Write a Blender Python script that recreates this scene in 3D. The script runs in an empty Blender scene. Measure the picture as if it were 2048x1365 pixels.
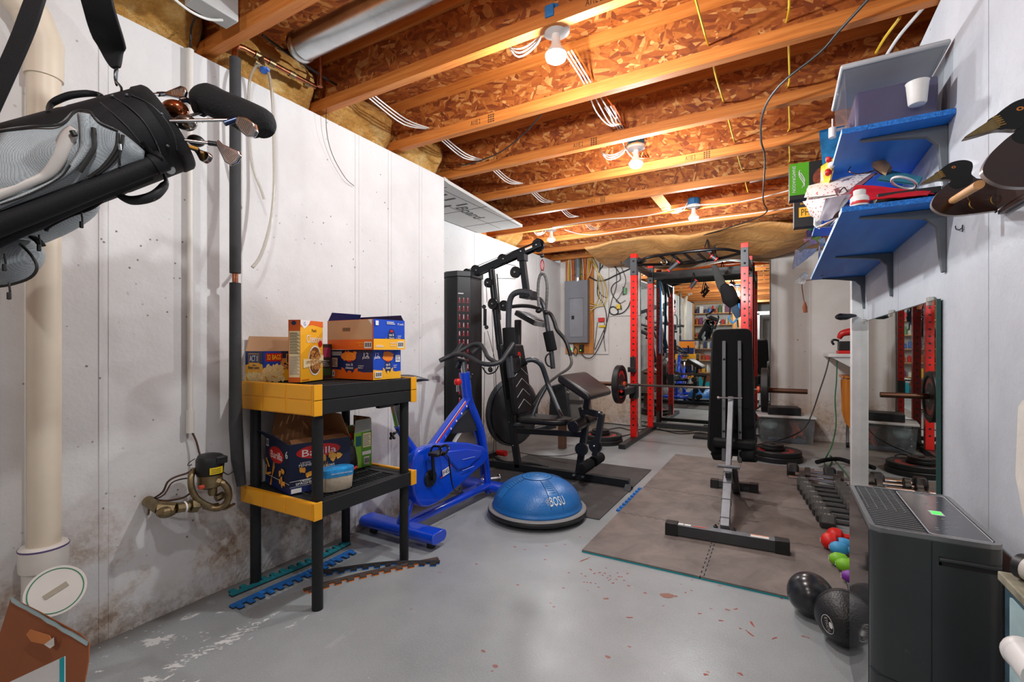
import bpy, math, random
from mathutils import Vector, Matrix, noise
random.seed(7)
SC = bpy.context.scene
COL = SC.collection
PI = math.pi
# ------------------------------------------------------------------ camera, world, lamps, exposure
FPX, YAW, EYE = 940.0, math.radians(29.7), 1.135
cam_d = bpy.data.cameras.new('camera'); cam = bpy.data.objects.new('camera', cam_d); COL.objects.link(cam)
cam.location = (0, 0, EYE); cam.rotation_euler = (PI/2, 0, YAW)
cam_d.sensor_width = 36.0; cam_d.lens = 36.0*FPX/2048.0; cam_d.shift_y = 12.5/2048.0
cam_d.clip_start = 0.02; cam_d.clip_end = 60
SC.camera = cam
SC.view_settings.view_transform = 'Standard'; SC.view_settings.look = 'None'
SC.view_settings.gamma = 1.0; SC.view_settings.use_curve_mapping = False
SC.view_settings.exposure = 0.42
SC.cycles.max_bounces = 7; SC.cycles.diffuse_bounces = 4; SC.cycles.glossy_bounces = 4
SC.cycles.transmission_bounces = 6; SC.cycles.transparent_max_bounces = 8
SC.cycles.caustics_reflective = False; SC.cycles.caustics_refractive = False
SC.cycles.sample_clamp_indirect = 6.0
W = bpy.data.worlds.new('world'); SC.world = W; W.use_nodes = True
W.node_tree.nodes['Background'].inputs[0].default_value = (0.9, 0.95, 1, 1)
W.node_tree.nodes['Background'].inputs[1].default_value = 0.3
BULBS = [(-.833, 1.84, 2.35), (-.85, 3.19, 2.35), (-.724, 4.80, 2.35), (-2.30, 4.95, 2.35), (-.75, .35, 2.35), (-.75, -1.2, 2.35)]
BULB_W = [42, 40, 38, 26, 22, 24]
for (x, y, z), w in zip(BULBS, BULB_W):
    ld = bpy.data.lights.new('bulb_light', 'POINT'); ld.energy = w; ld.shadow_soft_size = .028
    ld.color = (.965, .985, 1.0)
    lo = bpy.data.objects.new('bulb_light', ld); lo.location = (x, y, z-.05); COL.objects.link(lo)

# ------------------------------------------------------------------ helpers
CA, SA = math.cos(YAW), math.sin(YAW)
def P(u, v, x=None, y=None, z=None, D=None):
    r = (u-1024)/FPX; q = (695-v)/FPX; d = (r*CA-SA, r*SA+CA, q)
    if z is not None: D = (z-EYE)/q
    elif x is not None: D = x/d[0]
    elif y is not None: D = y/d[1]
    return Vector((d[0]*D, d[1]*D, EYE+q*D))
def lin(h):
    h = h.lstrip('#'); o = []
    for i in (0, 2, 4):
        c = int(h[i:i+2], 16)/255
        o.append(c/12.92 if c <= .04045 else ((c+.055)/1.055)**2.4)
    return (*o, 1)
class NT:
    def __init__(s, name):
        s.m = bpy.data.materials.new(name); s.m.use_nodes = True; s.t = s.m.node_tree
        s.b = s.t.nodes['Principled BSDF']; s.tc = None
    def n(s, typ, ins=None, **kw):
        nd = s.t.nodes.new(typ)
        for k, v in kw.items(): setattr(nd, k, v)
        for k, v in (ins or {}).items():
            if hasattr(v, 'links') and hasattr(v, 'is_output'): s.t.links.new(v, nd.inputs[k])
            else: nd.inputs[k].default_value = v
        return nd
    def co(s, scale=(1, 1, 1), rot=(0, 0, 0), loc=(0, 0, 0)):
        if s.tc is None: s.tc = s.n('ShaderNodeTexCoord')
        return s.n('ShaderNodeMapping', {'Vector': s.tc.outputs['Object'], 'Scale': scale, 'Rotation': rot, 'Location': loc}).outputs[0]
    def rs(s, rot, scale, loc=(0, 0, 0)):      # turn first, then stretch
        a = s.co((1, 1, 1), rot); return s.n('ShaderNodeMapping', {'Vector': a, 'Scale': scale, 'Location': loc}).outputs[0]
    def noise(s, sc, det=4, rough=.5, vec=None, dist=0):
        return s.n('ShaderNodeTexNoise', {'Vector': vec if vec is not None else s.co(), 'Scale': sc, 'Detail': det, 'Roughness': rough, 'Distortion': dist}).outputs['Fac']
    def vor(s, sc, vec=None, feat='F1', out='Distance', rand=1.0):
        nd = s.n('ShaderNodeTexVoronoi', {'Vector': vec if vec is not None else s.co(), 'Scale': sc, 'Randomness': rand}, feature=feat)
        return nd.outputs[out]
    def ramp(s, fac, stops, interp='LINEAR'):
        nd = s.n('ShaderNodeValToRGB', {'Fac': fac}); cr = nd.color_ramp; cr.interpolation = interp
        while len(cr.elements) < len(stops): cr.elements.new(.5)
        for e, (p, c) in zip(cr.elements, stops):
            e.position = p; e.color = lin(c) if isinstance(c, str) else ((c, c, c, 1) if not isinstance(c, tuple) else c)
        return nd.outputs['Color']
    def mix(s, fac, a, b, mode='MIX'):
        nd = s.n('ShaderNodeMix', data_type='RGBA', blend_type=mode)
        for k, v in ((0, fac), (6, a), (7, b)):
            if isinstance(v, str): v = lin(v)
            if hasattr(v, 'is_output'): s.t.links.new(v, nd.inputs[k])
            else: nd.inputs[k].default_value = v
        return nd.outputs[2]
    def math(s, op, a, b=0, c=0):
        nd = s.n('ShaderNodeMath', operation=op)
        for k, v in enumerate((a, b, c)):
            if hasattr(v, 'is_output'): s.t.links.new(v, nd.inputs[k])
            else: nd.inputs[k].default_value = v
        return nd.outputs[0]
    def xyz(s, vec=None):
        return s.n('ShaderNodeSeparateXYZ', {'Vector': vec if vec is not None else s.co()}).outputs
    def set(s, k, v):
        if isinstance(v, str): v = lin(v)
        if hasattr(v, 'is_output'): s.t.links.new(v, s.b.inputs[k])
        else: s.b.inputs[k].default_value = v
    def bump(s, h, strength=.3, dist=.01):
        nd = s.n('ShaderNodeBump', {'Height': h, 'Strength': strength, 'Distance': dist}); s.t.links.new(nd.outputs[0], s.b.inputs['Normal'])
def mat(name, col, rough=.5, metal=0, var=.12, vs=6, bump=0, bs=60, coat=0, spec=None, two=None):
    t = NT(name)
    f = t.noise(vs, 5, .6)
    c = lin(col); d = tuple(x*(1-var) for x in c[:3])+(1,); l = tuple(min(1, x*(1+var)) for x in c[:3])+(1,)
    t.set('Base Color', t.ramp(f, [(.3, d), (.7, l)]))
    t.set('Roughness', t.math('MULTIPLY_ADD', f, .16, rough-.08)); t.set('Metallic', metal)
    if coat: t.set('Coat Weight', coat); t.set('Coat Roughness', .1)
    if spec is not None: t.set('Specular IOR Level', spec)
    if bump: t.bump(t.noise(bs, 3), bump, .004)
    return t.m
MC = {}
def M(key, col=None, **k):
    if key not in MC: MC[key] = mat(key, col, **k)
    return MC[key]
def emis(name, col, st):
    t = NT(name); t.set('Base Color', col); t.set('Emission Color', col); t.set('Emission Strength', st); return t.m
# world transforms of the things, so that parts can be given in room coordinates
WM = {}
def tag(o, label=None, cat=None, group=None, kind=None):
    if label: o['label'] = label
    if cat: o['category'] = cat
    if group: o['group'] = group
    if kind: o['kind'] = kind
    return o
def thing(name, label, cat, loc=(0, 0, 0), rz=0, group=None):
    o = bpy.data.objects.new(name, None); COL.objects.link(o); o.empty_display_size = .05
    o.location = loc; o.rotation_euler = (0, 0, rz)
    WM[o.name] = Matrix.Translation(Vector(loc)) @ Matrix.Rotation(rz, 4, 'Z')
    return tag(o, label, cat, group)
def children(o): return list(o.children)
def dup(o, loc, rz=0, label=None):
    r = o.copy(); COL.objects.link(r); r.location = loc; r.rotation_euler = (0, 0, rz)
    if label: r['label'] = label
    WM[r.name] = Matrix.Translation(Vector(loc)) @ Matrix.Rotation(rz, 4, 'Z')
    for ch in list(o.children):
        c = ch.copy(); COL.objects.link(c); c.parent = r
        for g in list(ch.children):
            d = g.copy(); COL.objects.link(d); d.parent = c
    return r
FONT = {}
def text_mesh(s, depth):
    k = (s, depth)
    if k not in FONT:
        cu = bpy.data.curves.new('t', 'FONT'); cu.body = s; cu.size = 1; cu.extrude = depth; cu.resolution_u = 2
        cu.align_x = 'CENTER'; cu.align_y = 'CENTER'
        ob = bpy.data.objects.new('t', cu)
        me = bpy.data.meshes.new_from_object(ob)
        xs = [v.co.x for v in me.vertices] or [0, 1]; ys = [v.co.y for v in me.vertices] or [0, 1]
        w = max(xs)-min(xs); h = max(ys)-min(ys); cx = (max(xs)+min(xs))/2; cy = (max(ys)+min(ys))/2
        vs = [((v.co.x-cx)/w, (v.co.y-cy)/h, v.co.z) for v in me.vertices]
        fs = [tuple(p.vertices) for p in me.polygons]
        bpy.data.objects.remove(ob); bpy.data.meshes.remove(me); bpy.data.curves.remove(cu)
        FONT[k] = (vs, fs, w/h)
    return FONT[k]
def frame(o, ex, ey):
    o = Vector(o); ex = Vector(ex).normalized(); ey = Vector(ey); ez = ex.cross(ey).normalized(); ey = ez.cross(ex)
    return Matrix(((ex.x, ey.x, ez.x, o.x), (ex.y, ey.y, ez.y, o.y), (ex.z, ey.z, ez.z, o.z), (0, 0, 0, 1)))
class MB:
    def __init__(s): s.v = []; s.f = []; s.mi = []; s.ms = []; s.cur = 0
    def use(s, m):
        if m not in s.ms: s.ms.append(m)
        s.cur = s.ms.index(m); return s
    def add(s, vs, fs, T=None):
        b = len(s.v)
        s.v += [(T @ Vector(p)) if T is not None else Vector(p) for p in vs]
        s.f += [tuple(i+b for i in f) for f in fs]; s.mi += [s.cur]*len(fs); return s
    def box(s, x0, x1, y0, y1, z0, z1, T=None):
        return s.add([(x, y, z) for z in (z0, z1) for y in (y0, y1) for x in (x0, x1)],
                     [(0, 2, 3, 1), (4, 5, 7, 6), (0, 1, 5, 4), (2, 6, 7, 3), (0, 4, 6, 2), (1, 3, 7, 5)], T)
    def cbox(s, c, sx, sy, sz, T=None):
        return s.box(c[0]-sx/2, c[0]+sx/2, c[1]-sy/2, c[1]+sy/2, c[2]-sz/2, c[2]+sz/2, T)
    def beam(s, p, q, w, h, up=(0, 0, 1)):
        p = Vector(p); q = Vector(q); d = q-p; ez = d.normalized(); ex = Vector(up).cross(ez)
        if ex.length < 1e-4: ex = Vector((1, 0, 0)).cross(ez)
        if ex.length < 1e-4: ex = Vector((0, 1, 0)).cross(ez)
        ex.normalize(); ey = ez.cross(ex)
        T = Matrix(((ex.x, ey.x, ez.x, p.x), (ex.y, ey.y, ez.y, p.y), (ex.z, ey.z, ez.z, p.z), (0, 0, 0, 1)))
        return s.box(-w/2, w/2, -h/2, h/2, 0, d.length, T)
    def prism(s, poly, d0, d1, T=None):
        n = len(poly)
        return s.add([(x, y, d0) for x, y in poly]+[(x, y, d1) for x, y in poly],
                     [tuple(reversed(range(n))), tuple(range(n, 2*n))]+[(i, (i+1) % n, n+(i+1) % n, n+i) for i in range(n)], T)
    def tube(s, pts, r, seg=10, closed=False, cap=True, flat=1.0, smooth=0):
        pts = [Vector(p) for p in pts]
        if smooth and len(pts) > 2: pts, r = catmull(pts, r, smooth, closed)
        n = len(pts); rr = r if isinstance(r, (list, tuple)) else [r]*n
        vs = []; pv = None
        for i in range(n):
            a = pts[i-1] if (i > 0 or closed) else pts[i]; b = pts[(i+1) % n] if (i < n-1 or closed) else pts[i]
            t = (b-a)
            t = t.normalized() if t.length > 1e-9 else Vector((0, 0, 1))
            if pv is None:
                u = Vector((0, 0, 1)).cross(t)
                if u.length < .05: u = Vector((0, 1, 0)).cross(t)
            else: u = pv-t*pv.dot(t)
            u.normalize(); pv = u; w = t.cross(u)
            for k in range(seg):
                an = 2*PI*k/seg; vs.append(pts[i]+(u*math.cos(an)+w*math.sin(an)*flat)*rr[i])
        fs = []
        for i in range(n if closed else n-1):
            j = (i+1) % n
            for k in range(seg): fs.append((i*seg+k, i*seg+(k+1) % seg, j*seg+(k+1) % seg, j*seg+k))
        if cap and not closed: fs += [tuple(reversed(range(seg))), tuple((n-1)*seg+k for k in range(seg))]
        return s.add(vs, fs)
    def cyl(s, p, q, r, seg=20, r2=None): return s.tube([p, q], [r, r if r2 is None else r2], seg)
    def lathe(s, prof, o, ax=(0, 0, 1), seg=28, cap=True, sx=None):
        ax = Vector(ax).normalized(); u = (Vector(sx) if sx else (Vector((0, 0, 1)) if abs(ax.z) < .9 else Vector((1, 0, 0)))); u = (u-ax*u.dot(ax)).normalized(); w = ax.cross(u); o = Vector(o)
        vs = [o+ax*z+(u*math.cos(2*PI*k/seg)+w*math.sin(2*PI*k/seg))*max(r, 1e-5) for r, z in prof for k in range(seg)]
        n = len(prof); fs = [(i*seg+k, i*seg+(k+1) % seg, (i+1)*seg+(k+1) % seg, (i+1)*seg+k) for i in range(n-1) for k in range(seg)]
        if cap: fs += [tuple(reversed(range(seg))), tuple((n-1)*seg+k for k in range(seg))]
        return s.add(vs, fs)
    def ball(s, c, r, seg=24, rings=14, sc=(1, 1, 1), T=None):
        c = Vector(c); vs = []
        for i in range(rings+1):
            th = PI*i/rings
            for k in range(seg):
                ph = 2*PI*k/seg; vs.append(c+Vector((math.sin(th)*math.cos(ph)*r*sc[0], math.sin(th)*math.sin(ph)*r*sc[1], math.cos(th)*r*sc[2])))
        return s.add(vs, [(i*seg+k, (i+1)*seg+k, (i+1)*seg+(k+1) % seg, i*seg+(k+1) % seg) for i in range(rings) for k in range(seg)], T)
    def grid(s, f, nu, nv):
        return s.add([f(i/nu, j/nv) for i in range(nu+1) for j in range(nv+1)],
                     [(i*(nv+1)+j, (i+1)*(nv+1)+j, (i+1)*(nv+1)+j+1, i*(nv+1)+j+1) for i in range(nu) for j in range(nv)])
    def quad(s, a, b, c, d): return s.add([a, b, c, d], [(0, 1, 2, 3)])
    def text(s, txt, c, ex, ey, w, h=None, depth=.0004):
        vs, fs, asp = text_mesh(txt, .5)
        h = h or w/asp; T = frame(c, ex, ey)
        return s.add([(x*w, y*h, z*2*depth) for x, y, z in vs], fs, T)
    def build(s, name, parent=None, sm=True, ang=38, bev=0, seg=2, label=None, cat=None, group=None, kind=None, sub=0):
        me = bpy.data.meshes.new(name)
        top = parent
        while top is not None and top.parent is not None: top = top.parent
        inv = WM[top.name].inverted() if top is not None else None
        vs = [tuple(inv @ p) if inv is not None else tuple(p) for p in s.v]
        me.from_pydata(vs, [], s.f)
        for m in s.ms: me.materials.append(m)
        me.polygons.foreach_set('material_index', s.mi)
        me.validate(); me.update()
        if sm:
            me.polygons.foreach_set('use_smooth', [True]*len(me.polygons)); me.set_sharp_from_angle(angle=math.radians(ang))
        o = bpy.data.objects.new(name, me); COL.objects.link(o)
        if parent is not None: o.parent = parent
        if bev:
            b = o.modifiers.new('bevel', 'BEVEL'); b.width = bev; b.segments = seg; b.limit_method = 'ANGLE'; b.angle_limit = math.radians(40); b.use_clamp_overlap = True
        if sub:
            b = o.modifiers.new('sub', 'SUBSURF'); b.levels = sub; b.render_levels = sub
        return tag(o, label, cat, group, kind)
def catmull(pts, r, k, closed=False):
    n = len(pts); out = []; ro = []; rr = r if isinstance(r, (list, tuple)) else [r]*n
    for i in range(n if closed else n-1):
        p0 = pts[i-1] if (i > 0 or closed) else pts[i]; p1 = pts[i]; p2 = pts[(i+1) % n]
        p3 = pts[(i+2) % n] if (i+2 < n or closed) else p2
        for j in range(k):
            t = j/k; t2 = t*t; t3 = t2*t
            out.append(.5*((2*p1)+(p2-p0)*t+(2*p0-5*p1+4*p2-p3)*t2+(3*p1-p0-3*p2+p3)*t3)); ro.append(rr[i]+(rr[(i+1) % n]-rr[i])*t)
    if not closed: out.append(pts[-1]); ro.append(rr[-1])
    return out, ro
def B(m): return MB().use(m)
# ------------------------------------------------------------------ materials of the setting
def mk_concrete():
    t = NT('whitewashed_concrete'); X = t.xyz()
    base = t.ramp(t.noise(2.2, 5, .6), [(.3, '#cfcecd'), (.7, '#dfdfdf')])
    # small dark pits
    pit = t.ramp(t.math('ADD', t.vor(20), t.math('MULTIPLY', t.math('SUBTRACT', t.noise(60, 2), .5), .12)), [(.0, 1.0), (.06, 1.0), (.10, 0.0)])
    gate = t.ramp(t.noise(2.6, 3), [(.46, 0.0), (.56, 1.0)])
    base = t.mix(t.math('MULTIPLY', t.math('MULTIPLY', pit, gate), .8), base, '#4a433d')
    # brown damp stains low on the wall
    zf = t.ramp(X[2], [(.0, 1.0), (.3, .8), (.62, .0)])
    st = t.ramp(t.noise(2.3, 8, .68), [(.44, 0.0), (.6, 1.0)])
    sp = t.ramp(t.noise(28, 6, .7), [(.44, 0.0), (.58, 1.0)])
    base = t.mix(t.math('MULTIPLY', t.math('MULTIPLY', zf, st), .55), base, '#ad8a5e')
    base = t.mix(t.math('MULTIPLY', t.math('MULTIPLY', zf, t.math('MULTIPLY', st, sp)), .75), base, '#7d5630')
    lo = t.ramp(X[2], [(.0, 1.0), (.07, .6), (.16, 0.0)])
    base = t.mix(t.math('MULTIPLY', lo, t.math('MULTIPLY_ADD', sp, .5, .1)), base, '#8a7f74')
    t.set('Base Color', base); t.set('Roughness', .75)
    t.bump(t.math('ADD', t.noise(9, 6, .6), t.math('MULTIPLY', t.noise(70, 3), .25)), .22, .02)
    return t.m
CONC = mk_concrete()
def mk_bare():
    t = NT('bare_concrete_back_wall'); X = t.xyz()
    base = t.ramp(t.noise(1.5, 6, .6), [(.3, '#cfcac4'), (.7, '#e2dfdb')])
    pit = t.ramp(t.math('ADD', t.vor(13), t.math('MULTIPLY', t.math('SUBTRACT', t.noise(40, 3), .5), .35)), [(.0, 1.0), (.05, 1.0), (.09, 0.0)])
    gate = t.ramp(t.noise(1.4, 3), [(.48, 0.0), (.56, 1.0)])
    base = t.mix(t.math('MULTIPLY', t.math('MULTIPLY', pit, gate), .8), base, '#4a4038')
    zf = t.ramp(X[2], [(.0, .9), (.35, .7), (.62, .0)])
    st = t.ramp(t.noise(1.8, 7, .6), [(.36, 0.0), (.56, 1.0)])
    base = t.mix(t.math('MULTIPLY', t.math('MULTIPLY', zf, st), .7), base, '#b39168')
    sp = t.ramp(t.noise(22, 6, .7), [(.48, 0.0), (.6, 1.0)])
    base = t.mix(t.math('MULTIPLY', t.math('MULTIPLY', zf, sp), .45), base, '#7a5a3c')
    t.set('Base Color', base); t.set('Roughness', .8)
    t.bump(t.noise(8, 6, .6), .25, .02)
    return t.m
BARE = mk_bare()
def mk_osb(name, cols, plane='xy', rough=.7, paint=None):
    t = NT(name)
    wob = t.n('ShaderNodeTexNoise', {'Vector': t.co(), 'Scale': 3.0, 'Detail': 3}).outputs['Color']
    def flake(sc, ang, loc):
        rot = {'xy': (0, 0, ang), 'xz': (0, ang, 0), 'yz': (ang, 0, 0)}[plane]
        long_ = {'xy': (.24, 1, .02), 'xz': (.24, .02, 1), 'yz': (.02, .24, 1)}[plane]
        v = t.rs(rot, tuple(sc*q for q in long_), loc)
        v = t.n('ShaderNodeVectorMath', {0: v, 1: t.n('ShaderNodeVectorMath', {0: wob, 'Scale': 1.6}, operation='SCALE').outputs[0]}, operation='ADD').outputs[0]
        return t.xyz(t.vor(1.0, v, out='Color'))[0]
    L = [flake(38, .2, (0, 0, 0)), flake(46, 1.2, (3, 1, 2)), flake(34, 2.2, (7, 4, 1)), flake(52, 2.9, (5, 8, 3))]
    f = L[0]
    for k, q in enumerate(L[1:]):
        g = t.vor(16+4*k, t.co(loc=(k*3, k, k*2)), out='Color'); g = t.xyz(g)[k % 3]
        f = t.mix(t.ramp(g, [(.50, 0.0), (.52, 1.0)]), f, q)
    f = t.n('ShaderNodeRGBToBW', {'Color': f}).outputs[0]
    if paint:
        base = t.ramp(t.noise(3, 5), [(.3, paint[0]), (.7, paint[1])])
        pit = t.ramp(t.vor(7), [(.0, 1.0), (.02, 1.0), (.035, 0.0)])
        base = t.mix(t.math('MULTIPLY', pit, .8), base, '#3a3835')
        t.bump(t.math('ADD', f, t.math('MULTIPLY', t.noise(4, 6, .7), .6)), .85, .010)
        sc = t.ramp(t.noise(11, 8, .75, vec=t.co((1, 1, 2.2), (.5, 0, 0))), [(.66, 0.0), (.69, .5)]); base = t.mix(sc, base, '#dfe3e8')
    else:
        base = t.ramp(f, cols)
        fine = t.noise(50, 5, .6)
        base = t.mix(t.math('MULTIPLY', t.ramp(fine, [(.35, 1.0), (.6, 0.0)]), .3), base, cols[0][1])
        base = t.mix(t.ramp(t.noise(2.5, 3), [(.35, .35), (.65, 0.0)]), base, '#8a4413')
        t.bump(f, .2, .003)
    t.set('Base Color', base); t.set('Roughness', rough)
    return t.m
OC = [(.0, '#6a2c0c'), (.25, '#8f4716'), (.55, '#aa5c20'), (.82, '#bf7430'), (1.0, '#dda763')]
OSB = mk_osb('orange_osb', OC); OSBW = mk_osb('orange_osb_web', OC, 'xz')
OSBP = mk_osb('grey_painted_osb', None, 'yz', .5, ('#b0b5bd', '#c2c7ce'))
def mk_wood(name, a, b, c, axis=0, rough=.6):
    t = NT(name); sc = [14, 14, 14]; sc[axis] = .7
    v = t.co(tuple(sc))
    g = t.noise(3.0, 6, .65, vec=v, dist=.6)
    base = t.ramp(g, [(.25, a), (.5, b), (.75, c)])
    kn = t.ramp(t.vor(2.3), [(.0, 1.0), (.05, 1.0), (.09, 0.0)])
    base = t.mix(t.math('MULTIPLY', kn, .7), base, '#4a2410')
    t.set('Base Color', base); t.set('Roughness', rough); t.bump(g, .1, .003)
    return t.m
JOIST = mk_wood('joist_pine', '#a45a20', '#c4742f', '#d98f48', 0)
STUD = mk_wood('stud_pine', '#b07c46', '#c99458', '#dcb07c', 2)
PLYB = mk_wood('panel_backing_plywood', '#a8642a', '#c9823c', '#dda05a', 2)
def mk_floor():
    t = NT('painted_grey_concrete_floor'); X = t.xyz()
    base = t.ramp(t.noise(1.6, 6, .6), [(.3, '#858b8d'), (.7, '#a2a8aa')])
    fine = t.noise(160, 2); base = t.mix(t.math('MULTIPLY', t.ramp(fine, [(.4, 0.0), (.7, 1.0)]), .18), base, '#c9cdcd')
    # rust-brown paint drips, only in the middle of the floor
    d = t.n('ShaderNodeVectorMath', {0: t.co((1, 1, 0)), 1: (-.62, 2.0, 0)}, operation='DISTANCE').outputs['Value']
    ar = t.ramp(d, [(.0, 1.0), (.75, .9), (1.0, 0.0)])
    vd = t.vor(9, t.co((1, 1.5, 0), (0, 0, .4))); wob = t.noise(20, 3)
    sp = t.ramp(t.math('ADD', vd, t.math('MULTIPLY', t.math('SUBTRACT', wob, .5), .35)), [(.0, 1.0), (.055, 1.0), (.075, 0.0)])
    base = t.mix(t.math('MULTIPLY', t.math('MULTIPLY', sp, ar), .85), base, '#8f4f3c')
    # white scraped paint near the left wall
    w = t.noise(5.5, 7, .72, vec=t.co((2.2, .8, 1), (0, 0, -.1)))
    wm = t.ramp(w, [(.61, 0.0), (.625, 1.0)])
    wx = t.ramp(t.math('MULTIPLY', t.math('ADD', X[0], 2.3), 1.0), [(.0, .2), (.2, 1.0), (.62, 1.0), (.85, 0.0)])
    wy = t.ramp(t.math('MULTIPLY', X[1], .5), [(.0, 1.0), (.58, 1.0), (.72, 0.0)])
    base = t.mix(t.math('MULTIPLY', wm, t.math('MULTIPLY', wx, wy)), base, '#e6e7e6')
    # small white scuffs everywhere
    sc = t.ramp(t.vor(7, t.co((1, 2.2, 0), (0, 0, 1.1))), [(.0, .8), (.02, .8), (.035, 0.0)])
    base = t.mix(t.math('MULTIPLY', sc, .8), base, '#d8dbda')
    # floor colour darkens to brown toward the left wall, and tan patches at the back
    dx = t.ramp(t.math('ADD', X[0], 2.3), [(.0, 1.0), (.05, .8), (.16, 0.0)])
    base = t.mix(t.math('MULTIPLY', dx, .75), base, '#544a42')
    tb = t.math('MULTIPLY', t.ramp(t.math('MULTIPLY', t.math('SUBTRACT', X[1], 5.3), .7), [(.1, 0.0), (.7, 1.0)]), t.ramp(t.noise(1.2, 4), [(.4, 0.0), (.6, 1.0)]))
    base = t.mix(t.math('MULTIPLY', tb, .45), base, '#a08a72')
    t.set('Base Color', base)
    t.set('Roughness', t.math('MULTIPLY_ADD', t.noise(5, 5), .25, .22))
    t.bump(t.math('ADD', t.noise(120, 2), t.math('MULTIPLY', t.noise(6, 3), .5)), .07, .006)
    return t.m
FLOOR = mk_floor()
MIRROR = NT('mirror_silver'); MIRROR.set('Base Color', '#e9f0ec'); MIRROR.set('Metallic', 1.0); MIRROR.set('Roughness', .012); MIRROR = MIRROR.m
INSUL = NT('yellow_fibreglass'); INSUL.set('Base Color', INSUL.ramp(INSUL.noise(7, 6, .7), [(.3, '#a5702c'), (.5, '#cf9b50'), (.72, '#e9c888')])); INSUL.set('Roughness', .95); INSUL.bump(INSUL.noise(30, 6, .7), .8, .03); INSUL = INSUL.m
KRAFT = NT('kraft_facing'); KRAFT.set('Base Color', KRAFT.ramp(KRAFT.noise(3, 5, .6), [(.3, '#b98044'), (.7, '#dba668')])); KRAFT.set('Roughness', .6); KRAFT.bump(KRAFT.noise(4, 5, .55, dist=.8), .5, .06); KRAFT = KRAFT.m
FOAM = M('foam_board_white', '#c9c9c6', rough=.5, var=.05)
BLK = M('black_plastic', '#151617', rough=.45)
INK = M('black_ink', '#1b1a18', rough=.6)
WHT = M('white_print', '#e9e8e4', rough=.5, var=.04)

# ------------------------------------------------------------------ the setting
LX, FX, RX, BY, JY = -2.268, -3.0, .536, 6.80, 2.91   # left wall, far left wall, right wall, back wall, jog
def struct(mb, name, **k): return mb.build(name, kind='structure', **k)
fl = B(FLOOR).box(-3.3, 2.8, -3.4, 7.0, -.12, 0)
struct(fl, 'floor')
w = B(CONC).box(LX-.6, LX, -3.3, JY, 0, 2.45)
for y in (1.30, 2.03, 2.31, .78, .18, -.5, 2.62):      # form seams left in the concrete
    w.box(LX-.002, LX+.0025, y, y+.004, 0, 2.45); w.box(LX-.002, LX+.0018, y+.03, y+.033, .0, 2.45)
struct(w, 'wall_left')
w = B(CONC).box(FX-.3, FX, JY, BY+.2, 0, 2.45)
for y in (3.6, 4.4, 5.2, 6.0): w.box(FX-.002, FX+.003, y, y+.005, 0, 2.45)
struct(w, 'wall_far_left')
w = B(BARE).box(FX-.2, 2.6, BY, BY+.2, 0, 2.47)
for x in (-2.35, .32, 1.5): w.box(x, x+.006, BY-.004, BY, 0, 2.4)
struct(w, 'wall_back')
w = B(CONC).box(2.5, 2.7, -3.3, BY+.2, 0, 2.8); struct(w, 'wall_far_right')
w = B(CONC).box(-3.3, 2.7, -3.4, -3.2, 0, 2.8); struct(w, 'wall_front')
# right partition: studs sheathed with grey painted board, panel joints open
w = B(OSBP)
ys = [(-.6, .66), (.664, 1.905), (1.909, 3.13), (3.134, 4.36)]
for a, b in ys: w.box(RX, RX+.012, a, b, 0, 2.47)
w.use(M('joint_shadow_paint', '#3b4048', rough=.8)).box(RX+.006, RX+.012, -.6, 4.36, 0, 2.47)
w.use(STUD)
for y in (-.6, .2, .9, 1.6, 2.3, 3.0, 3.7, 4.2): w.box(RX+.012, RX+.1, y, y+.04, 0, 2.47)
struct(w, 'wall_right')
WPAINT = M('white_painted_wood', '#dfe0df', rough=.5, bump=.3, bs=30)
struct(B(WPAINT).box(.467, RX+.10, 4.33, 4.42, 0, 2.47), 'trim_1', bev=.004)
struct(B(WPAINT).box(.46, RX-.02, 4.30, 4.33, 0, .09), 'baseboard_right', bev=.003)
# bare patch and rust mark on the right wall
pt = B(M('bare_plaster_patch', '#d9d4cb', rough=.8, var=.1, bump=.4, bs=40))
T = frame((RX-.0008, 0, 0), (0, -1, 0), (0, 0, 1))
poly = [(-1.70+random.uniform(-.01, .01)+dx*1.0, z) for dx, z in ((0, .98), (.03, 1.0), (.17, .99), (.5, .99), (.5, .30), (.12, .42), (.10, .60), (.02, .72), (-.01, .80))]
pt.prism([(x, z) for x, z in poly], -.0004, .001, T)
pt.use(M('rust_mark', '#a8763a', rough=.8)).prism([(-1.62, .92), (-1.615, .86), (-1.617, .80), (-1.608, .80), (-1.606, .87), (-1.61, .92)], .001, .0016, T)
struct(pt, 'trim_2')
# subfloor
struct(B(OSB).box(-3.3, 2.8, -3.4, 7.0, 2.80, 2.83), 'ceiling')
# I-joists: pine flanges top and bottom, board web
STAMP = M('lumber_stamp', '#4a2a14', rough=.8)
k = 0
for i in range(-8, 9):
    y = 1.80+.6096*i
    x0 = LX-.32 if y < JY else FX-.1
    j = B(JOIST).box(x0, 2.6, y-.023, y+.023, 2.48, 2.542).box(x0, 2.6, y-.023, y+.023, 2.738, 2.80)
    j.use(OSBW).box(x0, 2.6, y-.006, y+.006, 2.542, 2.738)
    if 0 <= i <= 4:
        j.use(STAMP)
        for q, sx in enumerate((-.55, -1.25, -1.75, -2.0, .2)[:5]):
            xx = sx+.37*((i*7+q*3) % 5)/5
            if xx > LX+.1 and q == (i*2) % 3:
                for rr in range(4):
                    for cc in range(3): j.box(xx+cc*.016, xx+cc*.016+.011, y-.0236, y-.0225, 2.487+rr*.013, 2.487+rr*.013+.008)
                j.text('A11E 2', (xx-.09, y-.0235, 2.512), (1, 0, 0), (0, 0, 1), .07, .03)
    k += 1
    struct(j, 'trim_%d' % (k+2))
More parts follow.
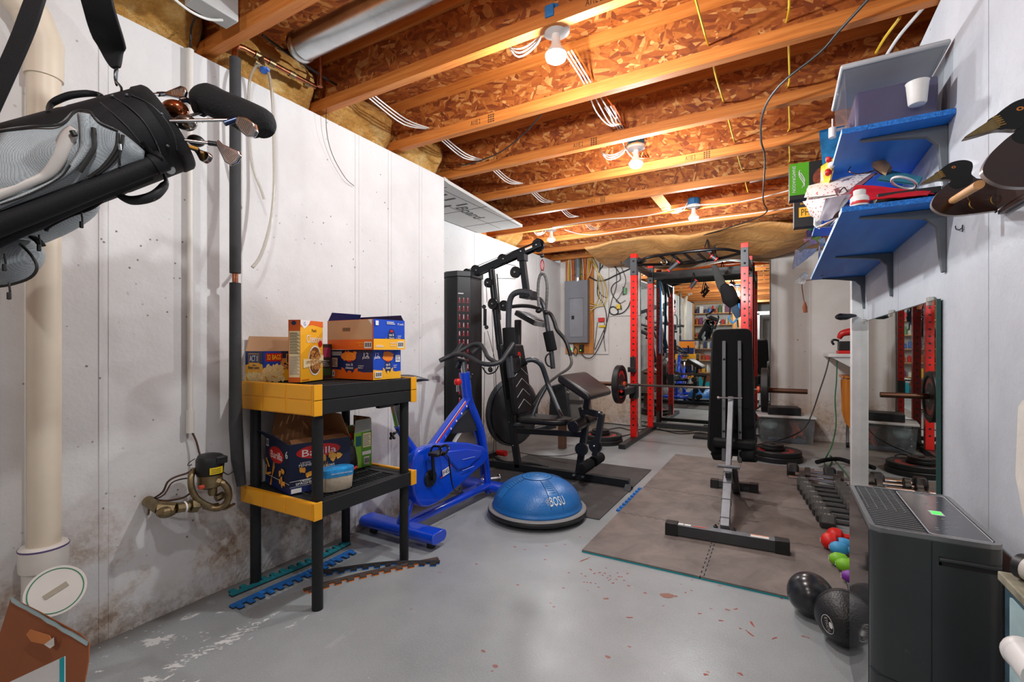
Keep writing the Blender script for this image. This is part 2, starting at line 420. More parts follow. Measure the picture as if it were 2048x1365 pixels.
struct(B(STUD).box(-1.02, -.94, 4.265, 4.83, 2.50, 2.54), 'trim_30')
# sill and rim above the walls
struct(B(JOIST).box(LX-.36, LX-.32, -3.3, JY, 2.45, 2.80), 'trim_31')
struct(B(JOIST).box(FX-.2, FX-.1, JY, BY, 2.45, 2.80), 'trim_32')
struct(B(JOIST).box(-3.0, 2.6, BY, BY+.1, 2.47, 2.80), 'trim_33')

# paint spots and scrapes on the floor: thin irregular flakes
BZ_ = [0]
def blob(m, u, v, rx, ry, an=0, n=18, jag=.35, seed=0, z=.0006):
    BZ_[0] += 1; z += BZ_[0]*2.5e-6; c = P(u, v, z=0); rn = random.Random(seed or int(u*7+v)); pts = []
    for k in range(n):
        a = 2*PI*k/n; r = 1+jag*(rn.random()-.5)*2; x, y = rx*r*math.cos(a), ry*r*math.sin(a); pts.append((c.x+x*math.cos(an)-y*math.sin(an), c.y+x*math.sin(an)+y*math.cos(an)))
    m.add([(x, y, 0) for x, y in pts]+[(x, y, z) for x, y in pts], [tuple(range(n, 2*n))]+[(i, (i+1) % n, n+(i+1) % n, n+i) for i in range(n)])
m = B(M('rust_brown_paint', '#8a5a4a', rough=.5, var=.15))
blob(m, 1334, 1192, .030, .022, .5, jag=.12); blob(m, 1349, 1193, .012, .008, .2, jag=.3); blob(m, 1170, 1120, .035, .006, 1.2); blob(m, 1213, 1198, .014, .006, .6)
m.use(M('rust_red_paint', '#9c3f2a', rough=.5))
rn = random.Random(12)
for k in range(26): blob(m, 1185+rn.gauss(18, 22), 1150+rn.gauss(0, 14), .0035+.004*rn.random(), .0035, 0, 8)
for u, v, rx, ry, an in ((1226, 1167, .006, .005, 0), (1259, 1236, .016, .003, .5), (1399, 1228, .009, .003, .4), (1421, 1218, .006, .003, 0), (1472, 1219, .012, .003, .8), (1441, 1242, .010, .004, .3), (1505, 1250, .02, .004, 1.9), (1500, 1268, .02, .004, 2.4), (1480, 1258, .006, .004, 0), (1548, 1278, .018, .003, .9), (1412, 1350, .007, .006, 0), (1481, 1349, .008, .006, 0), (1563, 1198, .008, .005, 0), (1371, 1186, .006, .004, 0), (1383, 1182, .005, .003, 0), (1255, 1148, .005, .004, 0), (1090, 1120, .006, .004, .4), (1050, 1100, .006, .003, .8), (1130, 1090, .008, .003, 0), (1160, 1075, .006, .004, 1)): blob(m, u, v, rx, ry, an, 10, .5)
m.use(M('white_scraped_paint', '#dcdedd', rough=.5, var=.05))
for u, v, rx, ry, an, sd in ((318, 1280, .050, .016, .75, 3), (300, 1290, .025, .012, .5, 5), (340, 1272, .018, .006, .9, 9), (350, 1333, .03, .010, .7, 4), (300, 1360, .04, .014, .4, 8), (452, 1284, .035, .009, .85, 6), (470, 1274, .02, .006, .9, 2), (420, 1300, .02, .005, .8, 7), (198, 1344, .012, .004, .6, 1), (440, 1226, .014, .005, .8, 12), (476, 1208, .012, .004, .8, 13)): blob(m, u, v, rx, ry, an, 26, .55, sd)
rn = random.Random(5)
for k in range(90):
    q = rn.random(); blob(m, 335+180*q+rn.gauss(0, 6), 1340-92*q+rn.gauss(0, 5), .003+.010*rn.random()**2, .0015+.003*rn.random(), .8, 9, .6, k+1)
for k in range(30): blob(m, 300+rn.gauss(30, 60), 1275+rn.gauss(0, 14), .002+.005*rn.random(), .002, .7, 8, .6, k+200)
struct(m, 'trim_50', sm=False)
# ================================================================== ceiling: lamps, insulation, duct, pipes, cables
PORC = M('white_porcelain', '#e8e8e6', rough=.35, var=.03)
BLUEBOX = M('blue_electrical_box', '#1f6fae', rough=.5)
GLOW = emis('lit_bulb_face', '#ffffff', 14)
HOUS = M('bulb_housing_white', '#f4f4f2', rough=.4, var=.02)
LL = ['lit ceiling bulb nearest the camera in a white ring socket', 'lit ceiling bulb in the middle of the room between joists', 'lit ceiling bulb over the red power rack',
      'lit ceiling bulb at the far left above the home gym', 'lit ceiling bulb behind the camera near the golf bag', 'lit ceiling bulb behind the camera by the pantry shelves']
for (x, y, z), lb in zip(BULBS, LL):
    t = thing('ceiling_light', lb, 'light', (x, y, 2.5), group='bulbs between the joists')
    B(BLUEBOX).cyl((x, y, 2.505), (x, y, 2.57), .056, 20).box(x-.02, x+.02, y-.07, y-.05, 2.51, 2.56).build('junction_box', t, bev=.003)
    B(PORC).lathe([(.0, 0), (.03, 0), (.058, .012), (.06, .03), (.055, .034), (0, .034)], (x, y, 2.472), seg=32).build('socket_ring', t)
    B(HOUS).lathe([(.018, 0), (.018, -.028), (.022, -.05), (.038, -.07), (.047, -.085), (.044, -.093), (0, -.093)], (x, y, 2.474), seg=28).build('bulb_neck', t)
    B(GLOW).lathe([(.0455, -.086), (.046, -.09), (.042, -.106), (.026, -.117), (0, -.121)], (x, y, 2.474), seg=28, cap=False).build('bulb_face', t)
# insulation batts in the rim bays
def batt(y0, y1, lb, x=LX, z0=2.455):
    def f(a, b):
        y = y0+(y1-y0)*a; th = PI*b
        n = noise.noise(Vector((y*7, b*5, 3)))*.05+noise.noise(Vector((y*22, b*14, 9)))*.02
        e = min(1, min(a, 1-a)*10)
        return (x-.17+math.sin(th)*(.16+n)*(.6+.4*e), y, z0+.30*(1-b)*1.0+n*.4*math.sin(th))
    o = B(INSUL).grid(f, 26, 16).build('insulation_batt', None, ang=180)
    sm = o.modifiers.new('s', 'SOLIDIFY'); sm.thickness = .03; sm.offset = -1
    tag(o, lb, 'insulation', 'fibreglass batts tucked between joist ends')
    WM[o.name] = Matrix()
batt(.65, 1.16, 'yellow fibreglass batt in the joist bay above the golf bag')
batt(1.24, 1.76, 'yellow fibreglass batt behind the copper pipe corner')
batt(1.85, 2.37, 'yellow fibreglass batt in the second bay right of the pipes')
batt(2.46, 2.90, 'yellow fibreglass batt in the last bay before the wall corner')
batt(.05, .55, 'yellow fibreglass batt in the bay at the upper left corner')
batt(4.9, 5.4, 'yellow fibreglass batt above the far left wall', FX+.1)
# foam board over the ledge, printed
t = thing('foam_board', 'foil faced foam board lying under the joists past the wall corner', 'foam board', (-2.6, 3.6, 2.41))
B(FOAM).prism([(LX-.0, JY+.005), (LX-.02, 3.0), (-2.42, 4.47), (-2.98, 4.47), (-2.98, JY+.005)], 2.435, 2.462).build('board', t)
pr = B(INK)
T = lambda s, x, y, w: pr.text(s, (x, y, 2.434), (-.12, 1, 0), (1, .12, 0), w, None, .0005)
for yy in (3.05, 3.65, 4.15): pr.box(-2.97, -2.35, yy, yy+.006, 2.4338, 2.435)
for xx in (-2.42, -2.66): pr.box(xx, xx+.004, 2.95, 4.4, 2.4338, 2.435)
for y, s, w in ((3.75, 'Board', .40),): T(s, -2.60, y, w)
for y in (3.12, 3.24, 3.42):
    for k in range(3): pr.box(-2.9+.16*k, -2.78+.16*k, y+.03*k, y+.03*k+.03, 2.4338, 2.435)
pr.build('printing', t)
# silver duct
STEEL = M('galvanised_steel', '#b9bdc0', rough=.28, metal=1, var=.2, vs=5)
t = thing('air_duct', 'round galvanised duct between the first joists at the top', 'duct', (-1.9, 1.5, 2.62))
B(STEEL).cyl((-2.06, 1.50, 2.62), (2.5, 1.50, 2.62), .068, 28).build('duct_pipe', t)
B(STEEL).lathe([(.068, 0), (.074, .01), (.074, .03), (.069, .04)], (-2.075, 1.5, 2.62), (1, 0, 0), 28, cap=False).lathe([(.0, 0), (.068, .0)], (-2.07, 1.5, 2.62), (1, 0, 0), 28, cap=False).build('end_collar', t)
B(M('grey_box_steel', '#a9a9a7', rough=.5)).box(-2.02, -1.93, .96, 1.12, 2.47, 2.68).build('sensor_box', label='grey steel junction box beside the first joist at the top left', cat='junction box', bev=.004)
COPPER = M('copper', '#9c6247', rough=.32, metal=1, var=.35, vs=20)
BRASS = M('aged_brass', '#8a7a5c', rough=.42, metal=1, var=.35, vs=25)
FOAMT = M('pipe_foam_charcoal', '#3a3b3d', rough=.85, var=.2, bump=.3, bs=200)
PX, PY = -2.17, 1.243
t = thing('water_pipe', 'copper water pipe in dark grey foam sleeves rising up the left wall', 'pipe', (PX, PY, .4))
B(COPPER).tube([(PX, PY, .6), (PX, PY, 2.50), (PX, PY+.012, 2.525), (PX, PY+.04, 2.53), (PX+.01, PY+.42, 2.53)], .0125, 14).build('copper_pipe', t)
B(FOAMT).tube([(PX, PY, 1.475), (PX, PY, 2.46)], .0235, 20).build('foam_sleeve', t)
B(FOAMT).tube([(PX, PY, 1.43), (PX, PY, 1.0), (PX+.004, PY, .78), (PX+.012, PY+.004, .62), (PX+.015, PY+.02, .50)], [.0235, .025, .028, .027, .02], 20).build('foam_sleeve', t)
for yy in (.09, .16, .27, .36): B(BRASS).cyl((PX+.003, PY+yy, 2.53), (PX+.004, PY+yy+.03, 2.53), .0165, 14).build('coupling', t)
t = thing('drain_valve', 'brass tap with a blue handle hanging under the copper pipe', 'valve', (PX, 1.44, 2.45))
q = P(525, 133, x=PX+.02)
B(BRASS).cyl((PX+.006, q.y, 2.53), q, .013, 12).cyl(q+Vector((-.01, -.03, .01)), q+Vector((0, .03, -.01)), .014, 12).build('valve_body', t)
B(M('blue_handle', '#1d4f9e', rough=.4)).lathe([(.0, 0), (.018, 0), (.024, .004), (.018, .010), (0, .010)], q+Vector((.016, 0, -.02)), (.4, 0, -1), 8).build('handle', t, ang=10)
q2 = [P(640, 172, x=PX+.02), P(641, 95, x=PX+.02), P(592, 108, x=-2.35)]
B(COPPER).tube([q2[0], q2[0]+(q2[1]-q2[0])*.97, q2[1], q2[1]+(q2[2]-q2[1])*.05, q2[2]], .011, 12).cyl(q2[0]+Vector((0, 0, -.005)), q2[0]+Vector((0, 0, .03)), .0145, 12).build('copper_riser', label='copper riser turning up between the joists', cat='pipe')
CLEAR = NT('clear_vinyl'); CLEAR.set('Base Color', '#e6e2d6'); CLEAR.set('Transmission Weight', .75); CLEAR.set('Roughness', .18); CLEAR.set('IOR', 1.3); CLEAR = CLEAR.m
def uv3(l, **k): return [P(a, b, **k) for a, b in l]
B(CLEAR).tube(uv3([(523, 130), (510, 135), (500, 160), (497, 210), (499, 290), (507, 340), (522, 380), (528, 399)], x=-2.15), .0065, 10, smooth=4).build('vinyl_hose', label='short clear vinyl hose hanging in front of the left wall', cat='hose')
B(CLEAR).tube(uv3([(529, 133), (538, 150), (545, 200), (548, 300), (548, 380), (540, 450), (522, 510), (505, 535)], x=-2.13), .0075, 10, smooth=4).build('vinyl_hose', label='longer clear vinyl hose curving down the left wall', cat='hose')
# white conduit
PVC = M('white_pvc', '#d9d6cf', rough=.45, var=.06); PVCY = M('cream_pvc', '#d8ccb8', rough=.4, var=.08, vs=3)
t = thing('cable_conduit', 'thin white plastic conduit running down the left wall', 'conduit', (-2.245, 1.1, .75))
B(PVC).cyl((-2.245, 1.09, .85), (-2.245, 1.09, 2.42), .011, 14).build('conduit_pipe', t)
B(PVC).cyl((-2.245, 1.09, .76), (-2.245, 1.09, .86), .016, 14).cyl((-2.245, 1.09, 2.20), (-2.245, 1.09, 2.44), .0145, 14).build('coupling', t)
B(M('brown_wire', '#4a2f22', rough=.6)).tube([(-2.245, 1.09, .78), (-2.235, 1.11, .72), (-2.225, 1.12, .66), (-2.2, 1.13, .63)], .004, 8, smooth=3).build('wire', t)
B(BLK).tube([(-2.245, 1.09, 2.43), (-2.24, 1.09, 2.49), (-2.2, 1.08, 2.54), (-2.0, 1.06, 2.6)], .004, 8, smooth=4).build('wire', t)
# big drain pipe with cleanout
t = thing('drain_pipe', 'thick cream plastic drain stack with a round cleanout cap', 'pipe', (-2.17, .6, 0))
dx, dy = -2.175, .6
B(PVCY).tube([(dx, dy, .44), (dx, dy, 2.06), (dx, dy-.005, 2.16), (dx, dy-.05, 2.27), (dx, dy-.2, 2.45), (dx, dy-.5, 2.74)], .044, 28).build('stack_pipe', t)
B(PVCY).tube([(dx, dy, 2.05), (dx, dy, 2.17), (dx, dy-.03, 2.25), (dx, dy-.09, 2.32)], [.050, .052, .052, .051], 28).build('elbow', t)
B(PVC).lathe([(.046, .0), (.062, 0), (.064, .02), (.064, .075), (.058, .082), (.046, .082)], (dx, dy, .385), seg=32).build('collar', t)
B(PVC).cyl((dx, dy, 0), (dx, dy, .39), .055, 28).build('lower_fitting', t)
cc = P(112, 1182, D=1.50); dr = (Vector((0, 0, .45))+Vector((-cc.x, -cc.y, 0)).normalized()).normalized()
B(PVC).cyl(Vector((dx, dy, .14)), cc-dr*.035, .045, 28).build('branch', t)
B(PVC).lathe([(.0, -.015), (.072, -.015), (.074, -.01), (.074, .0), (.0, .0)], cc, dr, 40).build('cleanout_cap', t)
B(M('green_ring_mark', '#2f7a58', rough=.5)).lathe([(.064, 0), (.064, .001), (.067, .001), (.067, 0)], cc, dr, 40, cap=False).build('green_ring', t)
e = dr.cross(Vector((0, 0, 1))).normalized()
e2 = (e*.9+dr.cross(e)*.45).normalized()
B(M('recess_grey', '#a49c8a', rough=.6)).beam(cc-e2*.03+dr*.001, cc+e2*.03+dr*.001, .016, .003, dr).build('slot', t)
B(M('purple_primer', '#5b4a78', rough=.6)).lathe([(.0645, 0), (.0652, .002), (.0652, .004), (.0645, .006)], (dx, dy, .455), seg=32, cap=False).lathe([(.0555, 0), (.056, .004), (.0555, .006)], (dx, dy, .05), seg=32, cap=False).build('primer_line', t)
# water meter
t = thing('water_meter', 'black capped water meter with corroded brass pipes on the left wall', 'meter', P(420, 960, x=-2.13))
mc = P(420, 945, x=-2.12)
hd = B(BLK).lathe([(.0, -.04), (.047, -.04), (.052, -.03), (.054, .025), (.047, .042), (.02, .05), (0, .05)], mc+Vector((0, 0, .03)), (.12, 0, 1), 28).build('register_head', t)
B(BLK).cbox(mc+Vector((.045, .02, .055)), .03, .045, .03).build('lid_hinge', hd, bev=.004)
T = frame(mc+Vector((.0535, .006, .018)), (.25, 1, 0), (0, 0, 1))
lb = B(M('yellow_label', '#e2c21a', rough=.5)); lb.grid(lambda a, b: mc+Vector((.0555*math.cos(-.5+a*1.0), .0555*math.sin(-.5+a*1.0), .0+.028*b)), 8, 1)
lb.use(INK)
for i in range(3): lb.grid(lambda a, b: mc+Vector((.056*math.cos(-.4+a*.7), .056*math.sin(-.4+a*.7), .005+.007*i+.002*b)), 6, 1)
lb.build('yellow_label', hd, label='yellow printed label')
B(BRASS).lathe([(.03, 0), (.045, .01), (.046, .05), (.05, .06)], mc+Vector((0, 0, -.068)), seg=24).lathe([(.014, 0), (.018, .01), (.018, .04)], mc+Vector((.02, .0, -.095)), seg=14).build('brass_body', t)
X0 = -2.11
rp = lambda l: [P(a, b, x=xx) for a, b, xx in l]
B(BRASS).tube(rp([(388, 940, -2.15), (382, 955, -2.13), (384, 980, -2.12), (396, 1000, -2.11), (420, 1013, -2.1), (436, 1012, -2.1)]), .0125, 12, smooth=4).build('inlet_loop', t)
B(BRASS).tube(rp([(434, 962, -2.1), (446, 967, -2.07), (456, 980, -2.06), (456, 1000, -2.06), (446, 1013, -2.07), (430, 1017, -2.09), (408, 1012, -2.12)]), .014, 12, smooth=4).build('outlet_loop', t)
B(BRASS).cyl(P(418, 958, x=-2.11), P(442, 964, x=-2.08), .02, 8).cyl(P(432, 998, x=-2.1), P(447, 990, x=-2.1), .017, 8).build('union_nut', t, ang=20)
vb = B(BRASS).cyl(P(296, 1003, x=-2.26), P(322, 1020, x=-2.15), .022, 14).cyl(P(318, 1016, x=-2.16), P(352, 1018, x=-2.12), .026, 8).ball(P(333, 1024, x=-2.13), .03, 10, 8, (1, 1.2, .8)).cyl(P(352, 1017, x=-2.12), P(376, 1013, x=-2.12), .021, 8).cyl(P(376, 1013, x=-2.12), P(402, 1010, x=-2.12), .013, 12).cyl(P(380, 1013, x=-2.12), P(394, 1012, x=-2.12), .028, 6)
vb.cyl(P(298, 1005, x=-2.24), P(296, 1030, x=-2.2), .005, 8)
vb.build('stop_valve', t, ang=20)
B(WHT).cyl(P(367.5, 1015, x=-2.12), P(371, 1014, x=-2.12), .0225, 12).build('thread_tape', t)
B(BRASS).beam(P(448, 1020, x=-2.06), P(469, 1008, x=-2.08), .012, .008).cyl(P(449, 1000, x=-2.1), P(463, 1014, x=-2.07), .004, 8).build('lever', t, bev=.003)
B(M('red_seal', '#b8402a', rough=.5)).cbox(P(403, 975, x=-2.07), .015, .02, .015).build('red_seal', t, bev=.003)
WIRE = M('brown_wire')
B(WIRE).tube(rp([(303, 1000, -2.25), (325, 985, -2.2), (335, 965, -2.18), (350, 955, -2.17), (374, 947, -2.15), (384, 940, -2.14)]), .004, 7, smooth=4).tube(rp([(305, 1001, -2.25), (328, 990, -2.2), (342, 968, -2.2), (358, 960, -2.19), (376, 957, -2.16)]), .003, 7, smooth=4).tube(rp([(310, 1000, -2.24), (335, 1002, -2.2), (366, 996, -2.17), (382, 986, -2.15)]), .004, 7, smooth=4).build('bonding_wire', t)
B(INK).tube(rp([(390, 918, -2.13), (378, 926, -2.14), (376, 932, -2.14), (384, 930, -2.13)]), .0018, 6, smooth=4).tube(rp([(446, 944, -2.1), (456, 950, -2.13), (466, 944, -2.17)]), .002, 6, smooth=4).build('sensor_wire', t)
# cables along the ceiling
CW = M('white_cable', '#dcdcd8', rough=.45, var=.04); CY = M('yellow_cable', '#d8b21c', rough=.45); CB = M('black_cable', '#131313', rough=.5); CO = M('orange_cable', '#cc5a20', rough=.45)
def cable(name, m, pts, r, lb, k=5, seg=7, grp=None, cat='cable'):
    o = B(m).tube(pts, r, seg, smooth=k).build(name, label=lb, cat=cat, group=grp); return o
def zz(l): return [P(a, b, z=c) for a, b, c in l]
cable('black_twisted_cable', CB, zz([(1740, -5, 2.47), (1680, 60, 2.47), (1640, 105, 2.46), (1560, 170, 2.46), (1526, 225, 2.46), (1522, 280, 2.46), (1530, 320, 2.45), (1526, 400, 2.45), (1530, 428, 2.45), (1460, 455, 2.44), (1380, 478, 2.42), (1340, 490, 2.40)]), .006, 'black twisted cord strung along the joists on the right', 4)
ydefs = [(-.36, 'left'), (.05, 'right')]
for q, (x, s) in enumerate(ydefs):
    for i in range(5):
        y0 = 1.80+.6096*i+.02; y1 = y0+.57
        xa = (-.30 if q == 0 else .02)+.01*i
        cable('yellow_cable', CY, [(xa, y0-.02, 2.57), (xa+.006, y0+.14, 2.53-.015*((i+q) % 2)), (xa+.012, y0+.38, 2.515), (xa+.004, y1+.01, 2.57)], .0045, 'yellow cable in the %s run through the %s joist bay from the front' % (s, ['first', 'second', 'third', 'fourth', 'fifth'][i]), 5)
for i in range(6):
    y0 = 1.80+.6096*i
    b = B(CW)
    for q in range(3):
        xx = -2.02+.012*q+.02*i
        b.tube([(xx, y0, 2.57+.01*q), (xx+.01, y0+.15, 2.53+.01*q), (xx-.01, y0+.4, 2.52+.012*q), (xx, y0+.6, 2.57)], .004, 6, smooth=4)
    b.build('white_cable_bundle', label='bundle of white cables in joist bay %s along the left wall' % ['one', 'two', 'three', 'four', 'five', 'six'][i], cat='cable')
for i in range(1, 3):
    y0 = 1.80+.6096*i
    b = B(CW)
    for q in range(4):
        if q == 3: b.use(CO)
        xx = -.93+.018*q
        b.tube([(xx, y0-.25, 2.6), (xx+.01, y0, 2.56), (xx+.02*q, y0+.2, 2.51-.008*q), (xx, y0+.42, 2.52), (xx+.01, y0+.6, 2.58)], .004, 6, smooth=4)
    b.build('white_cable_bundle', label='loose white and orange wires hanging between the %s ceiling bulbs' % ['first and second', 'second and third'][i-1], cat='cable')
for (x, y, z), nm in zip(BULBS[:4], ('nearest', 'middle', 'rack side', 'far left')):
    b = B(CW)
    for q in range(3):
        b.tube([(x-.05, y, 2.545), (x-.10, y+.02, 2.50-.012*q), (x-.19-.01*q, y+.03+.01*q, 2.49-.01*q), (x-.27, y+.05, 2.55), (x-.30, y+.06, 2.64)], .004, 6, smooth=5)
    b.build('white_wire_loop', label='white wire loops at the %s ceiling bulb' % nm, cat='cable')
cable('white_cable', CW, zz([(1105, 455, 2.47), (1200, 440, 2.47), (1290, 432, 2.47), (1380, 412, 2.47), (1480, 404, 2.47), (1590, 378, 2.47)]), .005, 'long white cable stapled across the joists toward the shelves', 4)
cable('white_cable', CW, zz([(1130, 460, 2.47), (1180, 470, 2.47), (1290, 455, 2.47), (1400, 440, 2.47), (1500, 428, 2.47), (1588, 415, 2.47)]), .005, 'second white cable stapled just beyond the long one', 4)
cable('black_cable', CB, zz([(1082, 230, 2.49), (1050, 265, 2.48), (1000, 305, 2.48), (940, 328, 2.49), (915, 330, 2.52)]), .004, 'black cable slung between two joists above the wall corner', 5)
cable('thin_wire', CB, [P(672, 176, x=-2.2), P(655, 205, x=-2.22), P(653, 260, x=-2.23), P(665, 310, x=-2.24), P(690, 355, x=-2.24), P(708, 372, x=-2.25)], .0018, 'thin black wire curling down the left wall from a joist', 5)
cable('black_cable', CB, [P(525, 70, x=-2.15), P(580, 110, x=-2.15), P(640, 150, x=-2.15), P(682, 175, x=-2.15)], .006, 'black cable passing behind the duct end', 4)
cable('white_cable', CW, [P(345, -5, x=-2.0), P(380, 22, x=-2.0), P(415, 38, x=-2.0), P(446, 40, x=-1.97)], .005, 'white cable entering the grey junction box', 4)
b = B(STEEL).cyl(P(1500, 365, z=2.49), P(1600, 345, z=2.49), .009, 12)
b.build('metal_conduit', label='short silver conduit above the right shelves', cat='conduit')
b = B(CW).tube(zz([(1860, 0, 2.5), (1800, 70, 2.52), (1772, 112, 2.54)]), .007, 8, smooth=4).use(CY).tube(zz([(1800, 35, 2.52), (1770, 75, 2.53), (1752, 105, 2.55)]), .006, 8, smooth=4)
b.build('cable_group', label='white and yellow cables dropping behind the clear container', cat='cable')
# kraft faced blanket sagging above the back wall
def kf(a, b):
    x = -2.2+3.4*a; y = 5.75+1.04*b
    return (x, y, 2.47-.16*math.sin(b*PI*.55)-.03*math.sin(x*5+b*3)-.03*noise.noise(Vector((x*4, y*5, 1))))
o = B(KRAFT).grid(kf, 40, 14).build('insulation_blanket', ang=180, label='brown paper faced insulation sagging over the back wall', cat='insulation')
sm = o.modifiers.new('s', 'SOLIDIFY'); sm.thickness = .02
# ================================================================== golf bag
NYL = M('black_nylon', '#131417', spec=.25, rough=.65, bump=.25, bs=400, var=.2); SILF = M('silver_fabric', '#cbc6c0', rough=.4, var=.12)
def mk_mesh():
    t = NT('grey_mesh_fabric'); t.set('Base Color', t.ramp(t.noise(6, 4), [(.3, '#8b949a'), (.7, '#a9b0b3')])); t.set('Roughness', .75)
    w = t.vor(480, rand=.15); t.bump(w, .6, .002); t.set('Base Color', t.mix(t.ramp(w, [(.2, 1.0), (.45, 0.0)]), t.ramp(t.noise(6, 4), [(.3, '#98a1a6'), (.7, '#b5bbbd')]), '#5c646a')); return t.m
GRYF = mk_mesh()
CHROME = M('chrome', '#c9ccd0', rough=.16, metal=1, var=.05); DKMET = M('dark_metal', '#3a3c40', rough=.35, metal=.8)
g0 = P(330, 260, D=1.36); g1 = P(-260, 452, D=1.06)     # mouth centre, base centre
ax = (g0-g1).normalized(); GL = (g0-g1).length
side = ax.cross(Vector((0, 0, 1))).normalized(); upv = side.cross(ax).normalized()
if side.dot(Vector((1, 0, 0))) < 0: side = -side
BR = lambda t: .134+(.106-.134)*max(0, min(1, t))
GT = lambda t, a, r: g1+(g0-g1)*t+(side*math.cos(a)+upv*math.sin(a))*r
def SB(u, v, h=0.0):            # point on the bag's round surface, raised by h
    o = Vector((0, 0, EYE)); d = (P(u, v, D=1.0)-o).normalized(); w = o-g1
    dp = d-ax*d.dot(ax); wp = w-ax*w.dot(ax); A = dp.dot(dp); s = -wp.dot(dp)/A; R = .12
    for _ in range(6):
        p = o+d*s; R = BR((p-g1).dot(ax)/GL)+h
        disc = wp.dot(dp)**2-A*(wp.dot(wp)-R*R)
        s = (-wp.dot(dp)-math.sqrt(disc))/A if disc > 0 else -wp.dot(dp)/A
    p = o+d*s; c = g1+ax*((p-g1).dot(ax)); n = (p-c)
    return c+n.normalized()*R
t = thing('golf_bag', 'black and grey golf bag hung on its side at the upper left', 'golf bag', tuple(g0))
B(NYL).lathe([(.0, 0), (BR(0), .0)]+[(BR(k/10)+.003*math.sin(k*2.1), GL*k/10) for k in range(11)], g1, ax, 44, cap=False).build('bag_body', t)
B(NYL).lathe([(.104, -.02), (.113, -.02), (.116, 0), (.114, .15), (.111, .185), (.098, .185), (.096, .1)], g0-ax*.17, ax, 48, cap=False).build('top_cuff', t)
B(M('bag_mesh_band', '#101112', rough=.9, bump=.8, bs=600)).lathe([(.1135, 0), (.1175, .006), (.1165, .03), (.112, .036)], g0-ax*.022, ax, 48, cap=False).build('mesh_rim', t)
def ribbon(m, nm, A_, B_, h0, h1=None, nb=8, th=.004, lump=.0):
    a, _ = catmull([Vector((x, y, 0)) for x, y in A_], 0, 4); b, _ = catmull([Vector((x, y, 0)) for x, y in B_], 0, 4); n = min(len(a), len(b))-1
    def f(s, q):
        i = min(n, int(round(s*n))); p = a[i].lerp(b[i], q); e = math.sin(PI*q)**.4 if 0 < q < 1 else 0
        pt = SB(p.x, p.y, h0+((h1 if h1 is not None else h0)-h0)*e)
        return pt+(Vector((0, 0, EYE))-pt).normalized()*lump*noise.noise(pt*16)
    o = B(m).grid(f, n, nb).build(nm, t, ang=180); sm = o.modifiers.new('s', 'SOLIDIFY'); sm.thickness = th; sm.offset = -1; return o
ribbon(GRYF, 'side_pocket', [(-80, 280), (0, 262), (60, 254), (118, 250), (150, 224), (180, 228), (200, 246), (235, 262), (262, 282), (287, 304)], [(-80, 480), (0, 446), (60, 425), (118, 405), (150, 392), (180, 378), (200, 370), (235, 352), (262, 338), (287, 324)], .006, .020, 14, lump=.012)
ribbon(SILF, 'silver_stripe', [(138, 250), (120, 264), (101, 303), (79, 344), (40, 362), (0, 378), (-60, 400)], [(157, 262), (152, 285), (128, 336), (104, 358), (60, 378), (0, 403), (-60, 426)], .020, .028, 6)
ribbon(GRYF, 'pocket_trim', [(154, 224), (158, 268), (154, 303), (118, 350), (60, 380), (0, 404), (-60, 428)], [(180, 228), (182, 273), (182, 303), (153, 339), (109, 369), (0, 421), (-60, 448)], .024, .034, 6)
def line3(m, nm, pts, r, h, flat=1.0, k=5): return B(m).tube([SB(x, y, h) for x, y in pts], r, 8, flat=flat, smooth=k).build(nm, t)
line3(INK, 'zip', [(187, 256), (189, 290), (183, 306), (159, 344)], .0055, .034)
line3(INK, 'zip', [(236, 266), (232, 298), (208, 332), (178, 356)], .0045, .024); line3(INK, 'zip', [(246, 270), (240, 300), (218, 330), (192, 350)], .0045, .024)
line3(INK, 'pocket_piping', [(0, 410), (60, 388), (118, 357), (140, 330)], .0022, .034); line3(INK, 'pocket_piping', [(-20, 266), (60, 254), (112, 251), (136, 240), (152, 222), (180, 224), (196, 244), (236, 262)], .003, .016)
line3(M('zip_metal', '#b9bcc0', rough=.3, metal=.8), 'zip_slider', [(239, 288), (240, 300)], .004, .03); line3(INK, 'zip_cord', [(240, 300), (239, 318), (240, 332)], .0025, .03)
line3(INK, 'zip_slider', [(144, 262), (150, 272)], .006, .036)
line3(M('bag_seam', '#2c2d30', rough=.5), 'cuff_piping', [(224, 192), (258, 214), (287, 242), (306, 272), (318, 300), (324, 318)], .0016, .009)
line3(M('bag_seam'), 'cuff_piping', [(262, 190), (300, 208), (330, 238), (348, 270), (354, 300)], .0016, .010)
line3(M('bag_seam'), 'cuff_piping', [(200, 205), (232, 232), (262, 262), (288, 296)], .002, .006)
for u, v in ((323, 228), (335, 292), (254, 190), (225, 192), (290, 291)): B(M('rivet_grey', '#55585c', rough=.35, metal=.6)).ball(SB(u, v, .010), .0045, 10, 6).build('rivet', t)
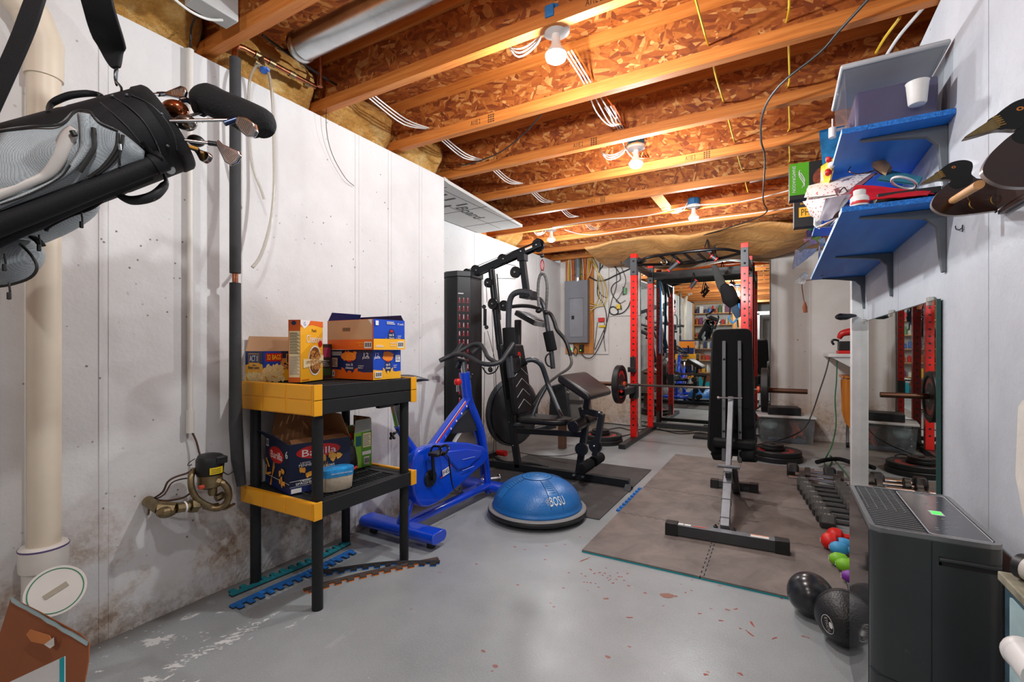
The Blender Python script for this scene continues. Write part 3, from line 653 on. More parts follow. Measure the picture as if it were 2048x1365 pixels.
# stand tube along the near side
B(NYL).tube([SB(312, 327, .022), SB(200, 371, .026), SB(100, 411, .028), SB(0, 449, .030), SB(-90, 486, .030)], [.0235, .024, .025, .026, .026], 18, smooth=3).build('stand_leg', t)
B(NYL).tube([SB(300, 352, .010), SB(200, 392, .016), SB(100, 436, .022), SB(0, 482, .024), SB(-80, 520, .024)], .014, 12, smooth=3).build('stand_leg', t)
c0_, c1_ = SB(328, 321, .022), SB(306, 330, .022)
B(NYL).tube([c0_, c1_], .0275, 18).build('leg_bracket', t)
B(NYL).tube([SB(284, 284, .010), SB(296, 298, .014), SB(310, 312, .030), SB(326, 322, .044)], .010, 8, flat=.35, smooth=4).build('bracket_strap', t)
B(M('grey_cap_plastic', '#8d8f90', rough=.4)).lathe([(.0, 0), (.012, 0), (.012, .008), (.0, .008)], SB(341, 340, .006), (Vector((0, 0, EYE))-SB(341, 340)).normalized(), 18).build('leg_pivot', t)
B(NYL).tube([SB(98, 222, .004)+Vector((0, 0, -.006)), P(100, 212, D=1.27), P(112, 202, D=1.28), P(140, 191, D=1.29), P(175, 187, D=1.31), P(198, 190, D=1.33), SB(204, 194, .002)], [.006, .007, .009, .0095, .009, .007, .006], 12, smooth=5).build('carry_handle', t)
hb = [P(322, 336, D=1.33), P(332, 360, D=1.32), P(328, 372, D=1.32), P(312, 389, D=1.31), P(290, 398, D=1.30), P(262, 401, D=1.29), P(240, 392, D=1.28), P(232, 384, D=1.28), P(228, 392, D=1.28)]
h = B(M('handle_rubber', '#202124', rough=.5)).tube(hb, [.003, .005, .011, .013, .013, .012, .008, .005, .004], 12, smooth=5)
h.build('rubber_handle', t)
h = B(M('handle_rubber'))
for i in range(9): 
    p = P(308-6*i, 398+1.0*i-.12*i*i, D=1.305-.002*i); h.tube([p+Vector((-.0, 0, -.006)), p+Vector((.002, 0, .004))], .0038, 6)
h.build('grip_ridges', t)
def pod(c, ln, hh, nm, an=(1, .75)):
    m = B(GRYF)
    def f(a, b):
        th = PI*a; ph = 2*PI*b
        return c+ax*math.cos(th)*ln+side*math.sin(th)*math.cos(ph)*hh*.6+upv*math.sin(th)*math.sin(ph)*hh
    return m.grid(f, 16, 22).build(nm, t, ang=180)
pod(P(75, 455, D=1.26), .15, .042, 'lower_pocket'); pod(P(8, 525, D=1.20), .085, .055, 'ball_pocket')
pod(P(60, 425, D=1.26), .20, .05, 'under_panel').active_material = NYL
B(INK).tube([P(40, 488, D=1.18), P(62, 510, D=1.18), P(74, 535, D=1.18), P(60, 556, D=1.18), P(20, 570, D=1.17), P(-20, 575, D=1.16)], .0035, 8, smooth=4).build('pocket_piping', t)
B(NYL).tube([P(205, 402, D=1.27), P(180, 418, D=1.26), P(140, 432, D=1.25), P(100, 452, D=1.24), P(92, 462, D=1.24)], .0045, 8, smooth=4).build('pocket_piping', t)
B(NYL).tube([P(66, 475, D=1.22), P(76, 482, D=1.21), P(84, 492, D=1.21)], .010, 8, flat=.5, smooth=3).build('pocket_tab', t)
for u, v, D_ in ((163, 425, 1.25), (78, 470, 1.20), (9, 508, 1.14), (18, 565, 1.14)):
    c = P(u, v, D=D_)
    B(INK).tube([c, c+Vector((.004, 0, -.012)), c+Vector((0, .002, -.024))], .0022, 6).build('zip_cord', t); B(INK).cbox(c+Vector((0, 0, -.033)), .008, .008, .018).build('zip_pull', t, bev=.002)
# straps going up to the joist
s0 = SB(240, 180, .004); s1 = P(232, 140, D=1.33)
B(DKMET).tube([s0, s0+Vector((0, 0, .012)), s1+Vector((.002, 0, -.034))], .003, 8, smooth=2).build('strap_link', t)
B(DKMET).tube([s1+Vector((.004, 0, -.045)), s1+Vector((-.008, 0, -.02)), s1+Vector((-.006, 0, .0)), s1+Vector((.008, 0, 0)), s1+Vector((.008, 0, -.02))], .0025, 8, closed=True, smooth=4).build('strap_clip', t)
def strap(pts, w, th, nm):
    m = B(NYL)
    pts, _ = catmull([Vector(p) for p in pts], 0, 6)
    fr = []
    for i, p in enumerate(pts):
        d = (pts[min(i+1, len(pts)-1)]-pts[max(i-1, 0)]).normalized(); u = Vector((CA, SA, 0)); u = (u-d*u.dot(d)).normalized(); n = d.cross(u)
        ww = w(i/(len(pts)-1)) if callable(w) else w
        fr.append([p-u*ww/2-n*th/2, p+u*ww/2-n*th/2, p+u*ww/2+n*th/2, p-u*ww/2+n*th/2])
    vs = [q for f in fr for q in f]; fs = [(3, 2, 1, 0), tuple(len(vs)-4+k for k in range(4))]
    for i in range(len(fr)-1):
        for k in range(4): fs.append((i*4+k, i*4+(k+1) % 4, i*4+4+(k+1) % 4, i*4+4+k))
    m.add(vs, fs); m.build(nm, t, bev=.003)
strap([s1+Vector((0, 0, .005)), P(222, 95, D=1.32), P(205, 40, D=1.25), P(190, -20, D=1.2), P(180, -110, D=1.15)], lambda k: .02+.055*min(1, k*3.5), .012, 'shoulder_strap')
strap([P(-40, 260, D=1.0), P(10, 150, D=1.0), P(45, 70, D=1.0), P(70, 0, D=1.0), P(90, -60, D=1.02)], .045, .006, 'shoulder_strap')
B(DKMET).tube([P(88, -55, D=1.02), P(130, -120, D=1.08), P(178, -105, D=1.15)], .004, 8, smooth=4).build('hanging_hook', t)
# golf clubs
def iron(nm, lb, sh0, neck, toe, w, mm=CHROME, thick=.012, flip=1, face=True):
    t = thing(nm, lb, 'golf club', tuple(neck), group=None)
    sh0, neck, toe = Vector(sh0), Vector(neck), Vector(toe)
    B(CHROME).tube([sh0, neck], .0045, 10).build('shaft', t)
    d = (neck-sh0).normalized()
    B(DKMET).cyl(neck-d*.03, neck-d*.008, .0068, 12).build('ferrule', t)
    bl = toe-neck; L = bl.length; ex = bl.normalized(); nrm = ex.cross(Vector((CA*.3, SA*.3, 1))).normalized(); ey = nrm.cross(ex)*flip
    T = frame(neck, ex, ey)
    poly = [(-.01*1, -.006), (L*.25, -w*.30), (L*.7, -w*.52), (L*.95, -w*.45), (L*1.06, -w*.05), (L*1.0, w*.38), (L*.8, w*.5), (L*.4, w*.28), (L*.1, w*.12), (-.01, .007)]
    B(mm).prism(poly, -thick/2, thick/2, T).build('club_head', t, bev=.003, seg=3)
    if face:
        f = B(M('face_grooves', '#6a5a50', rough=.4, metal=.8))
        for i in range(9):
            xx = L*.38+i*L*.065; hw = w*(.22+.018*i)
            for zz_ in (-thick/2-.0004, thick/2-.0002): f.box(xx, xx+L*.022, -hw, hw*.8, zz_, zz_+.0006, T)
        f.build('face_grooves', t)
    return t
Dg = 1.30
iron('golf_iron', 'lowest iron sticking out of the golf bag with its scored face showing', GT(.95, -.5, .07), P(440, 289, D=1.33), P(474, 322, D=1.33), .05)
iron('golf_wedge', 'iron lying along the top edge of the golf bag mouth', GT(.97, 1.4, .10), P(330, 188, D=1.42), P(372, 184, D=1.42), .036)
iron('golf_iron', 'thin golf iron behind the bag mouth with a dark blue head', GT(.97, 1.2, .06), P(375, 200, D=1.46), P(418, 214, D=1.46), .045, M('blue_club', '#26364e', rough=.25, metal=.8), face=False)
def woodhead(lb, c, m, r, sh):
    t = thing('golf_wood', lb, 'golf club', tuple(c)); B(m).ball(c, r, 24, 14, (1, .8, .62)).build('club_head', t); B(CHROME).tube([sh, c], .0045, 10).build('shaft', t)
woodhead('orange tinted chrome club head resting in the golf bag mouth', P(350, 220, D=1.40), M('orange_chrome', '#a8603c', rough=.2, metal=.9), .042, GT(.9, .6, .04))
woodhead('silver club head just below the orange one in the bag mouth', P(372, 246, D=1.38), M('grey_chrome', '#8d8a84', rough=.22, metal=.9), .034, GT(.9, .2, .03))
iron('golf_putter', 'small chrome putter head under the golf bag mouth', GT(.97, -.8, .04), P(395, 300, D=1.42), P(418, 320, D=1.42), .035, CHROME, .02, face=False)
# fairway wood with grooves, and hooded driver
t = thing('golf_wood', 'fairway wood with a silver scored face beside the black headcover', 'golf club', tuple(P(470, 242, D=1.30)))
nk = P(470, 240, D=1.30)
B(CHROME).tube([GT(.95, .0, .09), nk], .0045, 10).build('shaft', t)
B(M('navy_club', '#1c2b4a', rough=.25, metal=.5)).cyl(nk-ax*.03, nk+ax*.006, .0075, 12).build('ferrule', t)
ed = (P(518, 268, D=1.30)-nk).normalized(); nn = ed.cross(Vector((.1, -.1, 1))).normalized(); T = frame(nk, ed, nn.cross(ed))
pl = [(-.004, .0), (.006, .014), (.03, .022), (.055, .018), (.068, .004), (.066, -.014), (.05, -.024), (.028, -.02), (.008, -.010)]
B(CHROME).prism(pl, -.012, .004, T).build('club_head', t, bev=.003)
f = B(M('face_grooves'))
for i in range(8): f.box(.014+i*.005, .0155+i*.005, -.012-i*.0008, .014, -.0125, -.0118, T).box(.014+i*.005, .0155+i*.005, -.012-i*.0008, .014, .0038, .0045, T)
f.build('face_grooves', t)
t = thing('golf_driver', 'driver in a long black fleece headcover sticking out of the golf bag', 'golf club', tuple(P(450, 215, D=1.42)))
B(CHROME).tube([GT(.95, .8, .02), P(405, 225, D=1.43)], .0045, 10).build('shaft', t)
B(M('black_fleece', '#0b0b0d', rough=.95, bump=.7, bs=150)).tube([P(398, 230, D=1.44), P(406, 205, D=1.43), P(418, 200, D=1.43), P(440, 210, D=1.42), P(470, 222, D=1.42), (P(500, 238, D=1.42)), P(522, 250, D=1.42), P(531, 268, D=1.42)], [.014, .040, .046, .044, .044, .048, .048, .024], 18, smooth=5).build('headcover', t)
t = thing('golf_iron', 'club with a wooden shaft end under the bag mouth', 'golf club', tuple(P(385, 290, D=1.38)))
B(M('orange_shaft', '#c48a3a', rough=.4)).tube([GT(.95, -.6, .05), P(395, 298, D=1.40)], .005, 8).build('shaft', t)
B(BLK).ball(P(392, 282, D=1.44), .024, 14, 10, (1, 1, .7)).build('club_head', t)
# ================================================================== plastic storage shelf and the food on it
YEL = M('yellow_plastic', '#f0a81c', rough=.42, var=.05); SHB = M('shelf_black_plastic', '#1e2022', spec=.3, rough=.5, var=.1, bump=.2, bs=300)
sx0, sx1, sy0, sy1 = -2.225, -1.705, 1.31, 1.935
t = thing('storage_shelf', 'black plastic shelf unit with yellow ends against the left wall', 'shelf', (-1.96, 1.62, 0))
def tier(z0, z1, nm):
    tp = z1-.004
    m = B(SHB).box(sx0+.01, sx1-.004, sy0+.02, sy0+.05, z0, z1-.002).box(sx0+.01, sx1-.004, sy1-.05, sy1-.02, z0, z1-.002)
    m.box(sx1-.012, sx1, sy0+.012, sy1-.012, z0, z1).box(sx0, sx0+.012, sy0+.012, sy1-.012, z0, z1)
    m.box(sx1-.05, sx1-.012, sy0+.02, sy1-.02, tp-.008, tp).box(sx0+.012, sx0+.05, sy0+.02, sy1-.02, tp-.008, tp)
    m.box(sx0+.05, sx1-.05, sy0+.05, sy0+.09, tp-.008, tp).box(sx0+.05, sx1-.05, sy1-.09, sy1-.05, tp-.008, tp)
    rows = 4; rw = (sx1-sx0-.1)/rows
    for r in range(rows+1):
        x = sx0+.05+r*rw; m.box(max(sx0+.05, x-.011), min(sx1-.05, x+.011), sy0+.09, sy1-.09, tp-.008, tp)
    n = 20; stp = (sy1-sy0-.18)/n
    for k in range(1, n): m.box(sx0+.05, sx1-.05, sy0+.09+k*stp-.0045, sy0+.09+k*stp+.0045, tp-.008, tp-.0005)
    o = m.build(nm, t, bev=.0015, seg=1)
    for (ya, yb, s) in ((sy0-.008, sy0+.014, -1), (sy1-.014, sy1+.008, 1)):
        y = B(YEL).box(sx0-.004, sx1+.004, ya, yb, z0-.002, z1+.004)
        yy = ya-.003 if s < 0 else yb
        y.box(sx0+.01, sx0+.17, yy, yy+.003, z0+.002, z1).box(sx0+.185, sx0+.335, yy, yy+.003, z0+.002, z1).box(sx0+.35, sx1-.012, yy, yy+.003, z0+.002, z1)
        y.box(sx1-.0, sx1+.006, min(ya, ya+.0), yb+(.02 if s < 0 else 0)-(0 if s < 0 else 0), z0-.004, z1+.006) if s < 0 else y.box(sx1, sx1+.006, ya-.02, yb, z0-.004, z1+.006)
        e = y.build('end_cap', t, bev=.002)
    return o
tier(.404, .470, 'shelf_deck'); tier(.846, .906, 'shelf_deck'); tier(.910, .970, 'shelf_deck')
for lx in (-2.19, -1.742):
    for ly in (1.352, 1.892):
        B(SHB).tube([(lx, ly, 0), (lx, ly, .404)], .0235, 24).tube([(lx, ly, .465), (lx, ly, .846)], .0235, 24).build('leg', t)
# cartons -----------------------------------------------------------------
CARD = M('brown_cardboard', '#a8744c', rough=.8, var=.08); CARDL = M('light_cardboard', '#c79e78', rough=.8, var=.06)
NAVY = M('navy_print', '#16265c', rough=.45, var=.05); ROY = M('royal_blue_print', '#1446b8', rough=.4, var=.05); ORG = M('orange_print', '#f08a1a', rough=.4, var=.05); DORG = M('deep_orange_print', '#e06418', rough=.4, var=.05)
AMB = M('amber_print', '#f6b32a', rough=.4, var=.05); RED = M('red_print', '#c8201c', rough=.4, var=.05); LTY = M('cream_print', '#f3e0ae', rough=.5, var=.04); GRN = M('green_print', '#5f9c2e', rough=.45); DGRN = M('dark_green_print', '#2c4a24', rough=.5)
BRN = M('brown_print', '#7a4a24', rough=.5); LBLU = M('sky_print', '#35a2d8', rough=.4); PASTA = M('pasta_print', '#eba43c', rough=.5, var=.2, vs=90); GREY = M('grey_print', '#9a9a98', rough=.5); DOTS = M('grain_print', '#c58a4a', rough=.5, var=.45, vs=160)
class Box:                       # upright carton; faces addressed by local frames: 0 near end, 1 long side
    def __init__(s, nm, lb, o, ex, w, d, h, m, cat='box', open_=False, th=.0025):
        s.o = Vector(o); s.ex = Vector((ex[0], ex[1], 0)).normalized(); s.ey = Vector((-s.ex.y, s.ex.x, 0)); s.w, s.d, s.h = w, d, h
        s.t = thing(nm, lb, cat, tuple(s.o)); T = frame(s.o, s.ex, s.ey); s.T = T
        b = B(m)
        if open_:
            b.box(0, w, 0, th, 0, h, T).box(0, w, d-th, d, 0, h, T).box(0, th, 0, d, 0, h, T).box(w-th, w, 0, d, 0, h, T).box(0, w, 0, d, 0, th, T)
            b.use(CARD).box(th, w-th, th, th+.001, th, h, T).box(th, w-th, d-th-.001, d-th, th, h, T).box(th, th+.001, th, d-th, th, h, T).box(w-th-.001, w-th, th, d-th, th, h, T)
        else: b.box(0, w, 0, d, 0, h, T)
        b.build('carton_body', s.t, bev=.001, seg=1)
    def F(s, face):
        # returns point function (a 0..1 across left-to-right as seen from outside, b 0..1 up) and axes
        o, ex, ey, w, d = s.o, s.ex, s.ey, s.w, s.d
        return {'front': (o, ex, w), 'right': (o+ex*w, ey, d), 'back': (o+ex*w+ey*d, -ex, w), 'left': (o+ey*d, -ey, d)}[face]
    def art(s, face, nm, items):
        o, e, w = s.F(face); up = Vector((0, 0, 1)); n = e.cross(up); m = MB(); k = 0
        for it in items:
            k += 1; off = .0004+.00025*k
            T = frame(o+n*off, e, up)
            if it[0] == 'r': m.use(it[5]); m.add([(it[1]*w, it[2]*s.h, 0), (it[3]*w, it[2]*s.h, 0), (it[3]*w, it[4]*s.h, 0), (it[1]*w, it[4]*s.h, 0)], [(0, 1, 2, 3)], T)
            elif it[0] == 'p': m.use(it[2]); m.add([(a*w, b*s.h, 0) for a, b in it[1]], [tuple(range(len(it[1])))], T)
            elif it[0] == 'e':
                m.use(it[5]); m.add([(it[1]*w+it[3]*w*math.cos(a*PI/16), it[2]*s.h+it[4]*s.h*math.sin(a*PI/16), 0) for a in range(32)], [tuple(range(32))], T)
            elif it[0] == 't':
                m.use(it[5]); m.text(it[1], T @ Vector((it[2]*w, it[3]*s.h, 0)), e, up, it[4]*w, (it[6]*s.h if len(it) > 6 else None), .0003)
            elif it[0] == 'l':
                m.use(it[6]); rows = it[5]
                for i in range(rows):
                    y0 = it[2]+(it[4]-it[2])*(i+.25)/rows; y1 = it[2]+(it[4]-it[2])*(i+.7)/rows; xe = it[3]-(it[3]-it[1])*.25*((i*7) % 3)/2
                    m.add([(it[1]*w, y0*s.h, 0), (xe*w, y0*s.h, 0), (xe*w, y1*s.h, 0), (it[1]*w, y1*s.h, 0)], [(0, 1, 2, 3)], T)
            elif it[0] == 'b':
                m.use(WHT); m.add([(it[1]*w, it[2]*s.h, 0), (it[3]*w, it[2]*s.h, 0), (it[3]*w, it[4]*s.h, 0), (it[1]*w, it[4]*s.h, 0)], [(0, 1, 2, 3)], T)
                m.use(INK); T2 = frame(o+n*(off+.0004), e, up)
                for i in range(9):
                    x0 = it[1]+(it[3]-it[1])*(i+.6)/10; x1 = x0+(it[3]-it[1])*(.03+.03*((i*5) % 3))
                    m.add([(x0*w, (it[2]*.8+it[4]*.2)*s.h, 0), (x1*w, (it[2]*.8+it[4]*.2)*s.h, 0), (x1*w, (it[2]*.15+it[4]*.85)*s.h, 0), (x0*w, (it[2]*.15+it[4]*.85)*s.h, 0)], [(0, 1, 2, 3)], T2)
            elif it[0] == 's':   # scatter of bits
                m.use(it[7]); rnd = random.Random(int(it[1]*100+it[2]*10))
                for i in range(it[5]):
                    cx = it[1]+(it[3]-it[1])*rnd.random(); cy = it[2]+(it[4]-it[2])*rnd.random(); an = rnd.random()*6; r = it[6]
                    m.add([(cx*w+r*math.cos(an+a*PI/3)*(.75+.3*((a*3+i) % 2)), cy*s.h+r*math.sin(an+a*PI/3)*(.75+.3*((a+i) % 2)), i*1.5e-5) for a in range(6)], [tuple(range(6))], T)
        m.build(nm, s.t, sm=False)
    def flap(s, face, ln, tilt, m=CARD, m2=None, a0=.02, a1=.98, nm='flap'):
        o, e, w = s.F(face); up = Vector((0, 0, 1)); n = e.cross(up); d = (up*math.cos(tilt)+n*math.sin(tilt)); o = o+up*s.h
        b = B(m); p = [o+e*w*a0, o+e*w*a1, o+e*w*(a1-.03)+d*ln, o+e*w*(a0+.03)+d*ln]; q = d.cross(e).normalized()*.0015
        b.add([x-q for x in p]+[x+q for x in p], [(3, 2, 1, 0), (4, 5, 6, 7), (0, 1, 5, 4), (1, 2, 6, 5), (2, 3, 7, 6), (3, 0, 4, 7)])
        b.build(nm, s.t)
ZT = .9712
# popcorn carton: near face looks toward -y, long face toward the room
a = Box('popcorn_carton', 'opened blue and yellow popcorn carton at the left end of the shelf top', (-2.262, 1.345, ZT), (1, 0), .14, .26, .145, NAVY, open_=True)
POP = M('popcorn_print', '#f3d79a', rough=.6, var=.2, vs=120)
def act(face, x):
    a.art(face, 'printing', [('r', 0, 0, 1, .52, AMB), ('p', [(0, .52), (0, .42), (.5, .56), (1, .45), (1, .56), (.5, .66)], AMB), ('r', x-.30, .60, x+.30, .92, AMB), ('r', x-.28, .62, x+.28, .90, NAVY), ('t', 'ACT II', x, .76, .46, WHT, .2), ('t', 'Butter Lovers', x, .46, .62, NAVY, .11), ('s', 0, .02, 1, .28, 70, .010, POP)])
act('front', .5)
a.art('right', 'printing', [('r', 0, 0, 1, .5, AMB), ('p', [(0, .5), (0, .2), (.35, .6), (.7, .5), (1, .56), (1, .66), (.5, .62)], AMB), ('r', 0, .45, .36, 1, ROY), ('r', .05, .66, .38, .93, RED), ('t', '32 BAGS', .215, .8, .27, M('label_yellow', '#ffe23c', rough=.5), .17),
    ('r', .46, .58, .98, .9, AMB), ('r', .475, .6, .965, .88, NAVY), ('t', 'ACT II', .72, .74, .40, WHT, .2), ('t', 'Butter Lovers', .72, .44, .5, NAVY, .12), ('s', 0, .02, .40, .52, 70, .012, POP), ('s', .36, .45, .5, .7, 8, .012, DOTS)])
a.flap('back', .01, 0); a.flap('left', .075, -.25, CARDL, a0=0, a1=1)
# cereal box
c0 = Vector((-1.936, 1.41, ZT)); c1 = Vector((-2.012, 1.594, ZT)); ex = (c1-c0).normalized(); eyc = Vector((ex.y, -ex.x, 0))
if eyc.x > 0: eyc = -eyc
# frame: ex along the front seen from the room, so depth goes to the wall
a = Box('cereal_box', 'tall orange cereal box standing on the shelf top', c0, ex, .198, .06, .292, AMB)
a.art('front', 'printing', [('p', [(0, .88), (0, 1), (1, 1), (1, .9), (.5, .93)], DORG), ('p', [(.0, 1), (.42, 1), (.34, .93), (.16, .86), (.0, .93)], WHT), ('t', 'G', .17, .94, .08, ROY), ('t', 'Peach', .58, .84, .2, BRN, .05), ('t', 'Cheerios', .60, .70, .72, WHT, .13), ('e', .62, .34, .30, .25, WHT), ('e', .62, .34, .27, .225, BRN), ('s', .40, .2, .84, .5, 90, .007, DOTS), ('e', .86, .62, .09, .055, RED), ('p', [(.1, .37), (.1, .22), (.6, .27), (1, .33), (1, .43), (.6, .36)], LTY), ('t', 'LIMITED EDITION', .58, .315, .74, BRN, .05), ('r', .05, .03, .35, .05, ORG)])
a.art('left', 'printing', [('r', 0, 0, 1, 1, DORG), ('r', .06, .08, .97, .82, LTY), ('e', .45, .95, .2, .035, NAVY), ('l', .1, .45, .94, .8, 18, INK), ('l', .1, .12, .94, .42, 16, GREY)])
# dark snack box behind
a = Box('snack_box', 'small tan and black snack box behind the cereal box', (-2.17, 1.60, ZT), (1, -.02), .12, .08, .18, M('tan_print', '#a8936a', rough=.6))
a.art('right', 'printing', [('r', 0, 0, 1, 1, M('dark_brown_print', '#2c1f1e', rough=.5)), ('r', .2, .62, .9, .9, M('magenta_print', '#8e2a4a', rough=.5)), ('r', .2, .1, .9, .3, DGRN), ('l', .2, .35, .8, .55, 4, GREY)])
def mac_art(bx, face, cx, dark, upper=False):
    bl = NAVY if dark else ROY; og = DORG if dark else AMB
    it = [('r', 0, 0, 1, 1, bl), ('p', [(0, 0), (1, 0), (1, .26), (.8, .24), (.6, .30), (.35, .3), (.15, .32), (0, .34)], og)]
    it += [('p', [(cx-.20, .64), (cx-.165, .06), (cx+.165, .06), (cx+.20, .64)], ROY if not dark else NAVY), ('p', [(cx-.185, .40), (cx-.165, .05), (cx+.165, .05), (cx+.185, .40), (cx+.1, .34), (cx, .32), (cx-.1, .34)], og), ('e', cx, .44, .12, .26, NAVY), ('t', 'mac &', cx, .50, .15, WHT, .09), ('t', 'cheese', cx, .39, .17, WHT, .09), ('e', cx, .23, .05, .06, og), ('e', cx, .62, .05, .04, RED)]
    if not upper: it += [('e', cx-.02, .78, .17, .15, ORG), ('s', cx-.16, .68, cx+.14, .92, 26, .011, M('cheese_print', '#f2842a', rough=.5, var=.2, vs=80))]
    it += [('t', 'original', cx+.25, .46, .12, WHT, .05), ('t', 'flavor', cx+.25, .40, .1, WHT, .05)]
    return it
a = Box('pasta_cup_carton', 'blue and orange twelve pack carton, lower of the two on the shelf top', (-2.105, 1.70, ZT), (1, -.03), .345, .19, .150, NAVY)
a.art('front', 'printing', mac_art(a, 'front', .50, True)+[('t', '12', .87, .84, .1, WHT, .13), ('t', 'pack', .87, .74, .15, WHT, .12), ('b', .03, .07, .17, .27), ('r', .08, .4, .24, .72, CARDL), ('l', .1, .44, .22, .68, 5, NAVY), ('r', .08, .8, .34, .95, GREY)])
a.art('right', 'printing', mac_art(a, 'right', .52, False)+[('t', '12', .12, .84, .12, WHT, .13), ('t', 'pack', .13, .74, .2, WHT, .12), ('b', .05, .07, .28, .27), ('r', .78, .58, .95, .82, WHT), ('l', .8, .62, .93, .8, 4, NAVY)])
a = Box('pasta_cup_carton', 'opened blue and orange twelve pack carton stacked above its twin', (-2.09, 1.685, ZT+.1515), (1, -.05), .355, .21, .152, ORG, open_=True)
a.art('front', 'printing', [('r', 0, 0, 1, 1, DORG), ('r', .01, .34, .98, .99, CARDL), ('r', .35, .62, .52, .74, M('lot_print', '#7a5a40', rough=.7)), ('b', .82, .05, .97, .26), ('t', 'original', .72, .23, .16, AMB, .06), ('t', 'flavor', .76, .14, .1, AMB, .05), ('p', [(.9, .99), (.98, .99), (.98, .8)], WHT)])
a.art('right', 'printing', mac_art(a, 'right', .56, False, True)+[('r', 0, 0, 1, .36, AMB), ('r', 0, .36, 1, .37, NAVY), ('t', '12 pack', .85, .86, .2, WHT, .09), ('l', .4, .84, .66, .95, 2, WHT), ('b', .74, .06, .95, .28), ('t', 'original', .6, .22, .22, WHT, .06), ('t', 'flavor', .6, .14, .16, WHT, .05), ('l', .06, .08, .3, .16, 2, WHT), ('r', .05, .8, .14, .95, WHT)])
a.flap('left', .05, -.5, NAVY); a.flap('back', .03, -.3, NAVY)
# lower deck
ZL = .4712
a = Box('pasta_carton', 'opened dark blue pasta carton on the lower shelf deck', (-2.195, 1.405, ZL), (.293, -.072), .295, .29, .225, NAVY, open_=True)
DN = M('dark_navy_print', '#101c3c', rough=.5, var=.05)
def bar(face, cx):
    pr_ = []
    for k in range(10): pr_.append(('p', [(cx+.03-k*.006, .02), (cx+.04-k*.006, .02), (cx+.16+k*.012-.05, .46+.04*(k % 3)), (cx+.15+k*.012-.05, .46+.04*(k % 3))], PASTA))
    return pr_
a.art('front', 'printing', [('r', 0, 0, 1, 1, DN), ('r', 0, 0, 1, .12, NAVY), ('r', 0, .2, 1, .21, WHT), ('e', .48, .70, .30, .17, RED), ('t', 'Barilla', .49, .69, .46, WHT, .15), ('t', '6', .90, .78, .09, WHT, .15), ('b', .05, .82, .17, .98)]+bar('front', .25)+[('p', [(.06, .55), (.2, .38), (.24, .41), (.1, .58)], PASTA), ('p', [(.05, .2), (.08, .42), (.12, .42), (.1, .2)], PASTA), ('p', [(.12, .2), (.3, .27), (.3, .31), (.1, .25)], PASTA), ('s', .66, .14, .9, .45, 9, .014, PASTA)])
a.art('right', 'printing', [('r', 0, 0, 1, 1, DN), ('r', 0, 0, 1, .13, NAVY), ('r', 0, .25, 1, .26, WHT), ('r', 0, .14, 1, .145, WHT), ('e', .46, .80, .36, .14, RED), ('t', 'Barilla', .47, .79, .56, WHT, .14), ('t', '2 BOXES', .24, .60, .16, WHT, .03), ('t', 'PENNE', .24, .55, .2, WHT, .05), ('t', 'ELBOWS', .62, .46, .2, WHT, .05), ('t', '2 BOXES', .24, .235, .16, WHT, .03), ('t', 'SPAGHETTI', .27, .19, .36, WHT, .05), ('r', .02, .02, .18, .11, WHT), ('s', .12, .33, .5, .47, 9, .014, PASTA), ('s', .52, .55, .8, .68, 6, .018, PASTA)]+bar('right', .40))
a.flap('front', .07, .85, DN, a0=.0, a1=.88, nm='front_flap'); a.flap('back', .12, -.35, CARD); a.flap('left', .12, -.2, CARD, a0=.1, a1=.9); a.flap('right', .045, -1.3, CARD, a0=.03, a1=.97)
a = Box('pouch_box', 'orange pouch box on the lower deck behind the front post', (-2.18, 1.715, ZL), (.98, -.18), .165, .070, .185, DORG, open_=True)
a.art('front', 'printing', [('r', 0, .8, 1, 1, M('charcoal_print', '#26282c', rough=.5)), ('t', 'POUCHES', .55, .72, .8, WHT, .1), ('r', .1, .3, .9, .58, M('charcoal_print')), ('t', 'FOOD FOR THOUGHT', .5, .45, .6, WHT, .05), ('s', .1, .03, .9, .24, 16, .01, ORG)])
a.flap('back', .07, -.1, CARD); a.flap('right', .05, -.2, CARD)
a = Box('rice_box', 'opened green and orange rice pouch box at the back of the lower deck', (-2.165, 1.80, ZL), (1, -.05), .155, .12, .195, GRN, open_=True)
a.art('front', 'printing', [('r', 0, 0, 1, .62, DORG), ('r', 0, .62, 1, 1, DGRN), ('r', 0, .66, .6, .98, INK), ('t', 'seeds of', .3, .9, .5, WHT, .1), ('t', 'change', .3, .76, .5, WHT, .11), ('r', .65, .84, .95, 1.0, RED), ('t', '6', .8, .93, .1, WHT, .09), ('l', .1, .3, .6, .56, 5, LTY)])
a.art('right', 'printing', [('r', 0, 0, .4, 1, M('lime_print', '#8cbf3c', rough=.5)), ('r', .4, 0, 1, 1, GRN), ('r', .5, .55, .95, .95, LTY), ('l', .53, .58, .92, .92, 7, GREY), ('r', .1, .62, .4, .9, M('teal_print', '#1f5f68', rough=.5)), ('r', .45, .34, .95, .44, WHT), ('b', .55, .06, .85, .28)])
a.flap('back', .075, -.05, CARD); a.flap('right', .07, .05, M('grey_green_flap', '#b9bdb0', rough=.6))
t = a.t
B(M('green_pouch', '#7da05a', rough=.4, var=.3)).ball((-2.09, 1.86, ZL+.19), .06, 14, 10, (1, .7, .6)).use(M('coral_pouch', '#d86a5a', rough=.4)).ball((-2.06, 1.85, ZL+.205), .035, 12, 8, (1, .6, .5)).build('rice_pouches', label='green and coral pouches heaped in the open rice box', cat='pouch')
c = P(672, 955, D=2.20); c.z = ZL
def cup(cx, nm=None):
    return None
t = thing('snack_cup_pack', 'blue shrink wrapped pack of snack cups on the lower deck', 'snack cups', tuple(c))
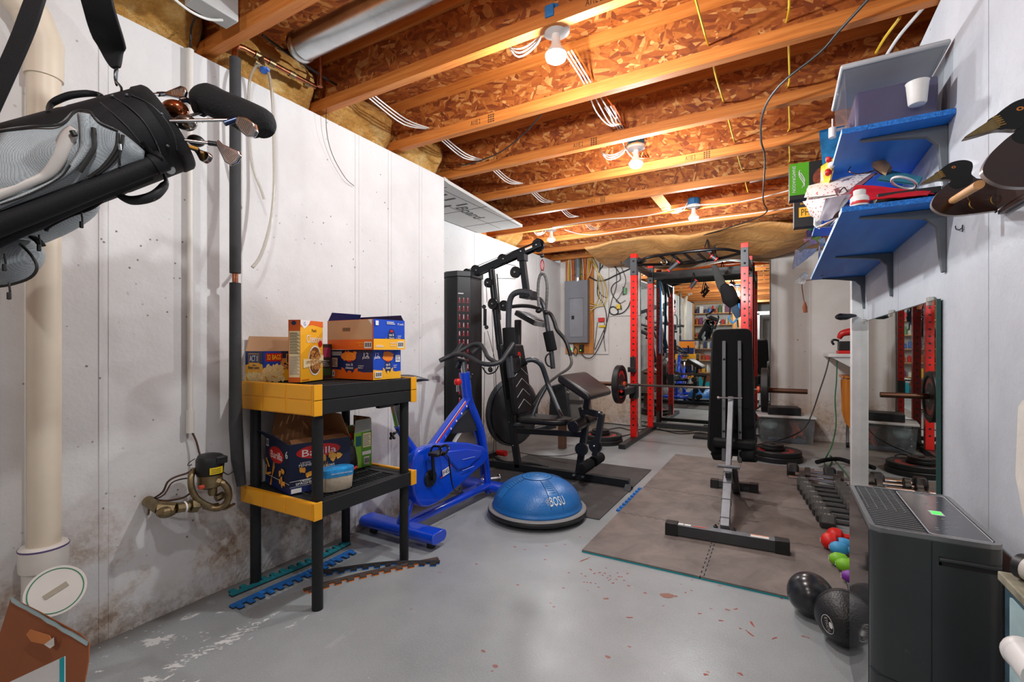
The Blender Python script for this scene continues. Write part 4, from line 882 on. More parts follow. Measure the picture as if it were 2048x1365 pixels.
def stad(r, L, n=12):
    return [(L/2+r*math.cos(-PI/2+PI*i/n), r*math.sin(-PI/2+PI*i/n)) for i in range(n+1)]+[(-L/2-r*math.cos(-PI/2+PI*i/n), -r*math.sin(-PI/2+PI*i/n)) for i in range(n+1)]
def loftst(m, secs, T):
    ps = [[T @ Vector((x, y, z)) for x, y in stad(r, L)] for r, L, z in secs]; n = len(ps[0])
    m.add([p for s_ in ps for p in s_], [(i*n+k, i*n+(k+1) % n, (i+1)*n+(k+1) % n, (i+1)*n+k) for i in range(len(ps)-1) for k in range(n)]+[tuple(range((len(ps)-1)*n, len(ps)*n))])
T = frame(c, (.35, 1, 0), (-1, .35, 0))
m = B(M('tan_label', '#cdbfa8', rough=.5, var=.15, vs=60)); loftst(m, [(.036, .06, 0), (.040, .065, .006), (.045, .07, .075)], T); m.build('cup_sides', t)
m = B(M('blue_film', '#2b8fd0', rough=.25, var=.35, vs=25)); loftst(m, [(.0455, .07, .066), (.047, .072, .09), (.046, .072, .10), (.03, .06, .106)], T); m.build('film_wrap', t)
m = B(WHT)
for k in range(5): m.text('SNACK', T @ Vector((-.03+.02*k, -.0478, .083)), (.35, 1, 0), (0, 0, 1), .018, .006)
m.build('lettering', t)
t = thing('snack_bag', 'black crinkled snack bag between the cartons on the lower deck', 'bag', (-1.99, 1.66, ZL))
B(M('black_foil', '#141012', rough=.25, var=.4, bump=.8, bs=50)).tube([(-1.94, 1.705, ZL), (-1.935, 1.70, ZL+.06), (-1.945, 1.70, ZL+.13), (-1.955, 1.71, ZL+.18)], [.03, .038, .034, .02], 12, flat=.6, smooth=3).build('bag_body', t)
B(RED).tube([(-1.915, 1.67, ZL+.035), (-1.90, 1.69, ZL+.04), (-1.90, 1.71, ZL+.045)], .008, 8).build('red_band', t)
# ================================================================== floor mats and foam edge strips
def mk_mat(name, a, b, scr='#b5aaa0', worn=.5):
    t = NT(name); base = t.ramp(t.noise(4, 7, .65, dist=.5), [(.3, a), (.7, b)])
    base = t.mix(t.math('MULTIPLY', t.ramp(t.vor(34, t.co((1, 1, 0))), [(.0, 1.0), (.07, 1.0), (.1, 0.0)]), t.math('MULTIPLY', t.ramp(t.noise(1.7, 4), [(.5, 0.0), (.6, 1.0)]), worn)), base, '#1d1b1a')
    t.set('Base Color', base); t.set('Roughness', .62); t.bump(t.noise(110, 4, .6), .25, .003); return t.m
MATB = mk_mat('worn_grey_brown_foam', '#5d5450', '#8a7f78'); MATK = mk_mat('dark_foam', '#2f2d2d', '#4b4846', worn=.1)
TEAL = M('teal_foam', '#10909a', rough=.7); FBLUE = M('blue_foam', '#1769b8', rough=.7, bump=.4, bs=200); FORG = M('orange_foam', '#e2781e', rough=.7); FBLK = M('black_foam', '#222021', rough=.8)
def teeth(x0, y0, x1, y1, n, amp, out, gap=.0):
    # saw of interlocking dovetails from (x0,y0) to (x1,y1), bulging to the left of travel when out=1
    pts = []; dx, dy = x1-x0, y1-y0; L = math.hypot(dx, dy); ux, uy = dx/L, dy/L; nx, ny = uy, -ux
    for i in range(n):
        a = L*(i+.25)/n; b = L*(i+.75)/n; f = L/n*.07
        for s, h in ((a, 0), (a-f, amp*out), (b+f, amp*out), (b, 0)):
            pts.append((x0+ux*s+nx*h, y0+uy*s+ny*h))
    return pts
MT = .014
xs = [-.955, -.34, .275]; ys = [2.45, 3.13, 3.80, 4.47, 5.14]
lbs = {(0, 0): 'foam floor tile at the near left corner by the dome trainer', (1, 0): 'foam floor tile at the near right corner by the black balls', (0, 1): 'foam floor tile with the left end of the long bench foot', (1, 1): 'foam floor tile between the bench foot and hexagonal dumbbells',
       (0, 2): 'foam floor tile with blue edge showing beside the gym mat', (1, 2): 'foam floor tile under the small far bench foot', (0, 3): 'foam floor tile at the far left corner toward the rack', (1, 3): 'foam floor tile at the far right by the weight plates'}
for i in range(2):
    for j in range(4):
        x0, x1, y0, y1 = xs[i], xs[i+1], ys[j], ys[j+1]; g = .0022
        pl = [(x0+g, y0+g)]
        if j > 0: pl += teeth(x0, y0+g, x1, y0+g, 12, .016, -1)
        pl.append((x1-g, y0+g))
        if i == 0: pl += teeth(x1-g, y0, x1-g, y1, 12, .016, 1)
        pl.append((x1-g, y1-g))
        if j < 3: pl += teeth(x1, y1-g, x0, y1-g, 12, .016, 1)[::1]
        pl.append((x0+g, y1-g))
        if i == 1: pl += teeth(x0+g, y1, x0+g, y0, 12, .016, -1)
        # an outward tooth of one tile needs the matching notch of its neighbour
        t = thing('foam_tile', lbs[(i, j)], 'floor mat', ((x0+x1)/2, (y0+y1)/2, 0), group='interlocking foam floor tiles')
        B(MATB).prism(pl, .007, MT).build('top_layer', t, sm=False)
        B(TEAL if j == 0 else FBLUE).prism([(x0+g, y0+g-.002 if j == 0 else y0+g), (x1-g, y0+g-.002 if j == 0 else y0+g), (x1-g, y1-g), (x0+g, y1-g)], 0, .0068).build('bottom_layer', t, sm=False)
for j, (ya, yb) in enumerate(((3.14, 3.79),)):
    b = B(FBLUE)
    for k in range(9): b.box(-.985, -.957, ya+.04+k*.07, ya+.075+k*.07, 0, .012)
    b.box(-.962, -.9565, ya, yb, 0, .006).build('foam_edge_strip', label='short blue toothed foam edge between the two mats', cat='foam strip')
t = thing('exercise_mat', 'large dark mat under the home gym', 'floor mat', (-1.65, 3.7, 0))
B(MATK).prism([(-1.03, 2.96), (-1.03, 4.40), (-2.30, 4.40), (-2.30, 3.16), (-1.67, 3.16), (-1.67, 2.96)], 0, .008).build('mat_sheet', t, bev=.003)
def strip(pts, m1, m2, lb, w=.035, th=.011, z=0, nt=14, side=1):
    t = thing('foam_edge_strip', lb, 'foam strip', (pts[0][0], pts[0][1], 0))
    pc, _ = catmull([Vector((a, b, 0)) for a, b in pts], 0, 10)
    L = [0]
    for a, b in zip(pc, pc[1:]): L.append(L[-1]+(b-a).length)
    def at(s):
        s = max(0, min(L[-1]-1e-6, s)); i = max(k for k in range(len(L)) if L[k] <= s); i = min(i, len(pc)-2); d = (pc[i+1]-pc[i]).normalized(); return pc[i]+d*(s-L[i]), Vector((d.y, -d.x, 0))*side
    for nm, mm, za, zb in (('foam_lower', m2, z, z+th/2), ('foam_upper', m1, z+th/2+.0003, z+th)):
        b = B(mm); N = nt*4
        for k in range(N):
            s0, s1 = L[-1]*k/N, L[-1]*(k+1)/N; p, n = at(s0); q, n2 = at(s1)
            o = w if (k % 4) in (1, 2) else w*.5
            vs = [p, q, q+n2*o, p+n*o]
            b.add([v+Vector((0, 0, za)) for v in vs]+[v+Vector((0, 0, zb)) for v in vs], [(3, 2, 1, 0), (4, 5, 6, 7), (0, 1, 5, 4), (1, 2, 6, 5), (2, 3, 7, 6), (3, 0, 4, 7)])
        b.build(nm, t, sm=False)
fx = lambda l: [tuple(P(a, b, z=0))[:2] for a, b in l]
strip(fx([(464, 1196), (560, 1156), (640, 1122), (702, 1090)]), M('teal_blue_foam', '#0f7f8c', rough=.8, bump=.5, bs=200), FBLK, 'teal toothed foam edge strip lying nearest the left wall', side=-1, w=.06)
strip(fx([(458, 1216), (540, 1178), (620, 1143), (700, 1103)]), FBLUE, FBLK, 'bright blue toothed foam edge strip beside the teal one', side=1, w=.06)
strip(fx([(620, 1150), (690, 1138), (780, 1127), (880, 1125)]), FBLK, FBLUE, 'black and blue foam edge strip crossing under the shelf', side=1, w=.05, nt=11)
strip(fx([(606, 1182), (680, 1160), (770, 1139), (875, 1118)]), M('brown_foam', '#4a3e38', rough=.8), FORG, 'dark and orange foam edge strip crossing the blue one', side=1, w=.05, th=.010, nt=11)
# ================================================================== half ball balance trainer
t = thing('balance_trainer', 'blue half ball balance trainer on a black base in front of the gym', 'balance trainer', (-1.43, 2.85, .008))
bc = Vector((-1.43, 2.85, .010)); R0 = .298; HD = .205
B(M('base_black', '#17181a', rough=.5)).lathe([(.25, 0), (.29, .004), (.33, .022), (.334, .038), (.330, .046), (.0, .046)], bc, seg=64).build('base', t)
B(M('base_grey_rim', '#8a8a88', rough=.45)).lathe([(.28, .046), (.328, .0465), (.331, .050), (.326, .056), (.29, .06)], bc, seg=64, cap=False).build('rim', t)
def domez(r): return .056+HD*math.sqrt(max(0, 1-(r/R0)**2))**.92
def dome_r(th): return R0*math.sin(th)
BDOME = NT('blue_dome_rubber'); BDOME.set('Base Color', BDOME.ramp(BDOME.noise(3, 3), [(.3, '#1a62a8'), (.7, '#2472ba')])); BDOME.set('Roughness', .36); BDOME.bump(BDOME.vor(95), .25, .003); BDOME = BDOME.m
BSM = M('blue_dome_smooth', '#2878be', rough=.32, var=.06)
m = B(BDOME); pr = [(R0*math.sin(PI/2*i/22), .056+HD*math.cos(PI/2*i/22)**.92) for i in range(22, -1, -1)]
pr = [(R0*.985, .05), (R0+.004, .058), (R0+.005, .07)]+pr[1:]
m.lathe(pr, bc, seg=72, cap=False).build('dome', t, ang=80)
def ondome(rr, an, h=.001): return bc+Vector((rr*math.cos(an), rr*math.sin(an), domez(rr)+h))
m = B(BSM)
m.lathe([(r, domez(r)+.0015) for r in (.100, .095, .07, .04, .001)], bc, seg=48, cap=False)
A0 = math.atan2(P(1110, 1040, D=2.95).y-2.85, P(1110, 1040, D=2.95).x+1.43)
for q in range(4):
    an = A0+q*PI/2
    m.grid(lambda a, b, an=an: ondome(.09+.185*a, an+(b-.5)*(.40+.2*a)/(1+1.6*a)*1.2, .0016), 14, 6)
m.build('smooth_bands', t, ang=80)
m = B(M('groove_blue', '#12406f', rough=.5))
for q in range(4):
    an = A0+q*PI/2
    for k in range(8):
        r = .108+.016*k; hw = .032/ r*.75
        m.tube([ondome(r, an-hw, .002), ondome(r, an, .002), ondome(r, an+hw, .002)], .0017, 5, smooth=3)
    for s in (-1, 1):
        m.tube([ondome(.098+.19*a/8, an+s*(.5)*(.40+.2*a/8)/(1+1.6*a/8)*1.25, .0015) for a in range(9)], .0022, 5)
m.tube([ondome(.10, 2*PI*k/40, .0015) for k in range(40)], .0022, 5, closed=True)
for rr in (.075, .05, .028): m.tube([ondome(rr, 2*PI*k/30, .0015) for k in range(30)], .0013, 5, closed=True)
m.build('grooves', t, ang=80)
vs, fs, asp = text_mesh('BOSU', .5); m = B(WHT)
m.add([ondome(.262-y*.036, A0+.05+x*.40, .0025+z*.001) for x, y, z in [(v[0], v[1], v[2]) for v in vs]], [f for f in fs])
for q in range(4):
    r_, a_ = .262+.008*math.sin(q*PI/2), A0+.05-.245+.03*math.cos(q*PI/2)
    m.tube([ondome(r_+.006*math.sin(k*PI/4), a_+.022*math.cos(k*PI/4), .003) for k in range(8)], .0010, 4, closed=True)
m.build('lettering', t, sm=False)
# ================================================================== spin bike (stands along y, seat toward the camera)
BB = NT('blue_bike_paint'); BB.set('Base Color', '#0846d2'); BB.set('Roughness', .22); BB.set('Coat Weight', .6); BB.set('Coat Roughness', .05); BB = BB.m
BX = -1.93
t = thing('exercise_bike', 'bright blue spin bike with a black handlebar beside the plastic shelf', 'exercise bike', (BX, 2.5, 0))
S = lambda u, v, x=BX: P(u, v, x=x)
def oval(m, x0, x1, y, z, ry, rz, n=24):
    m.add([(x, y+ry*math.cos(2*PI*k/n), z+rz*math.sin(2*PI*k/n)*1.0) for x in (x0, x1) for k in range(n)], [(k, (k+1) % n, n+(k+1) % n, n+k) for k in range(n)]+[tuple(reversed(range(n))), tuple(range(n, 2*n))]); return m
def foot(y, x0, x1, nm):
    m = B(BB); T = frame((x0, y, .068), (0, 1, 0), (0, 0, 1)); r = .032; w = .033
    pl = [(w+r*math.cos(a), r*math.sin(a)) for a in [(-90+15*i)*PI/180 for i in range(13)]]+[(-w-r*math.cos(a), -r*math.sin(a)) for a in [(-90+15*i)*PI/180 for i in range(13)]]
    m.prism(pl, 0, x1-x0, T); o = m.build(nm, t, bev=.003)
    for xx in (x0+.06, x1-.06): B(BLK).cyl((xx, y, 0), (xx, y, .04), .025, 16).build('leveling_foot', t)
foot(2.09, -2.23, -1.66, 'rear_stabiliser'); foot(3.05, -2.22, -1.70, 'front_stabiliser')
B(BB).beam((BX, 2.1, .085), (BX, 3.05, .085), .065, .05).build('base_beam', t, bev=.02, seg=3)
B(BB).tube([S(800, 1072), S(808, 1035), S(822, 990), S(835, 950)], [.045, .04, .036, .034], 14, flat=.7, smooth=3).build('rear_stay', t)
B(BB).tube([S(795, 852), S(812, 880), S(826, 905), S(836, 930)], [.022, .026, .035, .04], 14, smooth=3).build('seat_tube', t)
B(CHROME).beam(S(787, 800), S(799, 856), .03, .045, (0, 1, 0)).build('seat_post', t, bev=.004)
B(DKMET).beam(S(755, 813), S(800, 806), .03, .025).build('seat_slider', t, bev=.003)
sd = S(782, 795)
B(M('black_vinyl_saddle', '#161618', rough=.4)).tube([Vector((BX, 1.97, .925)), Vector((BX, 2.04, .94)), Vector((BX, 2.14, .945)), Vector((BX, 2.26, .935)), Vector((BX, 2.30, .93))], [.05, .10, .075, .03, .02], 16, flat=.35, smooth=4).build('saddle', t)
k = S(784, 872, BX+.03); kb = B(BLK).ball(k, .012, 12, 8)
for q in range(4): kb.ball(k+Vector((.004, .018*math.cos(q*PI/2+.7), .018*math.sin(q*PI/2+.7))), .009, 10, 6)
kb.cyl(k, S(797, 862), .006, 8).build('seat_knob', t)
# down tube with stars, fork, head
a, b = S(936, 796), S(858, 905)
B(BB).tube([a+Vector((0, 0, .0)), a+(b-a)*.35, b], [.034, .042, .045], 18, flat=.75).build('down_tube', t)
B(BB).tube([S(930, 755), S(936, 800), S(950, 835), S(963, 870), S(971, 925), S(977, 985)], [.034, .036, .034, .03, .028, .027], 18, smooth=4).build('front_fork', t)
B(BB).cyl(S(929, 745), S(934, 790), .036, 20).build('head_tube', t)
B(CHROME).cyl(S(926, 722), S(929, 748), .022, 16).build('handlebar_post', t)
B(M('knob_red', '#d01818', rough=.3)).lathe([(.0, 0), (.02, 0), (.026, .012), (.025, .03), (.018, .04), (0, .042)], S(916, 770, BX+.03), (0, -.1, 1), 18).build('tension_knob', t, label='red tension knob')
B(CHROME).cyl(S(916, 784, BX+.03), S(916, 768, BX+.03), .012, 14).build('knob_stem', t)
# stripe with stars on the tube
d = (b-a).normalized(); nrm = (Vector((0, 0, EYE))-((a+b)/2)).normalized(); nrm = Vector((1, -.25, .1)).normalized(); e = d.cross(nrm).normalized()
m = B(WHT)
for q in range(6):
    c = a+(b-a)*(.16+.14*q)+nrm*.043-e*.006
    T = frame(c, e, d); m.add([(.0105*(1 if k % 2 == 0 else .42)*math.sin(k*PI/5), .0105*(1 if k % 2 == 0 else .42)*math.cos(k*PI/5), 0) for k in range(10)], [tuple(range(10))], T)
m.build('white_stars', t, sm=False)
for off, mm, ww in ((.016, RED, .008), (.024, WHT, .003)):
    p0 = a+(b-a)*.12+nrm*.038-e*(-off)*-1*-1; p1 = a+(b-a)*.98+nrm*.038+e*off
    B(mm).beam(a+(b-a)*.12+nrm*.037+e*off, p1, ww, .003, nrm).build('stripe', t)
B(M('brake_plate', '#2b2d31', rough=.4)).prism([(S(*p).y, S(*p).z) for p in ((902, 868), (905, 850), (935, 818), (949, 840), (952, 862), (925, 866))], -.01, .01, frame((BX-.0, 0, 0), (0, 1, 0), (0, 0, 1))).build('brake_cover', t, bev=.003)
# flywheel
fc = S(936, 919, BX-.03)
fw = B(CHROME).lathe([(.205, -.018), (.226, -.018), (.228, -.012), (.228, .012), (.226, .018), (.205, .018)], fc, (1, 0, 0), 56).build('flywheel_rim', t)
m = B(M('flywheel_black', '#151619', rough=.35)).lathe([(.0, -.006), (.206, -.006), (.206, .006), (0, .006)], fc, (1, 0, 0), 56).cyl(fc-Vector((.03, 0, 0)), fc+Vector((.04, 0, 0)), .03, 18)
m.build('flywheel_disc', t)
m = B(M('aluminium', '#a8adb2', rough=.35, metal=.9))
for q in range(5):
    an = q*2*PI/5+.3; c1 = fc+Vector((.009, .05*math.cos(an), .05*math.sin(an))); c2 = fc+Vector((.009, .19*math.cos(an), .19*math.sin(an)))
    m.beam(c1, c2, .035, .004, (1, 0, 0))
m.build('flywheel_spokes', t)
# chain guard
pts = [(820, 922), (824, 908), (833, 900), (850, 892), (872, 887), (900, 884), (935, 886), (962, 893), (972, 903), (972, 915), (960, 930), (941, 946), (922, 963), (905, 978), (885, 996), (866, 1008), (850, 1014), (838, 1013), (828, 1004), (821, 985), (818, 955)]
pl = [(S(*p, BX+.05).y, S(*p, BX+.05).z) for p in pts]
T = frame((BX+.02, 0, 0), (0, 1, 0), (0, 0, 1))
B(BB).prism(pl, 0, .055, T).build('chain_guard', t, bev=.012, seg=4)
cy = sum(p[0] for p in pl)/len(pl); cz = sum(p[1] for p in pl)/len(pl)
pl2 = [(S(*p, BX+.08).y, S(*p, BX+.08).z) for p in ((885, 905), (930, 898), (962, 902), (962, 912), (935, 935), (915, 940), (895, 920))]
B(BB).prism(pl2, .05, .068, T).build('guard_panel', t, bev=.008, seg=3)
for (p, q) in (((925, 920), (950, 914)), ((925, 942), (948, 933))):
    B(M('guard_line', '#9fb6ee', rough=.4)).cyl(S(*p, BX+.09), S(*q, BX+.09), .0018, 6).build('guard_line', t)
hc = S(860, 957, BX+.075)
B(BLK).lathe([(.0, 0), (.052, 0), (.055, .004), (.052, .010), (.02, .014), (.0, .014)], hc, (1, 0, 0), 36).build('crank_cover', t)
m = B(DKMET)
for q in range(5): m.ball(hc+Vector((.010, .038*math.cos(q*1.257), .038*math.sin(q*1.257))), .005, 8, 6)
m.cyl(hc, hc+Vector((.035, 0, 0)), .012, 14).build('crank_bolts', t)
pc = S(874, 908, BX+.14)
B(BLK).beam(hc+Vector((.03, 0, 0)), pc+Vector((-.035, 0, 0)), .02, .014, (1, 0, 0)).build('crank_arm', t, bev=.004)
pb = B(BLK).cbox(pc+Vector((0, 0, 0)), .075, .085, .022).build('pedal', t, bev=.006)
B(M('pedal_cage', '#1b1c1f', rough=.25, metal=.5)).tube([pc+Vector((-.03, .04, -.01)), pc+Vector((-.03, .07, .02)), pc+Vector((0, .085, .035)), pc+Vector((.03, .07, .02)), pc+Vector((.03, .04, -.01))], .009, 8, flat=.6, smooth=4).tube([pc+Vector((-.035, -.02, 0)), pc+Vector((-.03, 0, .04)), pc+Vector((.03, 0, .04)), pc+Vector((.035, -.02, 0))], .007, 8, flat=.5, smooth=4).cyl(pc+Vector((-.04, .01, .0)), pc+Vector((.045, .01, 0)), .012, 12).build('toe_cage', pb)
B(BLK).tube([pc+Vector((.03, .02, .0)), pc+Vector((.03, .07, -.03)), pc+Vector((.01, .11, -.10)), S(906, 975, BX+.13), S(917, 985, BX+.12), S(922, 975, BX+.12)], .006, 6, flat=.4, smooth=5).build('pedal_strap', t)
m = B(WHT); c = S(892, 944, BX+.081)
T = frame(c, (0, 1, .18), (0, -.18, 1)); m.box(-.035, .04, -.02, .022, 0, .001, T).use(NAVY).text('F45', T @ Vector((0, .001, .0016)), (0, 1, .18), (0, -.18, 1), .055, .026, .0004)
m.use(RED).box(-.06, -.036, -.02, -.013, 0, .001, T).box(.04, .06, .014, .021, 0, .001, T); m.build('badge', t, sm=False)
# handlebar
HB = M('handlebar_rubber', '#26282c', rough=.5, var=.1)
B(HB).tube([S(880, 722, -2.12), S(900, 713, -2.08), S(922, 709, -2.0), S(942, 716, -1.92), S(962, 727, -1.82), S(985, 729, -1.74), S(1003, 722, -1.71), S(1014, 706, -1.70), S(1026, 688, -1.70)], .0165, 14, smooth=5).build('handlebar', t)
B(HB).tube([S(924, 688, -2.20), S(910, 706, -2.2), S(897, 716, -2.16)], .017, 14, smooth=4).build('bar_horn', t)
B(HB).tube([S(902, 712, -2.1), S(925, 700, -2.06), S(945, 690, -2.0), S(962, 690, -1.92), S(970, 703, -1.86), S(977, 716, -1.82), S(992, 725, -1.76)], .0155, 14, smooth=5).build('inner_bar', t)
B(HB).tube([S(945, 707, -2.0), S(952, 700, -1.98), S(962, 690, -1.96)], .021, 14).build('grip_pad', t)
m = B(BLK).cyl(S(922, 724), S(916, 735, BX-.04), .018, 14).cyl(S(912, 718, BX+.02), S(930, 722), .016, 12).build('bar_clamp', t)
m = B(BLK).tube([S(965, 735, -1.8), S(975, 748, -1.8), S(990, 744, -1.76), S(997, 732, -1.74)], .005, 8, smooth=4).lathe([(.0, 0), (.02, 0), (.02, .008), (0, .008)], S(980, 740, -1.78), (1, -.3, .2), 16).build('bottle_cage', t)
m = B(BLK).ball(S(940, 757, BX+.03), .01, 10, 8).ball(S(944, 750, BX+.03), .01, 10, 8).cyl(S(930, 760), S(944, 752, BX+.03), .006, 8).build('height_knob', t)
# chrome dumbbell-like bar end lying by the bike
t = thing('chrome_bar', 'chrome bar end lying on the dark mat between bike and dome', 'bar', (-1.75, 3.15, .01))
p = P(997, 957, z=.045); q = P(955, 962, z=.045)
B(CHROME).cyl(q, p, .014, 14).lathe([(.0, 0), (.034, 0), (.034, .006), (.03, .008), (0, .008)], p, (p-q), 24).build('bar_end', t)
# ================================================================== home gym (in the plane y = 3.75, user faces right)
GM = M('gym_charcoal_paint', '#1c2024', spec=.35, rough=.38, var=.12); VIN = M('black_vinyl', '#151517', rough=.34, var=.15, bump=.2, bs=90); FG = M('foam_grip', '#161719', spec=.2, rough=.85, bump=.4, bs=250); BOLT = M('zinc_bolt', '#b8bcc2', rough=.3, metal=.9); PUL = M('pulley_black', '#121315', rough=.4); CBL = M('steel_cable_black', '#1a1a1a', rough=.4)
GREYT = M('grey_tube_paint', '#45494e', rough=.32, metal=.5)
t = thing('home_gym', 'black multi station home gym standing on the dark mat', 'home gym', (-1.7, 3.75, .008))
G = lambda u, v, dy=0.0: P(u, v, y=3.75+dy)
def bar(nm, p, q, w=.05, h=.05, m=GM, up=(0, 1, 0), par=t, bev=.004): return B(m).beam(p, q, w, h, up).build(nm, par, bev=bev)
B(GM).box(-2.95, -1.052, 3.725, 3.775, .012, .072).build('base_beam', t, bev=.003)
B(GM).box(-2.6, -2.54, 3.35, 4.2, .012, .06).build('rear_foot', t, bev=.003)
B(GREYT).prism([(-.06, .009), (0, .045), (.06, .009), (.05, .009), (0, .038), (-.05, .009)], -.025, .025, frame((-1.045, 3.70, 0), (0, 1, 0), (0, 0, 1))).build('front_foot_bracket', t)
# weight tower with chart
x0, x1 = -2.82, -2.55
tw = B(M('tower_shroud', '#1b1d20', rough=.4)).prism([(-2.82, 3.62), (-2.74, 3.56), (-2.62, 3.56), (-2.54, 3.66), (-2.54, 3.86), (-2.82, 3.86)], .072, 1.80).build('weight_tower', t, bev=.004)
B(M('tower_cap', '#33363a', rough=.4)).prism([(-2.83, 3.61), (-2.745, 3.55), (-2.615, 3.55), (-2.53, 3.65), (-2.53, 3.87), (-2.83, 3.87)], 1.80, 1.852).build('tower_cap', t, bev=.004)
e0 = Vector((-2.62, 3.56, 0)); e1 = Vector((-2.54, 3.66, 0)); ex = (e1-e0).normalized(); wd = (e1-e0).length; T = frame(e0, ex, (0, 0, 1))
pn = B(M('chart_black', '#141013', rough=.35)).box(.004, wd-.004, .25, 1.66, 0, .002, T); figs = M('chart_red_figures', '#b02a36', rough=.5); figp = M('chart_pink_figures', '#d0a0a8', rough=.5)
pn.use(WHT).box(.008, .06, 1.635, 1.645, .002, .0025, T)
rnd = random.Random(3)
for r in range(16):
    for c in range(3):
        zc = 1.58-r*.078; xc = .022+.04*c
        pn.use(figs if (r > 9 or rnd.random() < .75) else figp)
        pn.box(xc-.006, xc+.006, zc-.02, zc+.014, .002, .0024, T); pn.use(figp).box(xc-.004, xc+.004, zc+.008, zc+.02, .0024, .0027, T); pn.use(figs).box(xc-.013, xc+.013, zc-.028, zc-.024, .002, .0026, T)
pn.build('exercise_chart', t, sm=False, label='black exercise chart with red figures')
st = B(M('weight_stack', '#17181a', rough=.5))
for k in range(9): st.box(-2.97, -2.825, 3.60, 3.80, .10+.095*k, .188+.095*k)
st.build('weight_stack', t, bev=.003)
# boom and masts
bo0, bo1 = G(930, 556), G(1084, 488)
bm = B(GM)
for dy in (-.035, .03): bm.beam(bo0+Vector((0, dy, 0)), bo1+Vector((0, dy, 0)), .006, .062, (0, 0, 1))
bm.beam(bo0+Vector((.05, 0, 0)), bo1-Vector((.06, 0, .02)), .05, .03, (0, 0, 1)); bm.build('boom', t, bev=.002)
B(WHT).beam(G(1050, 499, -.04), G(1064, 493, -.04), .001, .022, (0, 0, 1)).use(M('orange_print')).beam(G(1050, 497, -.041), G(1064, 491, -.041), .001, .005, (0, 0, 1)).build('warning_sticker', t)
def pulley(u, v, r=.045, dy=0, par=t):
    c = G(u, v, dy); o = B(PUL).lathe([(.010, -.010), (r*.80, -.006), (r, -.012), (r*.93, -.003), (r*.93, .003), (r, .012), (r*.80, .006), (.010, .010)], c, (0, 1, 0), 24).use(BOLT).cyl(c-Vector((0, .022, 0)), c+Vector((0, .022, 0)), .008, 8).build('pulley', par); return o
for u, v, r, dy in ((951, 541, .05, 0), (1005, 519, .05, 0), (1076, 491, .06, 0), (1031, 545, .052, -.03), (977, 566, .045, -.03), (986, 608, .052, -.05), (1008, 612, .05, -.02), (934, 547, .045, 0)): pulley(u, v, r, dy)
B(GM).tube([G(983, 538), G(990, 600), G(999, 690)], .026, 4).build('rear_mast', t, ang=30)
bar('rear_mast_face', G(983, 540), G(1000, 700), .055, .04, GM)
bar('rear_mast_lower', G(1000, 690), G(1037, 936), .055, .05)
B(GREYT).beam(G(994, 548, -.028), G(1001, 640, -.028), .004, .02, (0, 1, 0)).build('slot_plate', t)
bar('hanger', G(1043, 505), G(1053, 585), .055, .045); B(GM).cbox(G(1045, 512), .075, .075, .10).build('hanger_bracket', t, bev=.004)
B(BOLT).ball(G(1041, 503, -.045), .009, 10, 6).ball(G(1006, 518, -.045), .008, 10, 6).ball(G(952, 541, -.045), .008, 10, 6).ball(G(1072, 490, -.045), .009, 10, 6).build('boom_bolts', t)
# press arm
pa = t
B(GM).cyl(G(1053, 590, -.32), G(1062, 592, .32), .028, 16).build('press_crossbar', t)
B(GM).cbox(G(1056, 590), .10, .16, .07).build('press_bracket', t, bev=.006)
def parm(dy, pts, foam, grip, nm):
    B(GREYT).tube([G(a, b, dy) for a, b in pts], .024, 14, smooth=5).build('press_arm', t)
    B(FG).cyl(G(*foam[0], dy), G(*foam[1], dy), .052, 22).build('foam_pad', t, bev=.006)
parm(-.42, [(1062, 586), (1040, 584), (1024, 592), (1018, 615), (1017, 660), (1018, 705)], ((1017, 656), (1020, 712)), None, 0)
parm(.40, [(1062, 596), (1078, 598), (1087, 612), (1092, 635), (1096, 660), (1102, 700), (1106, 738)], ((1096, 664), (1104, 702)), None, 1)
B(BLK).tube([G(1101, 706, .34), G(1093, 712, .32), (G(1091, 722, .32)), G(1096, 732, .33), G(1105, 734, .36)], .008, 8, smooth=4).build('hand_ring', t)
B(GREYT).tube([G(1016, 712, -.42), G(1018, 740, -.42), G(1020, 756, -.42)], .02, 12).build('lower_press_handle', t)
B(M('handle_loop_black', '#131416', rough=.3)).tube([G(1026, 714, -.30), G(1038, 714, -.30), G(1041, 728, -.30), G(1038, 742, -.30), G(1028, 746, -.30)], .010, 10, smooth=4).build('hand_loop', t)
# head rest plate below crossbar
# back pad with chevrons
def pad(nm, tl, tr, br, bl, th, dy, bevw=.014, m=VIN): pass
bp = B(VIN); c0 = G(1030, 690, 0); c1 = G(1045, 828, 0)
axb = (c0-c1).normalized(); nb = Vector((1, 0, 0)); nb = (nb-axb*nb.dot(axb)).normalized(); wbk = Vector((0, 1, 0))
T = Matrix(((0, axb.x, nb.x, c1.x), (1, axb.y, nb.y, c1.y), (0, axb.z, nb.z, c1.z), (0, 0, 0, 1)))
Lb = (c0-c1).length
bp.prism([(-.13, .0), (.13, .0), (.15, .06), (.15, Lb*.55), (.11, Lb), (-.11, Lb), (-.15, Lb*.55), (-.15, .06)], -.03, .03, T).build('back_pad', t, bev=.016, seg=4)
m = B(M('chevron_stitch', '#d0d2d5', rough=.4))
for k in range(4):
    y0 = Lb*(.16+.15*k); m.tube([T @ Vector((-.12, y0-.04, .032)), T @ Vector((0, y0+.03, .033)), T @ Vector((.12, y0-.04, .032))], .0022, 5)
m.build('chevron_trim', t)
B(RED).lathe([(.0, 0), (.018, .0), (.018, .003), (0, .003)], T @ Vector((0, Lb*.85, .031)), nb, 20).lathe([(.022, 0), (.026, .0), (.026, .003), (.022, .003)], T @ Vector((0, Lb*.85, .031)), nb, 20).build('red_logo', t)
